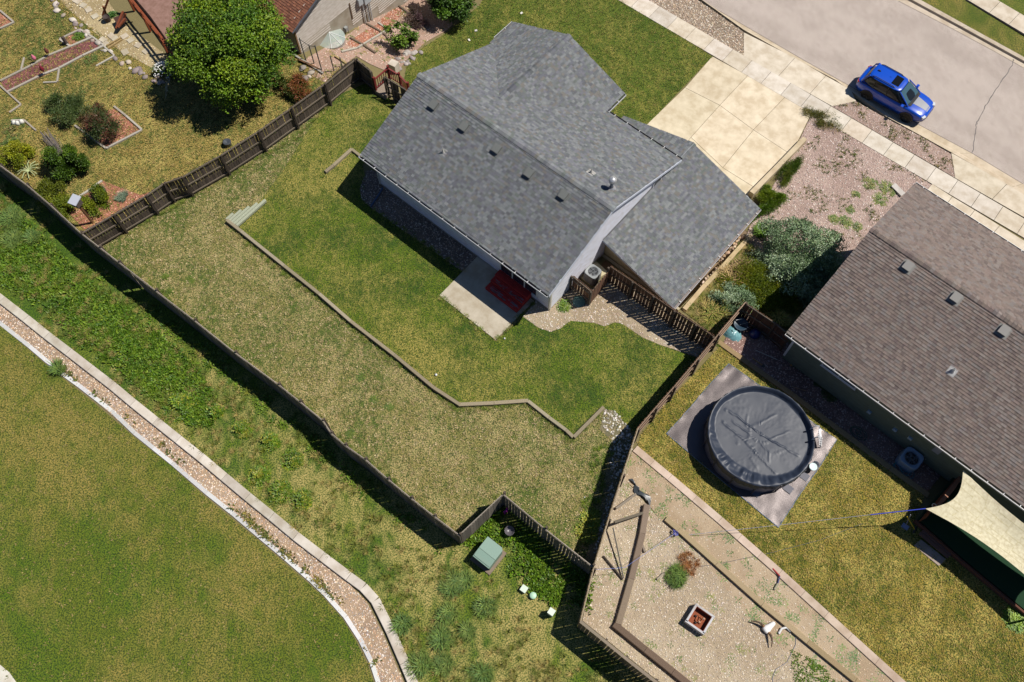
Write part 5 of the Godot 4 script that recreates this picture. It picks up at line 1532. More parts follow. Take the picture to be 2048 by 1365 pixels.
# ================================================================ the pool yard and gravel plot
func neighbor_right() -> void:
	var grass := M("lawn", 0.95, "grass", Vector3(0.17, 0.17, 0.17))
	var gritm := M("gravel_bed", 0.95, "grit", Vector3(0.55, 0.55, 0.55), 0.8)
	var soil := M("soil", 1.0, "grit", Vector3(0.6, 0.6, 0.6), 0.6)
	var conc := M("concrete", 0.9, "blotch", Vector3(0.16, 0.16, 0.16))
	var timber := M("timber", 0.95, "wood", Vector3(4, 4, 4))
	var lawn := PackedVector2Array([Vector2(-3.87, -20.78), Vector2(-2.14, -20.77), Vector2(0.45, -20.79), Vector2(3.77, -20.69), Vector2(6.26, -20.63), Vector2(7.84, -20.65), Vector2(8.04, -19.32), Vector2(10.65, -18.99), Vector2(13.98, -18.96), Vector2(17.37, -18.71), Vector2(20.28, -12.34), Vector2(12.74, -12.67), Vector2(10.97, -12.83), Vector2(8.38, -13.02), Vector2(4.54, -13.34), Vector2(1.11, -13.56), Vector2(-1.85, -13.70), Vector2(-3.83, -13.77), Vector2(-4.09, -14.40), Vector2(-4.09, -16.78)])
	sheet("pool_lawn", lawn, 0.0, grass, func(x: float, z: float) -> Color:
		var n := mottle(x, z)
		var t := clampf(0.26 + fb(x, z, 14.0) * 0.5 + n * 1.25, 0.0, 1.0)
		return S(196, 172, 98).lerp(S(164, 142, 62), clampf(0.5 + fb(z, x, 50.0) * 1.4, 0, 1)).lerp(S(104, 110, 22), t), 0.125)
	var mat_area := PackedVector2Array([Vector2(-2.98, -20.26), Vector2(3.25, -20.32), Vector2(3.44, -14.91), Vector2(-3.18, -15.24)])
	blades("pool_lawn_grass", lawn, 60.0, 0.065, 0.12, [S(196, 174, 98), S(120, 124, 34), S(180, 156, 78), S(176, 154, 70)], tuft, func(p: Vector2) -> float: return 0.0 if Geometry2D.is_point_in_polygon(p, mat_area) else 1.0)
	var sidebed := PackedVector2Array([Vector2(-3.87, -21.13), Vector2(-4.39, -24.22), Vector2(-2.21, -24.26), Vector2(-1.00, -23.46), Vector2(2.46, -23.37), Vector2(5.37, -23.22), Vector2(8.14, -23.16), Vector2(7.86, -20.91), Vector2(6.14, -20.88), Vector2(3.64, -20.95), Vector2(0.31, -21.06), Vector2(-2.29, -21.04)])
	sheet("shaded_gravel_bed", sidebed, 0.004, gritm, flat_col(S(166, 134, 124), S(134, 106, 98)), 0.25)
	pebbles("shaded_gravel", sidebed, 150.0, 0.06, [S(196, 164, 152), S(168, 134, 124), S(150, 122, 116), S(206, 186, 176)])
	for q in [Vector3(-0.174, -0.638, -22.761), Vector3(1.751, -0.472, -22.173), Vector3(2.081, -0.859, -23.542), Vector3(1.111, -0.584, -22.568), Vector3(3.080, -0.650, -22.800), Vector3(4.596, -0.643, -22.776)]:
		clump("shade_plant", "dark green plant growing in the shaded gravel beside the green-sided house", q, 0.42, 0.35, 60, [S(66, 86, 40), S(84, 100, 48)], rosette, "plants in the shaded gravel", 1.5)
	var e1 := thing("pool_lawn_edging", "straight timber edging between the pool lawn and the shaded gravel", "edging", Vector3(0.774, -0.140, -20.997))
	along(e1, "timber", PackedVector2Array([Vector2(-4.06, -20.94), Vector2(-2.23, -20.93), Vector2(0.38, -20.93), Vector2(3.70, -20.82), Vector2(5.93, -20.75), Vector2(7.96, -20.75)]), 0.26, -0.02, 0.12, 2.4, 0.015, [S(196, 168, 124), S(186, 158, 116)], timber)
	var strip := PackedVector2Array([Vector2(-3.83, -13.77), Vector2(-1.85, -13.70), Vector2(1.11, -13.56), Vector2(4.54, -13.34), Vector2(8.38, -13.02), Vector2(10.97, -12.83), Vector2(13.51, -12.56), Vector2(10.00, -10.34), Vector2(8.45, -10.45), Vector2(4.72, -10.65), Vector2(1.40, -11.55), Vector2(-0.94, -11.66), Vector2(-2.03, -11.97), Vector2(-3.33, -12.13), Vector2(-3.93, -13.39)])
	sheet("dirt_strip", strip, 0.002, gritm, flat_col(S(212, 190, 160), S(194, 170, 140)), 0.25)
	pebbles("dirt_strip_stones", strip, 60.0, 0.045, [S(214, 190, 160), S(190, 160, 130), S(226, 214, 200)])
	blades("dirt_strip_weeds", strip, 26.0, 0.12, 1.2, [S(92, 124, 44), S(112, 138, 52), S(78, 108, 38)], rosette, func(p: Vector2) -> float: return clampf(0.02 + fb(p.x, p.y, 70.0) * 2.6, 0, 1))
	var plot := PackedVector2Array([Vector2(-3.93, -13.39), Vector2(-3.33, -12.13), Vector2(-0.94, -11.66), Vector2(1.40, -11.55), Vector2(4.72, -10.65), Vector2(8.45, -10.45), Vector2(10.52, -10.28), Vector2(5.71, -6.17), Vector2(2.72, -5.96), Vector2(-0.88, -5.82), Vector2(-1.86, -7.89), Vector2(-2.74, -10.13)])
	sheet("gravel_plot", plot, 0.0, gritm, flat_col(S(212, 194, 166), S(194, 174, 146)), 0.25)
	pebbles("gravel_plot_stones", plot, 210.0, 0.048, [S(222, 206, 184), S(202, 182, 156), S(234, 224, 210), S(182, 164, 146), S(212, 192, 164), S(176, 166, 156)])
	blades("gravel_plot_weeds", plot, 20.0, 0.1, 1.0, [S(112, 130, 50), S(92, 118, 40), S(140, 142, 62)], rosette, func(p: Vector2) -> float: return clampf(-0.05 + fb(p.x, p.y, 60.0) * 2.2 + (0.3 if p.x + p.y * 0.38 < -4.3 else 0.0), 0, 1))
	blades("gravel_grass_patch", PackedVector2Array([Vector2(6.75, -10.73), Vector2(7.58, -11.03), Vector2(9.34, -11.02), Vector2(10.32, -10.61), Vector2(8.39, -8.97), Vector2(7.44, -9.98)]), 90.0, 0.1, 0.13, [S(96, 136, 20), S(116, 146, 30)], tuft)
	var mow := thing("concrete_mow_strip", "pale concrete strip between the pool lawn and the dirt", "edging", Vector3(2.941, -0.000, -13.307))
	along(mow, "strip_length", PackedVector2Array([Vector2(-3.89, -13.65), Vector2(-1.77, -13.58), Vector2(1.19, -13.44), Vector2(4.62, -13.21), Vector2(8.46, -12.89), Vector2(11.32, -12.65), Vector2(13.56, -12.46)]), 0.36, -0.06, 0.06, 1.3, 0.01, [S(212, 192, 176), S(206, 186, 168)], conc, 0.01)
	var e2 := thing("tan_timber_edging", "tan timber edging with a dark shaded side between dirt and gravel", "edging", Vector3(4.000, -0.000, -11.728))
	along(e2, "timber", PackedVector2Array([Vector2(-0.76, -11.85), Vector2(-0.00, -11.82), Vector2(2.21, -11.68), Vector2(4.77, -11.53), Vector2(7.16, -11.49), Vector2(9.56, -11.47), Vector2(11.60, -11.48)]), 0.25, -0.02, 0.16, 2.45, 0.012, [S(204, 180, 138), S(192, 170, 130), S(208, 186, 146)], timber)
	var e3 := thing("gray_timber_edging", "old split gray-brown timbers in an L between the gravel and the board fence", "edging", Vector3(-0.657, -0.000, -8.623))
	along(e3, "timber", PackedVector2Array([Vector2(-1.81, -11.78), Vector2(-1.16, -10.57), Vector2(-0.32, -8.62), Vector2(0.42, -6.70)]), 0.3, -0.02, 0.24, 2.6, 0.01, [S(168, 148, 128), S(156, 136, 118)], timber, 0.03)
	along(e3, "timber", PackedVector2Array([Vector2(0.27, -6.58), Vector2(1.96, -6.62), Vector2(3.40, -6.67), Vector2(5.32, -6.73)]), 0.3, -0.02, 0.22, 2.2, 0.012, [S(146, 122, 104), S(138, 116, 98)], timber, 0.03)
	# loose lumber
	for q in [[Vector3(-2.796, 0.100, -10.723), Vector3(-2.502, 0.120, -11.868), 0.1, "short gray plank lying against the tan board fence", S(176, 164, 148)], [Vector3(-2.443, 0.500, -10.043), Vector3(-1.696, 0.140, -11.371), 0.12, "thick gray post leaning from the board fence onto the old timbers", S(130, 120, 104)], [Vector3(-2.344, 0.400, -9.857), Vector3(-0.613, 0.080, -8.439), 0.055, "long thin gray pole leaning across the weedy gravel", S(120, 116, 110)], [Vector3(-1.899, 0.060, -8.633), Vector3(-0.591, 0.060, -8.377), 0.07, "dark weathered stick lying in the weedy gravel", S(84, 76, 66)], [Vector3(-0.908, 0.050, -10.222), Vector3(-0.559, 0.050, -9.984), 0.09, "short broken board right of the old timbers", S(176, 160, 142)], [Vector3(0.572, 0.040, -9.372), Vector3(0.641, 0.040, -9.807), 0.08, "small pale board lying near the grass clump on the gravel", S(200, 186, 166)]]:
		var m := MB.new()
		m.beam(q[0], q[1], q[2], q[2] * 0.8, q[4], 0.008)
		tag(obj("loose_lumber", m, timber), q[3], "lumber")
	var tarp := MB.new()
	var tp := []
	for j in 5:
		for k in 9:
			var p: Vector3 = (Vector3(-2.885, -0.000, -12.247) as Vector3).lerp(Vector3(-1.839, -0.000, -11.944), k / 8.0)
			tp.append(p + Vector3(0.16 * (j - 2), 0.05 + 0.05 * sin(k * 2.1 + j * 1.7) + 0.03 * (2 - absf(j - 2)), 0.1 * (j - 2) * sin(k)))
	tarp.smooth_grid(tp, 9, S(62, 66, 74))
	tag(obj("black_plastic_scrap", tarp, M("plastic_sheet", 0.35)), "crumpled strip of black plastic lying between the fence and the dirt", "plastic sheet")
	var cord := MB.new()
	cord.tube([Vector3(-1.835, 1.200, -7.626), Vector3(-0.826, 0.900, -8.671), Vector3(-0.021, 0.250, -11.580)], 0.008, S(120, 140, 210), 5)
	tag(obj("blue_rope", cord, M("rubber", 0.8)), "thin blue cord strung from the board fence to the tan timber end", "rope")
	var knot := MB.new()
	for k in 5:
		knot.tube([Vector3(-0.207, 0.120, -11.641), Vector3(-0.056, 0.200, -11.565) + Vector3(rng.randf_range(-0.12, 0.12), 0.05, rng.randf_range(-0.12, 0.12)), Vector3(0.116, 0.170, -11.570)], 0.018, S(90, 92, 170), 5)
	tag(obj("strap_bundle", knot, M("rubber", 0.8)), "small purple strap bundle tied on the near end of the tan timber", "strap")
	clump("grass_clump", "bushy green grass clump standing on the tan gravel", Vector3(1.171, -0.000, -10.007), 0.5, 0.4, 48, [S(96, 128, 44), S(80, 112, 40), S(120, 144, 60)], tall_tuft)
	clump("dead_weed", "dried rust-brown weed behind the green grass clump on the gravel", Vector3(1.314, -0.000, -10.886), 0.55, 0.3, 40, [S(172, 112, 58), S(150, 96, 50), S(186, 134, 76)], tall_tuft)
	# fire pit
	var fpc: Vector3 = Vector3(3.006, -0.000, -9.159)
	var ft := thing("square_fire_pit", "square whitish fire pit with rust-red inside on the gravel", "fire pit", fpc, 0.08)
	for k in 4:
		var m := MB.new()
		var bs := Basis(Vector3.UP, k * PI / 2)
		m.box(bs * Vector3(0.0, 0.2, 0.43), Vector3(0.96 if k % 2 == 0 else 0.86, 0.4, 0.09), S(206, 206, 210), bs)
		obj("side_panel", m, M("concrete", 0.9, "blotch", Vector3(0.16, 0.16, 0.16)), ft, true)
		var l := MB.new()
		l.box(bs * Vector3(0.0, 0.2, 0.375), Vector3(0.76, 0.36, 0.018), S(150, 78, 48), bs)
		obj("rusty_liner", l, M("rust", 0.9, "blotch", Vector3(1, 1, 1)), ft, true)
	var fb_ := MB.new()
	fb_.box(Vector3(0, 0.06, 0), Vector3(0.76, 0.05, 0.76), S(150, 82, 52))
	obj("ash_floor", fb_, M("rust", 0.9, "blotch", Vector3(1, 1, 1)), ft, true)
	var gr := MB.new()
	for q in [[-0.12, 0.0], [0.12, 0.0], [0.0, 0.12], [0.0, -0.12], [0.0, 0.0]]:
		gr.box(Vector3(q[0], 0.14, q[1]), Vector3(0.03 if q[0] != 0.0 or q == [0.0, 0.0] else 0.27, 0.03, 0.27 if q[0] != 0.0 or q == [0.0, 0.0] else 0.03), S(180, 110, 76))
	obj("grate", gr, M("rust", 0.9, "blotch", Vector3(1, 1, 1)), ft, true)
	for q in [Vector3(-0.2, 0.12, -0.05), Vector3(0.06, 0.13, 0.08), Vector3(-0.06, 0.12, 0.2), Vector3(0.15, 0.12, -0.15)]:
		var m := MB.new()
		m.lathe(q, [Vector2(0.0, -0.05), Vector2(0.06, -0.02), Vector2(0.05, 0.04), Vector2(0.0, 0.06)], S(190, 160, 136) if q.x > 0 else S(70, 62, 56), 7)
		obj("cinder", m, M("pebble", 0.9), ft, true)
	# horned skull and a second bone
	var sk := thing("horned_skull", "white horned animal skull with dark horns on the gravel by the tan timber", "skull", Vector3(5.532, -0.000, -10.896), 2.9)
	var m1 := MB.new()
	var sp := []
	for q in [[-0.34, 0.05, 0.05], [-0.3, 0.09, 0.08], [-0.1, 0.12, 0.1], [0.08, 0.17, 0.13], [0.2, 0.19, 0.14], [0.28, 0.14, 0.1], [0.3, 0.02, 0.02]]:
		for k in 12:
			var t := TAU * k / 12
			sp.append(Vector3(cos(t) * q[1], 0.1 + sin(t) * q[2], -q[0]))
	m1.smooth_grid(sp, 12, S(240, 240, 238), true)
	obj("skull", m1, M("bone", 0.7), sk, true)
	for s in [-1.0, 1.0]:
		var hm := MB.new()
		var path := []
		for k in 7:
			var t := k / 6.0
			path.append(Vector3(s * (0.16 + 0.5 * t), 0.14 + 0.1 * sin(t * 3.0), -0.18 - 0.3 * t * t))
		for k in 6:
			hm.tube([path[k], path[k + 1]], 0.055 * (1.0 - k / 7.0) + 0.008, S(96, 78, 62) if k > 0 else S(140, 104, 70), 7)
		obj("horn", hm, M("bone", 0.7), sk, true)
	var jb := MB.new()
	jb.tube([Vector3(6.014, 0.050, -10.969), Vector3(5.991, 0.100, -11.217), Vector3(6.135, 0.100, -11.395), Vector3(6.368, 0.050, -11.381)], 0.055, S(226, 226, 224))
	tag(obj("jaw_bone", jb, M("bone", 0.7)), "curved white jaw bone lying right of the horned skull", "bone")
	var hose := MB.new()
	var hp := []
	for q in [Vector3(6.631, 0.020, -11.389), Vector3(6.834, 0.020, -11.071), Vector3(6.945, 0.020, -10.222), Vector3(6.734, 0.020, -9.643), Vector3(6.819, 0.020, -9.239), Vector3(7.198, 0.020, -8.855)]:
		hp.append(q)
	hose.tube(hp, 0.014, S(150, 150, 156), 6)
	tag(obj("gray_hose", hose, M("rubber", 0.8)), "thin gray hose lying on the gravel below the skull", "hose")
	var shv := thing("red_handled_shovel", "shovel with red grip and blue shaft lying beside the concrete strip", "shovel", Vector3(4.575, -0.000, -13.082))
	for q in [["grip", Vector3(4.267, 0.060, -13.155), Vector3(4.685, 0.100, -13.066), 0.035, S(170, 46, 50)], ["shaft", Vector3(4.685, 0.100, -13.066), Vector3(4.803, 0.060, -12.743), 0.03, S(60, 70, 120)], ["blade", Vector3(4.803, 0.060, -12.743), Vector3(4.830, 0.040, -12.427), 0.055, S(150, 146, 120)]]:
		var m := MB.new()
		m.tube([q[1], q[2]], q[3], q[4], 7)
		obj(q[0], m, M("painted_metal", 0.5), shv)

	pool()
	# things in the shaded corner by the gate
	var tb := MB.new()
	var tpts := []
	for r in 7:
		for k in 14:
			var a := TAU * k / 14
			var rr := 0.55 * (r / 6.0)
			tpts.append(Vector3(-3.889, -0.402, -21.923) + Vector3(cos(a) * rr * 1.1, 0.34 * (1.0 - pow(r / 6.0, 2.0)) + 0.07 * sin(a * 5.0 + r * 1.9), sin(a) * rr * 0.8))
	tb.smooth_grid(tpts, 14, S(110, 158, 166), true)
	tag(obj("teal_tarp_bundle", tb, M("plastic_sheet", 0.35)), "crumpled teal tarp in the corner by the brown gate", "tarp")
	var bag := MB.new()
	bag.lathe(Vector3(-2.958, -0.635, -22.749), [Vector2(0.0, 0.0), Vector2(0.26, 0.05), Vector2(0.3, 0.25), Vector2(0.18, 0.45), Vector2(0.05, 0.52), Vector2(0.0, 0.53)], S(40, 52, 110), 12)
	tag(obj("dark_blue_bag", bag, M("plastic_sheet", 0.35)), "dark blue bag standing by the brown gate", "bag")
	var bin := MB.new()
	bin.lathe(Vector3(-3.770, -0.579, -22.550), [Vector2(0.3, 0.0), Vector2(0.36, 0.5), Vector2(0.38, 0.52), Vector2(0.3, 0.5), Vector2(0.0, 0.4)], S(44, 66, 84), 14)
	tag(obj("dark_tub", bin, M("plastic_sheet", 0.35)), "dark round tub behind the teal tarp", "tub")
	tool_stick("yellow_handled_rake", "rake with a yellow handle leaning on the green house wall", "rake", Vector3(-0.564, -0.444, -22.427), Vector3(-0.654, 0.341, -22.835), 0.022, S(206, 170, 60), S(60, 56, 50), Vector3(0.4, 0.05, 0.12))
	tool_stick("wooden_handled_hoe", "tool with a yellow-brown handle lying in the shaded gravel", "hoe", Vector3(-2.281, -0.206, -21.407), Vector3(-1.667, -0.200, -21.385), 0.02, S(196, 150, 70), S(70, 66, 60), Vector3(0.15, 0.03, 0.15))
	var pole := MB.new()
	pole.tube([Vector3(-2.389, -0.372, -21.961), Vector3(-1.267, -0.461, -22.273)], 0.02, S(214, 206, 190))
	tag(obj("white_pole", pole, M("painted_metal", 0.5)), "thin white pole lying on the shaded gravel", "pole")
	var pole2 := MB.new()
	pole2.tube([Vector3(0.064, -0.205, -21.368), Vector3(0.745, -0.293, -21.678)], 0.018, S(176, 140, 110))
	tag(obj("brown_stick", pole2, M("painted_wood", 0.6)), "short brown stick lying in the gravel above the pool", "stick")
	ac_unit("gray-blue air conditioner in the shade of the green house", Vector3(6.403, -0.321, -21.638), -0.03, S(150, 172, 196), 0.95)
	for q in [["coiled_green_hose", Vector3(3.881, -0.248, -21.377), 0.42, "green hose coiled on the shaded gravel", S(60, 92, 80)], ["coiled_teal_hose", Vector3(6.470, -0.174, -21.117), 0.5, "loosely coiled teal hose in front of the shaded air conditioner", S(60, 130, 140)]]:
		var m := MB.new()
		var path := []
		for k in 70:
			var t := k * 0.42
			var r: float = q[2] * (0.6 + 0.35 * sin(t * 0.37 + 1.0))
			path.append(q[1] + Vector3(cos(t) * r * 1.2 + 0.06 * sin(t * 0.2), 0.03 + 0.0016 * k, sin(t) * r * 0.8))
		m.tube(path, 0.016, q[4], 6)
		tag(obj(q[0], m, M("rubber", 0.8)), q[3], "hose")
	var em := thing("electric_meter", "pale electric meter and conduits on the green house wall", "meter", Vector3(7.578, -0.546, -22.435))
	var q0: Vector3 = Vector3(6.943, 1.400, -22.225)
	var me := MB.new()
	me.box(q0, Vector3(0.34, 0.5, 0.14), S(160, 164, 174), Basis(Vector3.UP, -0.033))
	me.box(q0 + Vector3(-0.35, 0.2, -0.02), Vector3(0.16, 0.2, 0.1), S(160, 150, 140))
	obj("meter_box", me, M("painted_metal", 0.5), em)
	for k in 2:
		var cd := MB.new()
		cd.tube([q0 + Vector3(-0.1 + 0.14 * k, -0.2, 0.0), q0 + Vector3(-0.1 + 0.14 * k, -1.35, 0.02)], 0.035, S(170, 172, 178))
		obj("conduit", cd, M("painted_metal", 0.5), em)
	var dish := MB.new()
	dish.lathe(Vector3(7.514, -0.142, -22.773), [Vector2(0.0, 0.0), Vector2(0.1, 0.02), Vector2(0.2, 0.09)], S(190, 196, 206), 16, Vector3(-0.2, 0.8, 0.5).normalized())
	dish.tube([Vector3(7.514, -0.142, -22.773), Vector3(7.927, -0.580, -22.909)], 0.04, S(180, 186, 196))
	tag(obj("small_dish", dish, M("painted_metal", 0.5)), "small white dish on a stub below the electric meter", "dish")

	# raised turf deck with its brown windbreak, plank seat and shade sail
	var dk := thing("turf_deck", "raised platform of green artificial turf with a brown plank edge", "deck", Vector3(10.708, -0.000, -20.076))
	var dp := PackedVector2Array([Vector2(8.12, -19.29), Vector2(10.48, -19.03), Vector2(13.91, -18.76), Vector2(18.48, -18.32), Vector2(20.84, -22.78), Vector2(14.25, -23.72), Vector2(8.51, -23.56)])
	var dm := MB.new()
	dm.prism(dp, 0.0, 0.28, S(28, 76, 48))
	obj("turf", dm, M("turf", 0.95, "grass", Vector3(0.8, 0.8, 0.8)), dk)
	along(dk, "edge_board", PackedVector2Array([Vector2(8.03, -19.18), Vector2(10.54, -18.91), Vector2(13.96, -18.64), Vector2(18.53, -18.21)]), 0.1, 0.02, 0.31, 2.4, 0.01, [S(128, 84, 66), S(138, 92, 72)], timber)
	var wb := thing("brown_windbreak", "brown board windbreak bowed at its top, at the end of the turf deck", "fence", Vector3(8.389, -0.207, -21.234))
	var wa: Vector3 = Vector3(8.628, -0.830, -23.441)
	var wz: Vector3 = Vector3(8.172, -0.000, -19.183)
	for k in 22:
		var t := (k + 0.5) / 22.0
		var m := MB.new()
		m.box(wa.lerp(wz, t) + Vector3(0, 0.6, 0), Vector3(0.025, 1.2 + 0.12 * sin(t * PI), wa.distance_to(wz) / 22.0 - 0.012), jit(S(150, 84, 54), 0.12), Basis(Vector3.UP, atan2((wz - wa).x, (wz - wa).z)))
		obj("board", m, M("fence_wood", 0.95, "wood", Vector3(5, 0.5, 5)), wb)
	var cap := MB.new()
	var cp := []
	for k in 9:
		var t := 0.18 + k / 8.0 * 0.72
		cp.append(wa.lerp(wz, t) + Vector3(0.07 * sin(k / 8.0 * PI), 1.28, 0.0))
	for k in 8:
		var wdt := 0.04 + 0.16 * sin((k + 0.5) / 8.0 * PI)
		cap.beam(cp[k], cp[k + 1], wdt, 0.03, S(206, 150, 124))
	obj("bowed_cap", cap, M("fence_wood", 0.95, "wood", Vector3(5, 0.5, 5)), wb)
	var ring := MB.new()
	var rpth := []
	for k in 17:
		rpth.append(wa.lerp(wz, 0.83) + Vector3(-0.08, 1.26, 0.0) + Vector3(cos(TAU * k / 16) * 0.09, 0.03, sin(TAU * k / 16) * 0.09))
	ring.tube(rpth, 0.022, S(226, 220, 200), 6)
	tag(obj("white_ring", ring, M("rubber", 0.8)), "small white ring hung on the brown windbreak", "ring")
	var ball := MB.new()
	ball.lathe(wa.lerp(wz, 0.6) + Vector3(0.35, 0.9, 0.1), [Vector2(0.0, 0.0), Vector2(0.09, 0.03), Vector2(0.12, 0.12), Vector2(0.07, 0.2), Vector2(0.0, 0.23)], S(20, 140, 120), 12)
	ball.lathe(wa.lerp(wz, 0.6) + Vector3(0.35, 0.3, 0.1), [Vector2(0.16, 0.0), Vector2(0.03, 0.05), Vector2(0.03, 0.62)], S(90, 90, 90), 12)
	tag(obj("teal_garden_globe", ball, M("gloss_paint", 0.15)), "small teal globe on a stand behind the brown windbreak", "garden ornament")
	var bench := thing("plank_step", "two brown planks forming a long step along the turf deck edge", "step", Vector3(9.246, -0.000, -18.830))
	for k in 2:
		var m := MB.new()
		var off: Vector3 = (Vector3(8.519, -0.000, -18.751) - Vector3(8.591, -0.000, -19.084)) * (0.55 * k)
		m.beam(Vector3(8.532, 0.140, -19.022) + off, Vector3(10.075, 0.140, -18.905) + off, 0.17, 0.05, jit(S(146, 108, 94), 0.06), 0.006)
		obj("plank", m, timber, bench)
	var leg := MB.new()
	leg.beam(Vector3(8.683, -0.000, -19.011), Vector3(9.989, -0.000, -18.868), 0.2, 0.138, S(90, 64, 54))
	obj("support", leg, timber, bench)
	var pv := MB.new()
	pv.prism(PackedVector2Array([Vector2(8.61, -18.23), Vector2(8.71, -18.68), Vector2(10.03, -18.61), Vector2(9.93, -18.14)]), -0.05, 0.03, S(176, 160, 150))
	tag(obj("paving_slab", pv, conc), "gray paving slab in front of the brown plank step", "paving slab")
	tool_stick("yellow_broom", "broom with a yellow handle leaning on the turf deck corner", "broom", Vector3(7.536, 0.900, -18.784), Vector3(8.266, 0.050, -18.883), 0.022, S(226, 190, 40), S(60, 60, 56), Vector3(0.35, 0.06, 0.14))
	var mop := MB.new()
	mop.tube([Vector3(7.630, 0.800, -19.017), Vector3(7.856, 0.060, -18.773)], 0.02, S(150, 150, 160))
	mop.box(Vector3(7.861, 0.060, -18.717), Vector3(0.3, 0.08, 0.22), S(140, 150, 180))
	tag(obj("gray_mop", mop, M("painted_metal", 0.5)), "gray mop standing left of the yellow broom", "mop")
	sail()
	clump("deck_corner_weed", "bright green weed at the lower end of the turf deck", Vector3(13.708, -0.000, -18.308), 0.6, 0.35, 120, [S(130, 160, 24), S(96, 136, 24)], rosette, "", 1.5)

	# slope between the two houses: shrubs and low wall
	var sg := [S(132, 160, 118), S(156, 180, 144), S(108, 136, 92), S(174, 194, 162)]
	bush("silver_shrub", "large silvery green shrub between the two driveways' houses", "shrub", Vector3(-3.287, -2.240, -28.433), Vector3(3.3, 1.5, 2.5), 1.2, 44, 4200, leaf_small, 1.05, sg, 0.07, "", 0.12)
	bush("small_silver_shrub", "smaller silvery shrub beside the brown pool yard gate", "shrub", Vector3(-4.862, -0.855, -23.527), Vector3(1.3, 0.8, 1.1), 0.65, 18, 640, leaf_small, 0.85, sg, 0.03, "", 0.3)
	bush("shaded_shrub", "dark green shrub in the shade left of the brown-gray roof", "shrub", Vector3(-2.030, -2.296, -28.632), Vector3(1.2, 0.9, 1.3), 0.7, 12, 600, leaf_small, 1.0, [S(84, 104, 76), S(100, 120, 88)], 0.04)
	bush("spreading_juniper", "low spreading olive-green juniper below the silvery shrub", "shrub", Vector3(-4.179, -1.335, -25.228), Vector3(2.4, 0.45, 2.0), 0.3, 36, 3000, leaf_narrow, 0.8, [S(124, 140, 10), S(100, 122, 8), S(146, 154, 18)])
	bush("bright_green_shrub", "bright green low shrub at the garage corner beside the driveway wall", "shrub", Vector3(-7.475, -2.483, -31.752), Vector3(1.0, 0.35, 0.75), 0.28, 12, 620, leaf_narrow, 0.8, [S(112, 146, 10), S(92, 132, 10), S(136, 160, 20)])
	bush("green_creeper", "narrow bright green creeper right of the garage gutter", "shrub", Vector3(-7.225, -2.447, -30.573), Vector3(0.45, 0.28, 1.0), 0.2, 9, 300, leaf_narrow, 0.8, [S(104, 140, 10), S(90, 126, 12)])
	for q in [[Vector3(-6.404, -2.413, -29.422), "small green grass tuft right of the garage gutter corner", 0.35, [S(104, 140, 20), S(84, 120, 20)]], [Vector3(-5.852, -1.285, -25.053), "dry straw grass clump beside the concrete wall", 0.7, [S(206, 176, 120), S(176, 146, 96)]], [Vector3(-5.638, -1.569, -26.056), "dry straw grass clump left of the silvery shrub", 0.5, [S(190, 150, 116), S(206, 176, 130)]], [Vector3(-5.289, -0.513, -22.316), "tall mixed grass clump at the lower end of the concrete wall", 0.8, [S(140, 146, 50), S(180, 160, 90), S(110, 130, 40)]], [Vector3(-2.618, -1.142, -24.543), "dry straw grass clump behind the brown gate", 0.5, [S(190, 170, 90), S(120, 130, 40)]]]:
		clump("grass_clump", q[1], q[0], q[2], 0.6, 60, q[3], tall_tuft)
	for q in [[Vector3(-2.460, -2.639, -36.951), 0.6], [Vector3(-3.426, -2.628, -36.584), 0.5], [Vector3(-2.398, -2.609, -35.963), 0.5], [Vector3(-3.134, -2.527, -33.232), 0.5], [Vector3(-3.706, -2.519, -32.961), 0.35], [Vector3(-2.411, -2.532, -33.409), 0.3], [Vector3(-3.646, -2.590, -35.342), 0.25], [Vector3(-3.365, -2.555, -34.182), 0.25]]:
		clump("front_weed", "low green weed clump on the pink front gravel", q[0], q[1], 0.2, int(120 * q[1]), [S(120, 138, 52), S(92, 120, 40), S(150, 150, 80)], rosette, "weeds on the pink gravel", 1.3)
	var stone := MB.new()
	stone.para(Vector3(-2.374, -2.626, -37.199), Vector3(-1.569, -2.588, -36.926) - Vector3(-2.374, -2.626, -37.199), Vector3(-2.303, -2.626, -37.539) - Vector3(-2.374, -2.626, -37.199), Vector3(0, 0.1, 0), S(206, 200, 194))
	tag(obj("white_stone_slab", stone, conc), "long white stone lying on the pink gravel near the brown-gray roof", "stone")
	var rw := thing("concrete_retaining_wall", "low concrete wall running beside the garage gutter", "wall", Vector3(-6.663, -1.478, -25.734))
	along(rw, "wall_length", PackedVector2Array([Vector2(-6.70, -28.53), Vector2(-6.67, -26.95), Vector2(-6.62, -25.67), Vector2(-6.59, -23.36), Vector2(-6.48, -21.07)]), 0.24, -1.0, 0.12, 4.0, 0.01, [S(206, 184, 146), S(196, 176, 140)], conc)
	var dw := thing("driveway_wall", "low concrete wall along the right edge of the driveway", "wall", Vector3(-8.228, -2.542, -33.726))
	along(dw, "wall_length", PackedVector2Array([Vector2(-8.07, -36.60), Vector2(-8.16, -33.89), Vector2(-8.27, -31.10)]), 0.3, -0.3, 0.42, 3.0, 0.01, [S(206, 190, 160), S(198, 182, 152)], conc)
	pebbles("trench_rocks", PackedVector2Array([Vector2(-6.96, -28.57), Vector2(-6.84, -25.75), Vector2(-7.02, -25.88), Vector2(-7.17, -28.57)]), 60.0, 0.16, [S(190, 160, 130), S(160, 132, 110), S(206, 184, 160)], 0.05)
	pebbles("wall_end_rocks", PackedVector2Array([Vector2(-7.09, -29.32), Vector2(-6.53, -30.03), Vector2(-6.18, -28.98), Vector2(-6.70, -28.13)]), 24.0, 0.22, [S(214, 196, 180), S(190, 170, 150), S(176, 150, 130)])
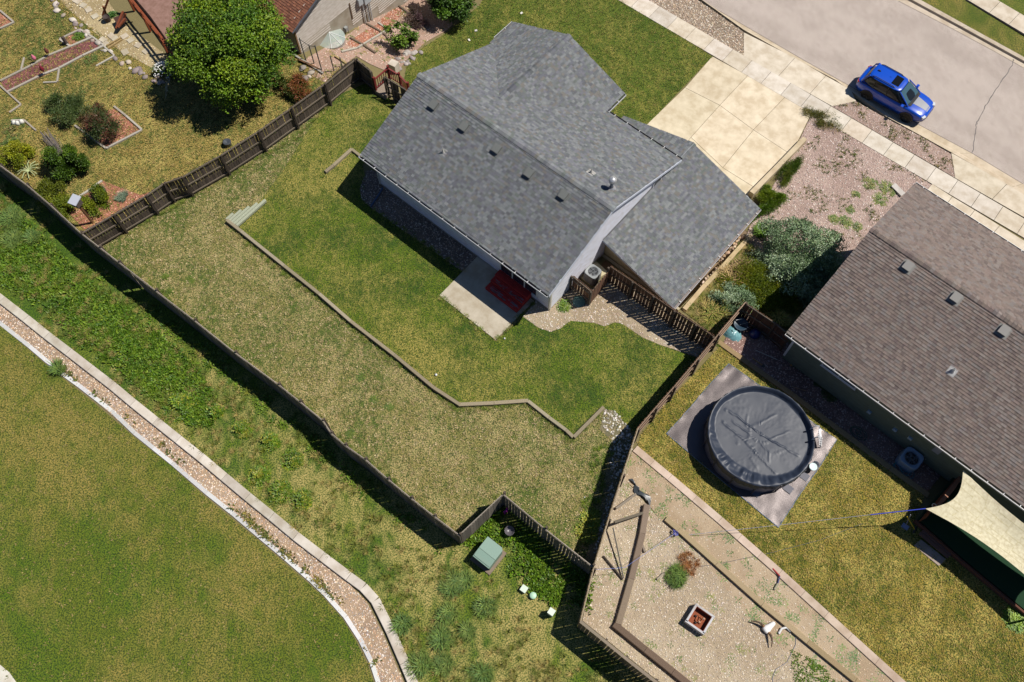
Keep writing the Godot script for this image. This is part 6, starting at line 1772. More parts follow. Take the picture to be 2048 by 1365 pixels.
	pebbles("trench_end_rocks", PackedVector2Array([Vector2(-6.72, -25.40), Vector2(-6.64, -24.21), Vector2(-6.59, -23.36), Vector2(-6.84, -23.39), Vector2(-6.90, -25.05)]), 50.0, 0.18, [S(206, 180, 150), S(176, 150, 124), S(220, 200, 180)])
	bush("driveway_creeper", "green creeper tumbling along the driveway wall", "shrub", Vector3(-7.401, -2.549, -33.966), Vector3(0.5, 0.22, 1.6), 0.2, 12, 420, leaf_narrow, 0.75, [S(104, 134, 20), S(130, 146, 40), S(84, 116, 16)])
	bush("driveway_end_weeds", "dry and green weeds where the driveway meets the sidewalk", "weed", Vector3(-8.211, -2.693, -38.783), Vector3(1.5, 0.1, 0.9), 0.06, 22, 260, leaf_narrow, 0.75, [S(140, 140, 60), S(176, 156, 90), S(110, 124, 40)])

func pool() -> void:
	var c: Vector3 = Vector3(0.320, -0.000, -17.600)
	# ground mat
	var mat := thing("pool_mat", "silvery brown woven mat spread under the round pool", "mat", Vector3(0.289, -0.000, -17.474))
	var q: Array = [Vector3(-2.982, -0.000, -20.259), Vector3(3.245, -0.000, -20.325), Vector3(3.440, -0.000, -14.906), Vector3(-3.184, -0.000, -15.244)]
	var mb := MB.new()
	var pts := []
	var n := 40
	for j in n + 1:
		for k in n + 1:
			var u := k / float(n)
			var v := j / float(n)
			var p: Vector3 = q[0].lerp(q[1], u).lerp(q[3].lerp(q[2], u), v)
			var edge := minf(minf(u, 1 - u), minf(v, 1 - v))
			var wob := clampf(1.0 - edge * 16.0, 0.0, 1.0)
			p += Vector3(fb(u * 3.0, v * 3.0, 300.0), 0, fb(v * 3.0 + 9.0, u * 3.0, 300.0)) * 0.06 * wob
			p.y = 0.022 + 0.012 * fb(p.x, p.z, 90.0) + 0.008 * sin(u * 55.0 + v * 4.0) * clampf(1.0 - v * 2.2, 0.1, 1.0) + 0.03 * wob * absf(fb(u, v, 900.0))
			pts.append(p)
	mb.smooth_grid(pts, n + 1, S(124, 116, 116))
	var wm := M("woven_mat", 0.33, "speck", Vector3(0.5, 1, 5.0), 0.12, 0.5)
	obj("sheet", mb, wm, mat)
	var hem := MB.new()
	for k in 4:
		hem.tube([q[k] + Vector3(0, 0.02, 0), q[k].lerp(q[(k + 1) % 4], 0.33) + Vector3(0.03, 0.03, 0.02), q[k].lerp(q[(k + 1) % 4], 0.66) + Vector3(-0.03, 0.03, 0.02), q[(k + 1) % 4] + Vector3(0, 0.02, 0)], 0.016, S(110, 130, 150), 5)
	obj("hem", hem, M("rubber", 0.8), mat)
	var i := 0
	for p in [Vector3(2.784, 0.030, -16.751), Vector3(3.030, 0.030, -17.754), Vector3(1.716, 0.030, -15.621)]:
		var pd := MB.new()
		pd.box(p, Vector3(0.42, 0.05, 0.36), S(112, 112, 122))
		tag(obj("foot_pad", pd, M("rubber", 0.8)), ["dark square pad on the mat at the lower right of the pool", "dark square pad on the mat nearest the white bucket", "dark square pad on the mat at the bottom of the pool"][i], "pad")
		i += 1
	var t := thing("round_pool", "round above-ground pool under a wrinkled black cover", "pool", c)
	var wall := MB.new()
	var wp := []
	var seg := 60
	for y in [0.03, 0.2, 0.7, 1.2, 1.24]:
		for k in seg:
			var a := TAU * k / seg
			var r := 2.42 + 0.05 * sin(y * 2.4) + (0.02 * cos(a * 14.0))
			wp.append(c + Vector3(cos(a) * r, y, sin(a) * r))
	wall.smooth_grid(wp, seg, S(92, 94, 108, 1.0), true)
	obj("wall", wall, M("vinyl", 0.45), t)
	for k in 14:
		var a := TAU * (k + 0.3) / 14
		var p := c + Vector3(cos(a) * 2.52, 0, sin(a) * 2.52)
		var m := MB.new()
		m.tube([p + Vector3(cos(a) * -0.03, 0.02, sin(a) * -0.03), p + Vector3(-cos(a) * 0.04, 1.1, -sin(a) * 0.04)], 0.035, S(70, 70, 80), 8)
		obj("frame_leg", m, M("painted_metal", 0.5), t)
	# cover: sagging onto the water, drawn over the rim, gathered in folds
	var cov := MB.new()
	var cp := []
	var sides := 192
	var rings := []
	for j in 26:
		rings.append(0.001 + j * 0.07)
	for r in [1.8, 1.86, 1.92, 1.98, 2.04, 2.1, 2.16, 2.22, 2.28, 2.34, 2.4, 2.46, 2.5, 2.54, 2.57, 2.59, 2.6]:
		rings.append(r)
	# creases: end points on the flat of the cover, height, half width
	var cr := [[-2.0, -0.1, 0.1, -0.15, 0.05], [0.1, -0.15, 1.9, -0.35, 0.045], [-1.7, 0.5, 0.3, 0.75, 0.055], [0.3, 0.75, 1.6, 1.0, 0.05], [-1.4, 0.15, 0.0, 0.3, 0.03], [-1.0, -0.55, -0.75, 0.0, 0.028], [-0.6, -0.1, -0.35, 0.45, 0.025], [0.0, -1.4, -0.35, -0.6, 0.022], [-0.35, -0.6, -0.6, -0.1, 0.022], [0.9, -1.1, 0.6, -0.4, 0.022], [0.6, -0.4, 0.35, 0.2, 0.022], [0.1, 0.25, 0.75, 0.4, 0.026], [0.75, 0.4, 1.0, 0.75, 0.022], [1.3, -0.3, 1.0, 0.2, 0.02], [0.2, 1.1, 0.8, 1.35, 0.022], [-0.9, 0.7, -0.5, 1.0, 0.022]]
	for j in rings.size():
		for k in sides:
			var a := TAU * k / sides
			var r: float = rings[j]
			var near := clampf(cos(a - 1.45) + 0.25, 0.0, 1.25) / 1.25     # towards the back of the lot the cover hangs lower
			var inner := 2.28 - 0.5 * near * near + 0.05 * fb(cos(a), sin(a), 120.0)
			var y := 0.0
			var rr := r
			var fold := sin(a * 19.0 + 4.0 * fb(cos(a), sin(a), 200.0)) * 0.5 + sin(a * 31.0 + 5.0 * fb(sin(a), cos(a), 150.0)) * 0.5
			var px := cos(a) * r
			var pz := sin(a) * r
			if r < inner:
				y = 1.0 + 0.02 * fb(px, pz, 30.0)
				for e in cr:
					var pf := Vector2(px + 0.07 * fb(px, pz, 90.0), pz + 0.07 * fb(pz, px, 90.0))
					var cq := Geometry2D.get_closest_point_to_segment(pf, Vector2(e[0], e[1]), Vector2(e[2], e[3]))
					var dd := pf.distance_to(cq)
					y += e[4] * 0.75 * exp(-dd * dd * 1300.0)
				y += 0.012 * absf(fb(px * 1.3, pz * 1.3, 160.0)) * clampf(fb(px, pz + 5.0, 50.0) + 0.3, 0.0, 1.0)
			elif r < 2.42:
				var s := (r - inner) / (2.42 - inner)
				y = lerpf(1.0, 1.27, pow(s, 0.8)) + fold * 0.07 * sin(s * PI) * (0.35 + near) + 0.05 * fb(a * 2.0, r, 160.0) * sin(s * PI)
			else:
				var s := (r - 2.42) / 0.18
				var drop := 0.14 + 0.24 * near + 0.1 * fb(cos(a) * 2.0, sin(a) * 2.0, 100.0) + 0.05 * absf(sin(a * 7.0))
				y = 1.28 - drop * s * s
				rr = 2.42 + 0.1 * sqrt(s) + fold * 0.035 * s
			cp.append(c + Vector3(cos(a) * rr, y, sin(a) * rr))
	cov.smooth_grid(cp, sides, S(54, 61, 80, 0.62), true)
	var vm := M("black_cover", 0.5)
	obj("cover", cov, vm, t)
	# ladder
	var lt := thing("pool_ladder", "white A-frame ladder at the right side of the pool", "ladder", Vector3(2.982, -0.000, -19.441))
	var dir := (Vector3(3.202, -0.000, -20.123) - c)
	dir.y = 0
	dir = dir.normalized()
	var sd := dir.cross(Vector3.UP)
	var foot := c + dir * 3.15
	for s in [-0.26, 0.26]:
		var m := MB.new()
		m.tube([foot + sd * s, c + dir * 2.75 + sd * s + Vector3(0, 1.35, 0), c + dir * 2.66 + sd * s + Vector3(0, 1.62, 0), c + dir * 2.5 + sd * s + Vector3(0, 1.66, 0), c + dir * 2.38 + sd * s + Vector3(0, 1.45, 0), c + dir * 2.36 + sd * s + Vector3(0, 1.2, 0)], 0.022, S(214, 216, 220), 8)
		obj("side_rail", m, M("painted_metal", 0.5), lt)
	for k in 4:
		var m := MB.new()
		var p := foot.lerp(c + dir * 2.75 + Vector3(0, 1.35, 0), 0.2 + 0.24 * k)
		m.box(p, Vector3(0.1, 0.035, 0.52), S(226, 226, 230), Basis(dir, Vector3.UP, dir.cross(Vector3.UP)))
		obj("rung", m, M("painted_metal", 0.5), lt)
	var bk := thing("white_bucket", "white lidded bucket standing on the mat below the ladder", "bucket", Vector3(3.106, -0.000, -18.440))
	var bm := MB.new()
	bm.lathe(Vector3(3.105, 0.020, -18.431), [Vector2(0.0, 0.0), Vector2(0.15, 0.0), Vector2(0.175, 0.36)], S(214, 218, 222), 18)
	obj("pail", bm, M("painted_metal", 0.5), bk)
	var bl := MB.new()
	bl.lathe(Vector3(3.077, 0.380, -18.265), [Vector2(0.19, -0.03), Vector2(0.195, 0.0), Vector2(0.17, 0.01), Vector2(0.16, 0.0), Vector2(0.0, 0.005)], S(206, 226, 226), 18)
	obj("lid", bl, M("painted_metal", 0.5), bk)

func sail() -> void:
	var t := thing("shade_sail", "cream woven shade sail stretched over the turf deck", "shade sail", Vector3(11.332, -0.125, -20.942))
	var q: Array = [Vector3(8.107, 2.350, -21.563), Vector3(7.747, 2.100, -19.052), Vector3(14.307, 2.100, -18.947), Vector3(14.368, 2.400, -21.151)]
	var mb := MB.new()
	var pts := []
	var n := 36
	for j in n + 1:
		for k in n + 1:
			var u := k / float(n)
			var v := j / float(n)
			# concave hem between the corners
			var bu := 0.10 * sin(u * PI)
			var bv := 0.20 * sin(v * PI)
			var vv := lerpf(bu, 1.0 - bu * 1.4, v)
			var uu := lerpf(bv * 0.42, 1.0 - bv * 0.3, u)
			var p: Vector3 = q[0].lerp(q[3], uu).lerp(q[1].lerp(q[2], uu), vv)
			p.y -= 0.18 * sin(u * PI) * sin(v * PI)
			p.y += 0.016 * fb(u * 6.0, v * 4.0, 60.0) + 0.006 * sin(u * 60.0) * sin(v * 3.0) 
			pts.append(p)
	mb.smooth_grid(pts, n + 1, S(232, 224, 192, 0.76))
	var m := M("sail_cloth", 0.85, "blotch", Vector3(0.8, 0.8, 0.8))
	m.normal_enabled = true
	m.normal_texture = tex["crinkle"]
	m.normal_scale = 0.25
	m.backlight_enabled = true
	m.backlight = Color(0.25, 0.23, 0.16)
	obj("cloth", mb, m, t)
	# seams of the woven panels
	var sm := MB.new()
	for k in [4, 8, 12, 16, 20, 24, 28, 32]:
		for j in n:
			for s in [1]:
				var a: Vector3 = pts[j * (n + 1) + k] + Vector3(0, 0.004, 0)
				var b: Vector3 = pts[(j + 1) * (n + 1) + k] + Vector3(0, 0.004, 0)
				if (j / 3 + k / 4) % 2 == 0:
					sm.beam(a, b, 0.014, 0.002, S(196, 184, 136))
	for j in [5, 10, 15, 20, 25, 30]:
		for k in n:
			var a: Vector3 = pts[j * (n + 1) + k] + Vector3(0, 0.004, 0)
			var b: Vector3 = pts[j * (n + 1) + k + 1] + Vector3(0, 0.004, 0)
			if (k / 4 + j / 5) % 3 != 0:
				sm.beam(a, b, 0.014, 0.002, S(196, 184, 136))
	obj("seams", sm, M("rubber", 0.8), t)
	var post := thing("sail_post", "post holding the outer corner of the shade sail", "post", Vector3(15.293, -0.000, -19.938))
	var pm := MB.new()
	pm.tube([q[2] + Vector3(0, -2.3, 0), q[2] + Vector3(0, 0.1, 0)], 0.05, S(110, 90, 70))
	obj("pole", pm, M("painted_wood", 0.6), post)
	# guy lines to the timber
	var anchor: Vector3 = Vector3(0.286, 0.100, -11.706)
	var r1 := MB.new()
	r1.tube([q[1], q[1].lerp(anchor, 0.22)], 0.022, S(50, 70, 190), 6)
	r1.tube([q[1].lerp(anchor, 0.22), q[1].lerp(anchor, 0.6) - Vector3(0, 0.05, 0), anchor], 0.011, S(150, 154, 170), 6)
	tag(obj("sail_guy_line", r1, M("rubber", 0.8)), "gray and blue guy line from the cream sail corner to the tan timber", "rope")
	var r2 := MB.new()
	r2.tube([Vector3(6.283, 0.050, -17.558), Vector3(5.200, 0.030, -15.643), Vector3(3.783, 0.030, -13.661), Vector3(2.321, 0.030, -11.796), Vector3(1.065, 0.030, -10.374)], 0.009, S(96, 98, 104), 6)
	tag(obj("loose_rope", r2, M("rubber", 0.8)), "loose gray rope lying across the pool lawn below the guy line", "rope")

# ================================================================ the garden to the left
func neighbor_left() -> void:
	var grass := M("lawn", 0.95, "grass", Vector3(0.17, 0.17, 0.17))
	var gritm := M("gravel_bed", 0.95, "grit", Vector3(0.55, 0.55, 0.55), 0.8)
	var soil := M("soil", 1.0, "grit", Vector3(0.6, 0.6, 0.6), 0.6)
	var timber := M("timber", 0.95, "wood", Vector3(4, 4, 4))
	var conc := M("concrete", 0.9, "blotch", Vector3(0.16, 0.16, 0.16))
	var lawn := PackedVector2Array([Vector2(-66.84, -6.83), Vector2(-52.82, -16.98), Vector2(-46.84, -13.57), Vector2(-42.39, -13.67), Vector2(-38.95, -14.07), Vector2(-39.69, -15.46), Vector2(-39.91, -18.41), Vector2(-36.31, -21.21), Vector2(-33.99, -20.32), Vector2(-31.97, -20.01), Vector2(-31.65, -22.09), Vector2(-30.26, -21.97), Vector2(-30.05, -18.95), Vector2(-30.41, -16.50), Vector2(-31.02, -12.09), Vector2(-31.87, -7.67), Vector2(-33.33, -4.00), Vector2(-37.95, -3.68), Vector2(-43.10, -3.37), Vector2(-58.58, -1.96)])
	sheet("garden_lawn", lawn, -0.008, grass, func(x: float, z: float) -> Color:
		var n := mottle(x, z)
		var t := clampf(0.2 + fb(x, z, 14.0) * 0.5 + n * 1.3 + clampf((-42.0 - x) / 6.0, -0.1, 0.2), 0.0, 1.0)
		return S(196, 172, 106).lerp(S(170, 146, 82), clampf(0.5 + fb(z, x, 50.0) * 1.4, 0, 1)).lerp(S(98, 112, 44), t), 0.25)
	blades("garden_lawn_grass", lawn, 50.0, 0.08, 0.13, [S(196, 172, 104), S(108, 122, 50), S(182, 156, 88), S(168, 150, 84)], tuft)
	var redm := [S(206, 142, 116), S(186, 122, 98), S(222, 176, 152), S(166, 108, 88), S(206, 156, 130)]
	var whitec := [S(222, 214, 200), S(206, 196, 180)]
	# path of dark red stone with pale edging
	var path := PackedVector2Array([Vector2(-45.96, -7.45), Vector2(-45.41, -10.48), Vector2(-44.52, -13.06), Vector2(-43.46, -13.13), Vector2(-44.09, -10.29), Vector2(-44.96, -7.22)])
	sheet("red_gravel_path", path, 0.006, gritm, flat_col(S(150, 96, 92), S(126, 76, 74)), 0.25)
	pebbles("red_path_stones", path, 130.0, 0.06, [S(160, 100, 98), S(134, 78, 78), S(186, 130, 124), S(110, 66, 66)])
	var ed := thing("path_edging", "pale edging strips along both sides of the dark red stone path", "edging", Vector3(-45.158, -0.000, -10.802))
	along(ed, "edging_board", PackedVector2Array([Vector2(-45.96, -7.45), Vector2(-45.55, -9.35), Vector2(-45.41, -10.48), Vector2(-44.98, -11.77), Vector2(-44.56, -13.13)]), 0.13, -0.02, 0.09, 2.2, 0.03, whitec, timber)
	along(ed, "edging_board", PackedVector2Array([Vector2(-44.96, -7.22), Vector2(-44.51, -9.23), Vector2(-44.12, -10.31), Vector2(-43.84, -11.82), Vector2(-43.49, -13.15)]), 0.13, -0.02, 0.09, 2.2, 0.03, whitec, timber)
	along(ed, "edging_board", PackedVector2Array([Vector2(-44.56, -13.13), Vector2(-43.49, -13.15)]), 0.11, -0.02, 0.08, 1.2, 0.02, whitec, timber)
	var beds := [
		["corner mulch bed at the left edge of the picture", PackedVector2Array([Vector2(-51.39, -10.23), Vector2(-50.69, -10.83), Vector2(-49.20, -10.75), Vector2(-49.42, -9.93), Vector2(-49.85, -9.14)]), PackedVector2Array([Vector2(-50.62, -10.78), Vector2(-49.15, -10.75), Vector2(-49.39, -9.90)])],
		["small mulch bed at the upper end of the red stone path", PackedVector2Array([Vector2(-45.89, -11.73), Vector2(-45.62, -13.01), Vector2(-44.53, -13.10), Vector2(-44.87, -11.76)]), PackedVector2Array([Vector2(-44.91, -11.79), Vector2(-45.92, -11.71), Vector2(-45.62, -13.01), Vector2(-44.50, -13.12)])],
		["red mulch bed under the thin shrub", PackedVector2Array([Vector2(-39.98, -9.01), Vector2(-39.24, -10.59), Vector2(-38.26, -10.67), Vector2(-36.81, -10.58), Vector2(-37.30, -8.50), Vector2(-39.45, -8.24)]), PackedVector2Array([Vector2(-39.96, -8.27), Vector2(-37.31, -8.40), Vector2(-36.78, -10.56), Vector2(-38.27, -10.61), Vector2(-39.35, -10.60)])],
		["mulch bed in the fence corner by the bird house", PackedVector2Array([Vector2(-35.86, -5.12), Vector2(-35.72, -6.89), Vector2(-33.40, -7.64), Vector2(-33.11, -8.11), Vector2(-33.73, -4.81), Vector2(-33.93, -4.23), Vector2(-35.28, -4.34)]), PackedVector2Array([Vector2(-35.86, -5.12), Vector2(-35.75, -5.99), Vector2(-35.72, -6.89)])],
		["mulch bed along the window well wall", PackedVector2Array([Vector2(-33.15, -23.09), Vector2(-33.35, -24.50), Vector2(-33.47, -26.33), Vector2(-32.63, -26.15), Vector2(-32.54, -24.57), Vector2(-32.34, -23.34)]), PackedVector2Array([Vector2(-32.68, -22.33), Vector2(-32.38, -23.38), Vector2(-32.50, -24.62), Vector2(-32.61, -26.17)])],
		["narrow mulch bed beside the cream house", PackedVector2Array([Vector2(-33.57, -26.20), Vector2(-34.11, -28.27), Vector2(-33.46, -28.61), Vector2(-32.61, -26.17)]), PackedVector2Array([Vector2(-33.51, -26.19), Vector2(-32.61, -26.17)])]]
	for e in beds:
		sheet("mulch_bed", e[1], 0.008, soil, flat_col(S(190, 128, 102), S(160, 106, 84)), 0.25)
		pebbles("mulch_chips", e[1], 90.0, 0.07, redm)
		var o := thing("bed_edging", "pale edging round the " + e[0], "edging", g3(e[2][0]))
		along(o, "edging_board", e[2], 0.12, -0.02, 0.1, 1.6, 0.03, whitec, timber)
	for e in [["pale edging of a grassy bed left of the red stone path", PackedVector2Array([Vector2(-46.38, -9.46), Vector2(-45.75, -8.78)])], ["pale edging strip below the red stone path", PackedVector2Array([Vector2(-44.09, -10.29), Vector2(-43.35, -9.58), Vector2(-43.94, -9.02)])], ["edging corner right of the red stone path's upper end", PackedVector2Array([Vector2(-43.43, -13.10), Vector2(-42.38, -13.06), Vector2(-42.58, -11.83)])], ["long thin edging at the far left of the garden", PackedVector2Array([Vector2(-45.68, -7.24), Vector2(-43.57, -7.19), Vector2(-43.61, -6.39)])], ["short white edging beside the left garden weeds", PackedVector2Array([Vector2(-43.05, -6.11), Vector2(-42.51, -6.62), Vector2(-41.36, -6.61)])]]:
		var o := thing("bed_edging", e[0], "edging", g3(e[1][0]))
		along(o, "edging_board", e[1], 0.1, -0.02, 0.08, 1.8, 0.03, whitec, timber)
	# buff gravel path with flagstones below the deck
	var gp := PackedVector2Array([Vector2(-49.83, -13.76), Vector2(-46.84, -13.57), Vector2(-44.21, -13.42), Vector2(-42.24, -13.55), Vector2(-38.95, -14.07), Vector2(-37.50, -12.85), Vector2(-38.91, -14.61), Vector2(-40.41, -15.10), Vector2(-44.41, -15.11), Vector2(-47.80, -16.05)])
	sheet("buff_gravel", gp, 0.006, gritm, flat_col(S(206, 186, 142), S(184, 164, 122)), 0.25)
	pebbles("buff_gravel_stones", gp, 70.0, 0.07, [S(216, 200, 160), S(196, 176, 134), S(226, 216, 190), S(170, 150, 120)])
	var fl := Node3D.new()
	fl.name = "flagstones"
	add_child(fl)
	struct(fl)
	fl.position = Vector3(-43.768, -0.000, -14.589)
	for p in [Vector3(-47.098, -0.000, -14.384), Vector3(-46.539, -0.000, -14.370), Vector3(-45.805, -0.000, -14.293), Vector3(-43.915, -0.000, -13.413), Vector3(-43.801, -0.000, -13.929), Vector3(-43.547, -0.000, -13.310), Vector3(-43.426, -0.000, -13.934), Vector3(-43.147, -0.000, -14.434), Vector3(-42.619, -0.000, -14.466), Vector3(-41.962, -0.000, -14.505), Vector3(-41.226, -0.000, -14.513), Vector3(-42.123, -0.000, -13.645), Vector3(-47.660, -0.000, -14.398)]:
		var m := MB.new()
		m.box(p + Vector3(0, 0.02, 0), Vector3(rng.randf_range(0.34, 0.46), 0.07, rng.randf_range(0.34, 0.44)), jit(S(206, 196, 176), 0.08), Basis(Vector3.UP, rng.randf_range(-0.3, 0.3)))
		obj("flagstone", m, conc, fl)
	for e in [[Vector3(-43.343, -0.000, -13.224), Vector3(-43.182, -0.000, -14.195)], [Vector3(-43.118, -0.000, -13.158), Vector3(-43.041, -0.000, -14.158)]]:
		var m := MB.new()
		m.beam(e[0], e[1], 0.09, 0.1, S(206, 176, 120))
		tag(obj("path_board", m, timber), "thin yellow board at the head of the red stone path beside the flagstones", "board", "boards at the head of the path")
	pebbles("border_rocks", PackedVector2Array([Vector2(-49.08, -13.57), Vector2(-46.51, -13.32), Vector2(-43.23, -13.21), Vector2(-40.15, -13.55), Vector2(-38.28, -13.89), Vector2(-38.05, -13.54), Vector2(-40.07, -13.11), Vector2(-43.15, -12.77), Vector2(-46.41, -12.87), Vector2(-48.97, -13.11)]), 9.0, 0.34, [S(150, 138, 134), S(176, 160, 146), S(196, 186, 176), S(130, 120, 116)])
	# deck with orange railing
	var dk := thing("brown_deck", "low brown deck with an orange-stained railing beside the big round tree", "deck", Vector3(-42.546, -0.000, -16.695))
	var dp := PackedVector2Array([Vector2(-47.32, -17.28), Vector2(-44.58, -16.63), Vector2(-42.62, -16.26), Vector2(-38.80, -15.28), Vector2(-39.01, -17.87), Vector2(-43.17, -21.04)])
	var dm := MB.new()
	dm.prism(dp, -0.3, 0.6, S(150, 118, 106))
	obj("platform", dm, M("deck_paint", 0.8, "blotch", Vector3(0.4, 0.4, 0.4)), dk)
	var oc := S(170, 88, 44)
	var om := M("orange_stain", 0.75, "wood", Vector3(3, 3, 3))
	var rl: Array = [Vector3(-44.409, 1.550, -16.206), Vector3(-42.329, 1.550, -15.761), Vector3(-40.200, 1.550, -15.315), Vector3(-38.144, 1.500, -14.833)]
	for k in 3:
		for y in [0.0, -0.4]:
			var m := MB.new()
			m.beam(rl[k] + Vector3(0, y, 0), rl[k + 1] + Vector3(0, y, 0), 0.12, 0.05, oc)
			obj("rail", m, om, dk)
		var mm := MB.new()
		var mid: Vector3 = rl[k].lerp(rl[k + 1], 0.5)
		mm.box(mid + Vector3(0, -0.3, 0), Vector3(0.06, 0.6, 0.09), oc)
		obj("baluster", mm, om, dk)
	for k in 4:
		var m := MB.new()
		m.box(rl[k] + Vector3(0.06, -0.72, 0.06), Vector3(0.11, 1.6, 0.11), oc)
		obj("post", m, om, dk)
	var swing := thing("orange_wood_frame", "orange stained timber frame of a bench below the deck", "bench", Vector3(-44.830, -0.000, -14.749))
	for e in [[Vector3(-45.100, 1.300, -15.646), Vector3(-45.529, -0.000, -14.690)], [Vector3(-44.906, 1.000, -14.729), Vector3(-45.277, -0.000, -14.797)], [Vector3(-43.851, 0.600, -15.424), Vector3(-44.059, -0.000, -14.978)], [Vector3(-44.230, 0.500, -15.449), Vector3(-43.632, 0.350, -14.356)], [Vector3(-43.744, 0.450, -15.184), Vector3(-43.548, 0.400, -14.467)]]:
		var m := MB.new()
		m.beam(e[0], e[1], 0.1, 0.09, oc * 0.8)
		obj("frame_member", m, om, swing)
	var seat := MB.new()
	seat.prism(PackedVector2Array([Vector2(-44.42, -14.78), Vector2(-44.21, -15.38), Vector2(-43.64, -15.23), Vector2(-43.61, -14.52)]), 0.36, 0.41, S(96, 58, 46))
	obj("seat", seat, om, swing)
	for e in [[Vector3(-44.904, -0.000, -14.578), 0.22, S(70, 56, 52), "dark round pot standing below the deck railing"], [Vector3(-42.015, -0.000, -15.978), 0.13, S(150, 40, 44), "small red pot at the foot of the deck railing"]]:
		var m := MB.new()
		m.lathe(e[0], [Vector2(0.0, 0.0), Vector2(e[1] * 0.75, 0.0), Vector2(e[1], e[1] * 1.7), Vector2(e[1] * 0.9, e[1] * 1.7), Vector2(e[1] * 0.85, e[1] * 1.4), Vector2(0.0, e[1] * 1.4)], e[2], 14)
		tag(obj("garden_pot", m, M("clay", 0.8)), e[3], "pot")
	clump("pot_plant", "leafy plant beside the dark pot under the deck railing", Vector3(-45.109, -0.000, -15.048), 0.3, 0.4, 50, [S(70, 110, 40)], rosette, "", 1.3)
	# the big round tree and other growth
	bush("round_tree", "big round dense green tree beside the brown deck", "tree", Vector3(-35.314, -0.000, -16.869), Vector3(3.6, 2.4, 3.45), 2.7, 90, 12500, leaf_big, 0.7, [S(82, 116, 8, 1.0), S(104, 136, 12, 1.0), S(66, 100, 8, 1.0), S(122, 146, 18, 1.0), S(90, 122, 10, 1.0), S(98, 128, 12, 1.0)], 0.16)
	bush("white_daisies", "clump of white daisies at the lower left of the big round tree", "flowers", Vector3(-39.009, -0.000, -14.120), Vector3(0.75, 0.4, 0.65), 0.3, 9, 300, leaf_small, 0.7, [S(110, 130, 60), S(84, 110, 44)])
	var dz := []
	var dc := PackedColorArray()
	for k in 150:
		var a := rng.randf() * TAU
		var r := sqrt(rng.randf())
		dz.append(Transform3D(Basis().scaled(Vector3(0.075, 0.04, 0.075)), Vector3(-39.009, -0.000, -14.120) + Vector3(cos(a) * r * 0.7, 0.68 - 0.35 * r * r, sin(a) * r * 0.62)))
		dc.append(S(244, 244, 238))
	multi("blossoms", pebble, dz, dc, get_node("white_daisies"))
	(get_node("white_daisies/blossoms") as Node3D).position -= (get_node("white_daisies") as Node3D).position
	bush("rust_shrub", "rust-brown and green shrub just outside the side fence", "shrub", Vector3(-32.120, -0.000, -18.406), Vector3(1.35, 0.55, 0.9), 0.4, 14, 520, leaf_narrow, 1.0, [S(150, 92, 52), S(110, 120, 40), S(170, 112, 66), S(90, 110, 36)], 0.03, "", 0.3)
	bush("dark_top_tree", "dark green tree at the top edge beside the front lawn", "tree", Vector3(-31.323, -2.435, -30.168), Vector3(1.9, 1.3, 1.6), 1.5, 26, 2600, leaf_big, 0.75, [S(62, 96, 14, 1.0), S(80, 114, 20, 1.0), S(50, 80, 12, 1.0)], 0.08)
	bush("thin_sapling", "thin leafy sapling beside the cream house's pink gravel", "sapling", Vector3(-30.895, -1.411, -25.496), Vector3(0.85, 0.9, 0.9), 1.0, 12, 260, leaf_big, 0.72, [S(96, 128, 28), S(120, 150, 40)], 0.03, "", 0.4)
	bush("second_sapling", "small leafy sapling right of the thin sapling", "sapling", Vector3(-30.556, -1.584, -26.108), Vector3(0.6, 0.6, 0.6), 0.7, 9, 130, leaf_big, 0.72, [S(90, 122, 30), S(112, 140, 40)], 0.025, "", 0.4)
	bush("purple_shrub", "purple-brown bare shrub in front of the dark tree at the top", "shrub", Vector3(-31.898, -2.173, -28.196), Vector3(0.9, 0.5, 0.7), 0.4, 10, 240, leaf_narrow, 1.0, [S(110, 84, 92), S(90, 76, 66), S(130, 110, 100)], 0.03, "", 0.4)
	bush("thin_dark_shrub", "loose dark red and green shrub growing out of the red mulch bed", "shrub", Vector3(-38.406, -0.000, -9.127), Vector3(1.35, 0.8, 1.2), 0.75, 18, 620, leaf_narrow, 1.0, [S(84, 104, 50), S(110, 84, 60), S(70, 92, 44), S(126, 76, 60)], 0.04, "", 0.5)
	bush("loose_gray_shrub", "loose gray-green shrub left of the red mulch bed", "shrub", Vector3(-40.757, -0.000, -8.535), Vector3(1.7, 0.5, 1.6), 0.4, 22, 620, leaf_narrow, 1.0, [S(92, 116, 60), S(110, 126, 70), S(80, 104, 50)], 0.0, "", 0.5)
	bush("yellow_shrub", "yellow-green rounded shrub by the left garden's back fence", "shrub", Vector3(-40.322, -0.000, -4.745), Vector3(1.1, 0.6, 0.95), 0.5, 12, 620, leaf_small, 0.85, [S(150, 158, 20), S(126, 142, 16), S(170, 172, 30)], 0.03)
	bush("garden_shrub", "dense green shrub in the lower corner of the left garden", "shrub", Vector3(-37.451, -0.000, -6.208), Vector3(1.3, 0.95, 1.15), 0.8, 18, 1300, leaf_small, 0.95, [S(74, 106, 10), S(94, 126, 14), S(60, 90, 8)], 0.04)
	bush("olive_shrub", "spreading yellow-green shrub below the dense garden shrub", "shrub", Vector3(-36.907, -0.000, -4.569), Vector3(1.5, 0.45, 1.0), 0.35, 14, 620, leaf_small, 0.85, [S(104, 116, 14), S(128, 136, 20), S(86, 102, 12)])
	bush("bird_house_shrub", "yellow-green leafy growth around the bird house post", "shrub", Vector3(-34.501, -0.000, -5.932), Vector3(1.4, 0.45, 0.8), 0.35, 14, 620, leaf_small, 0.85, [S(110, 128, 14), S(132, 144, 22), S(90, 112, 12)])
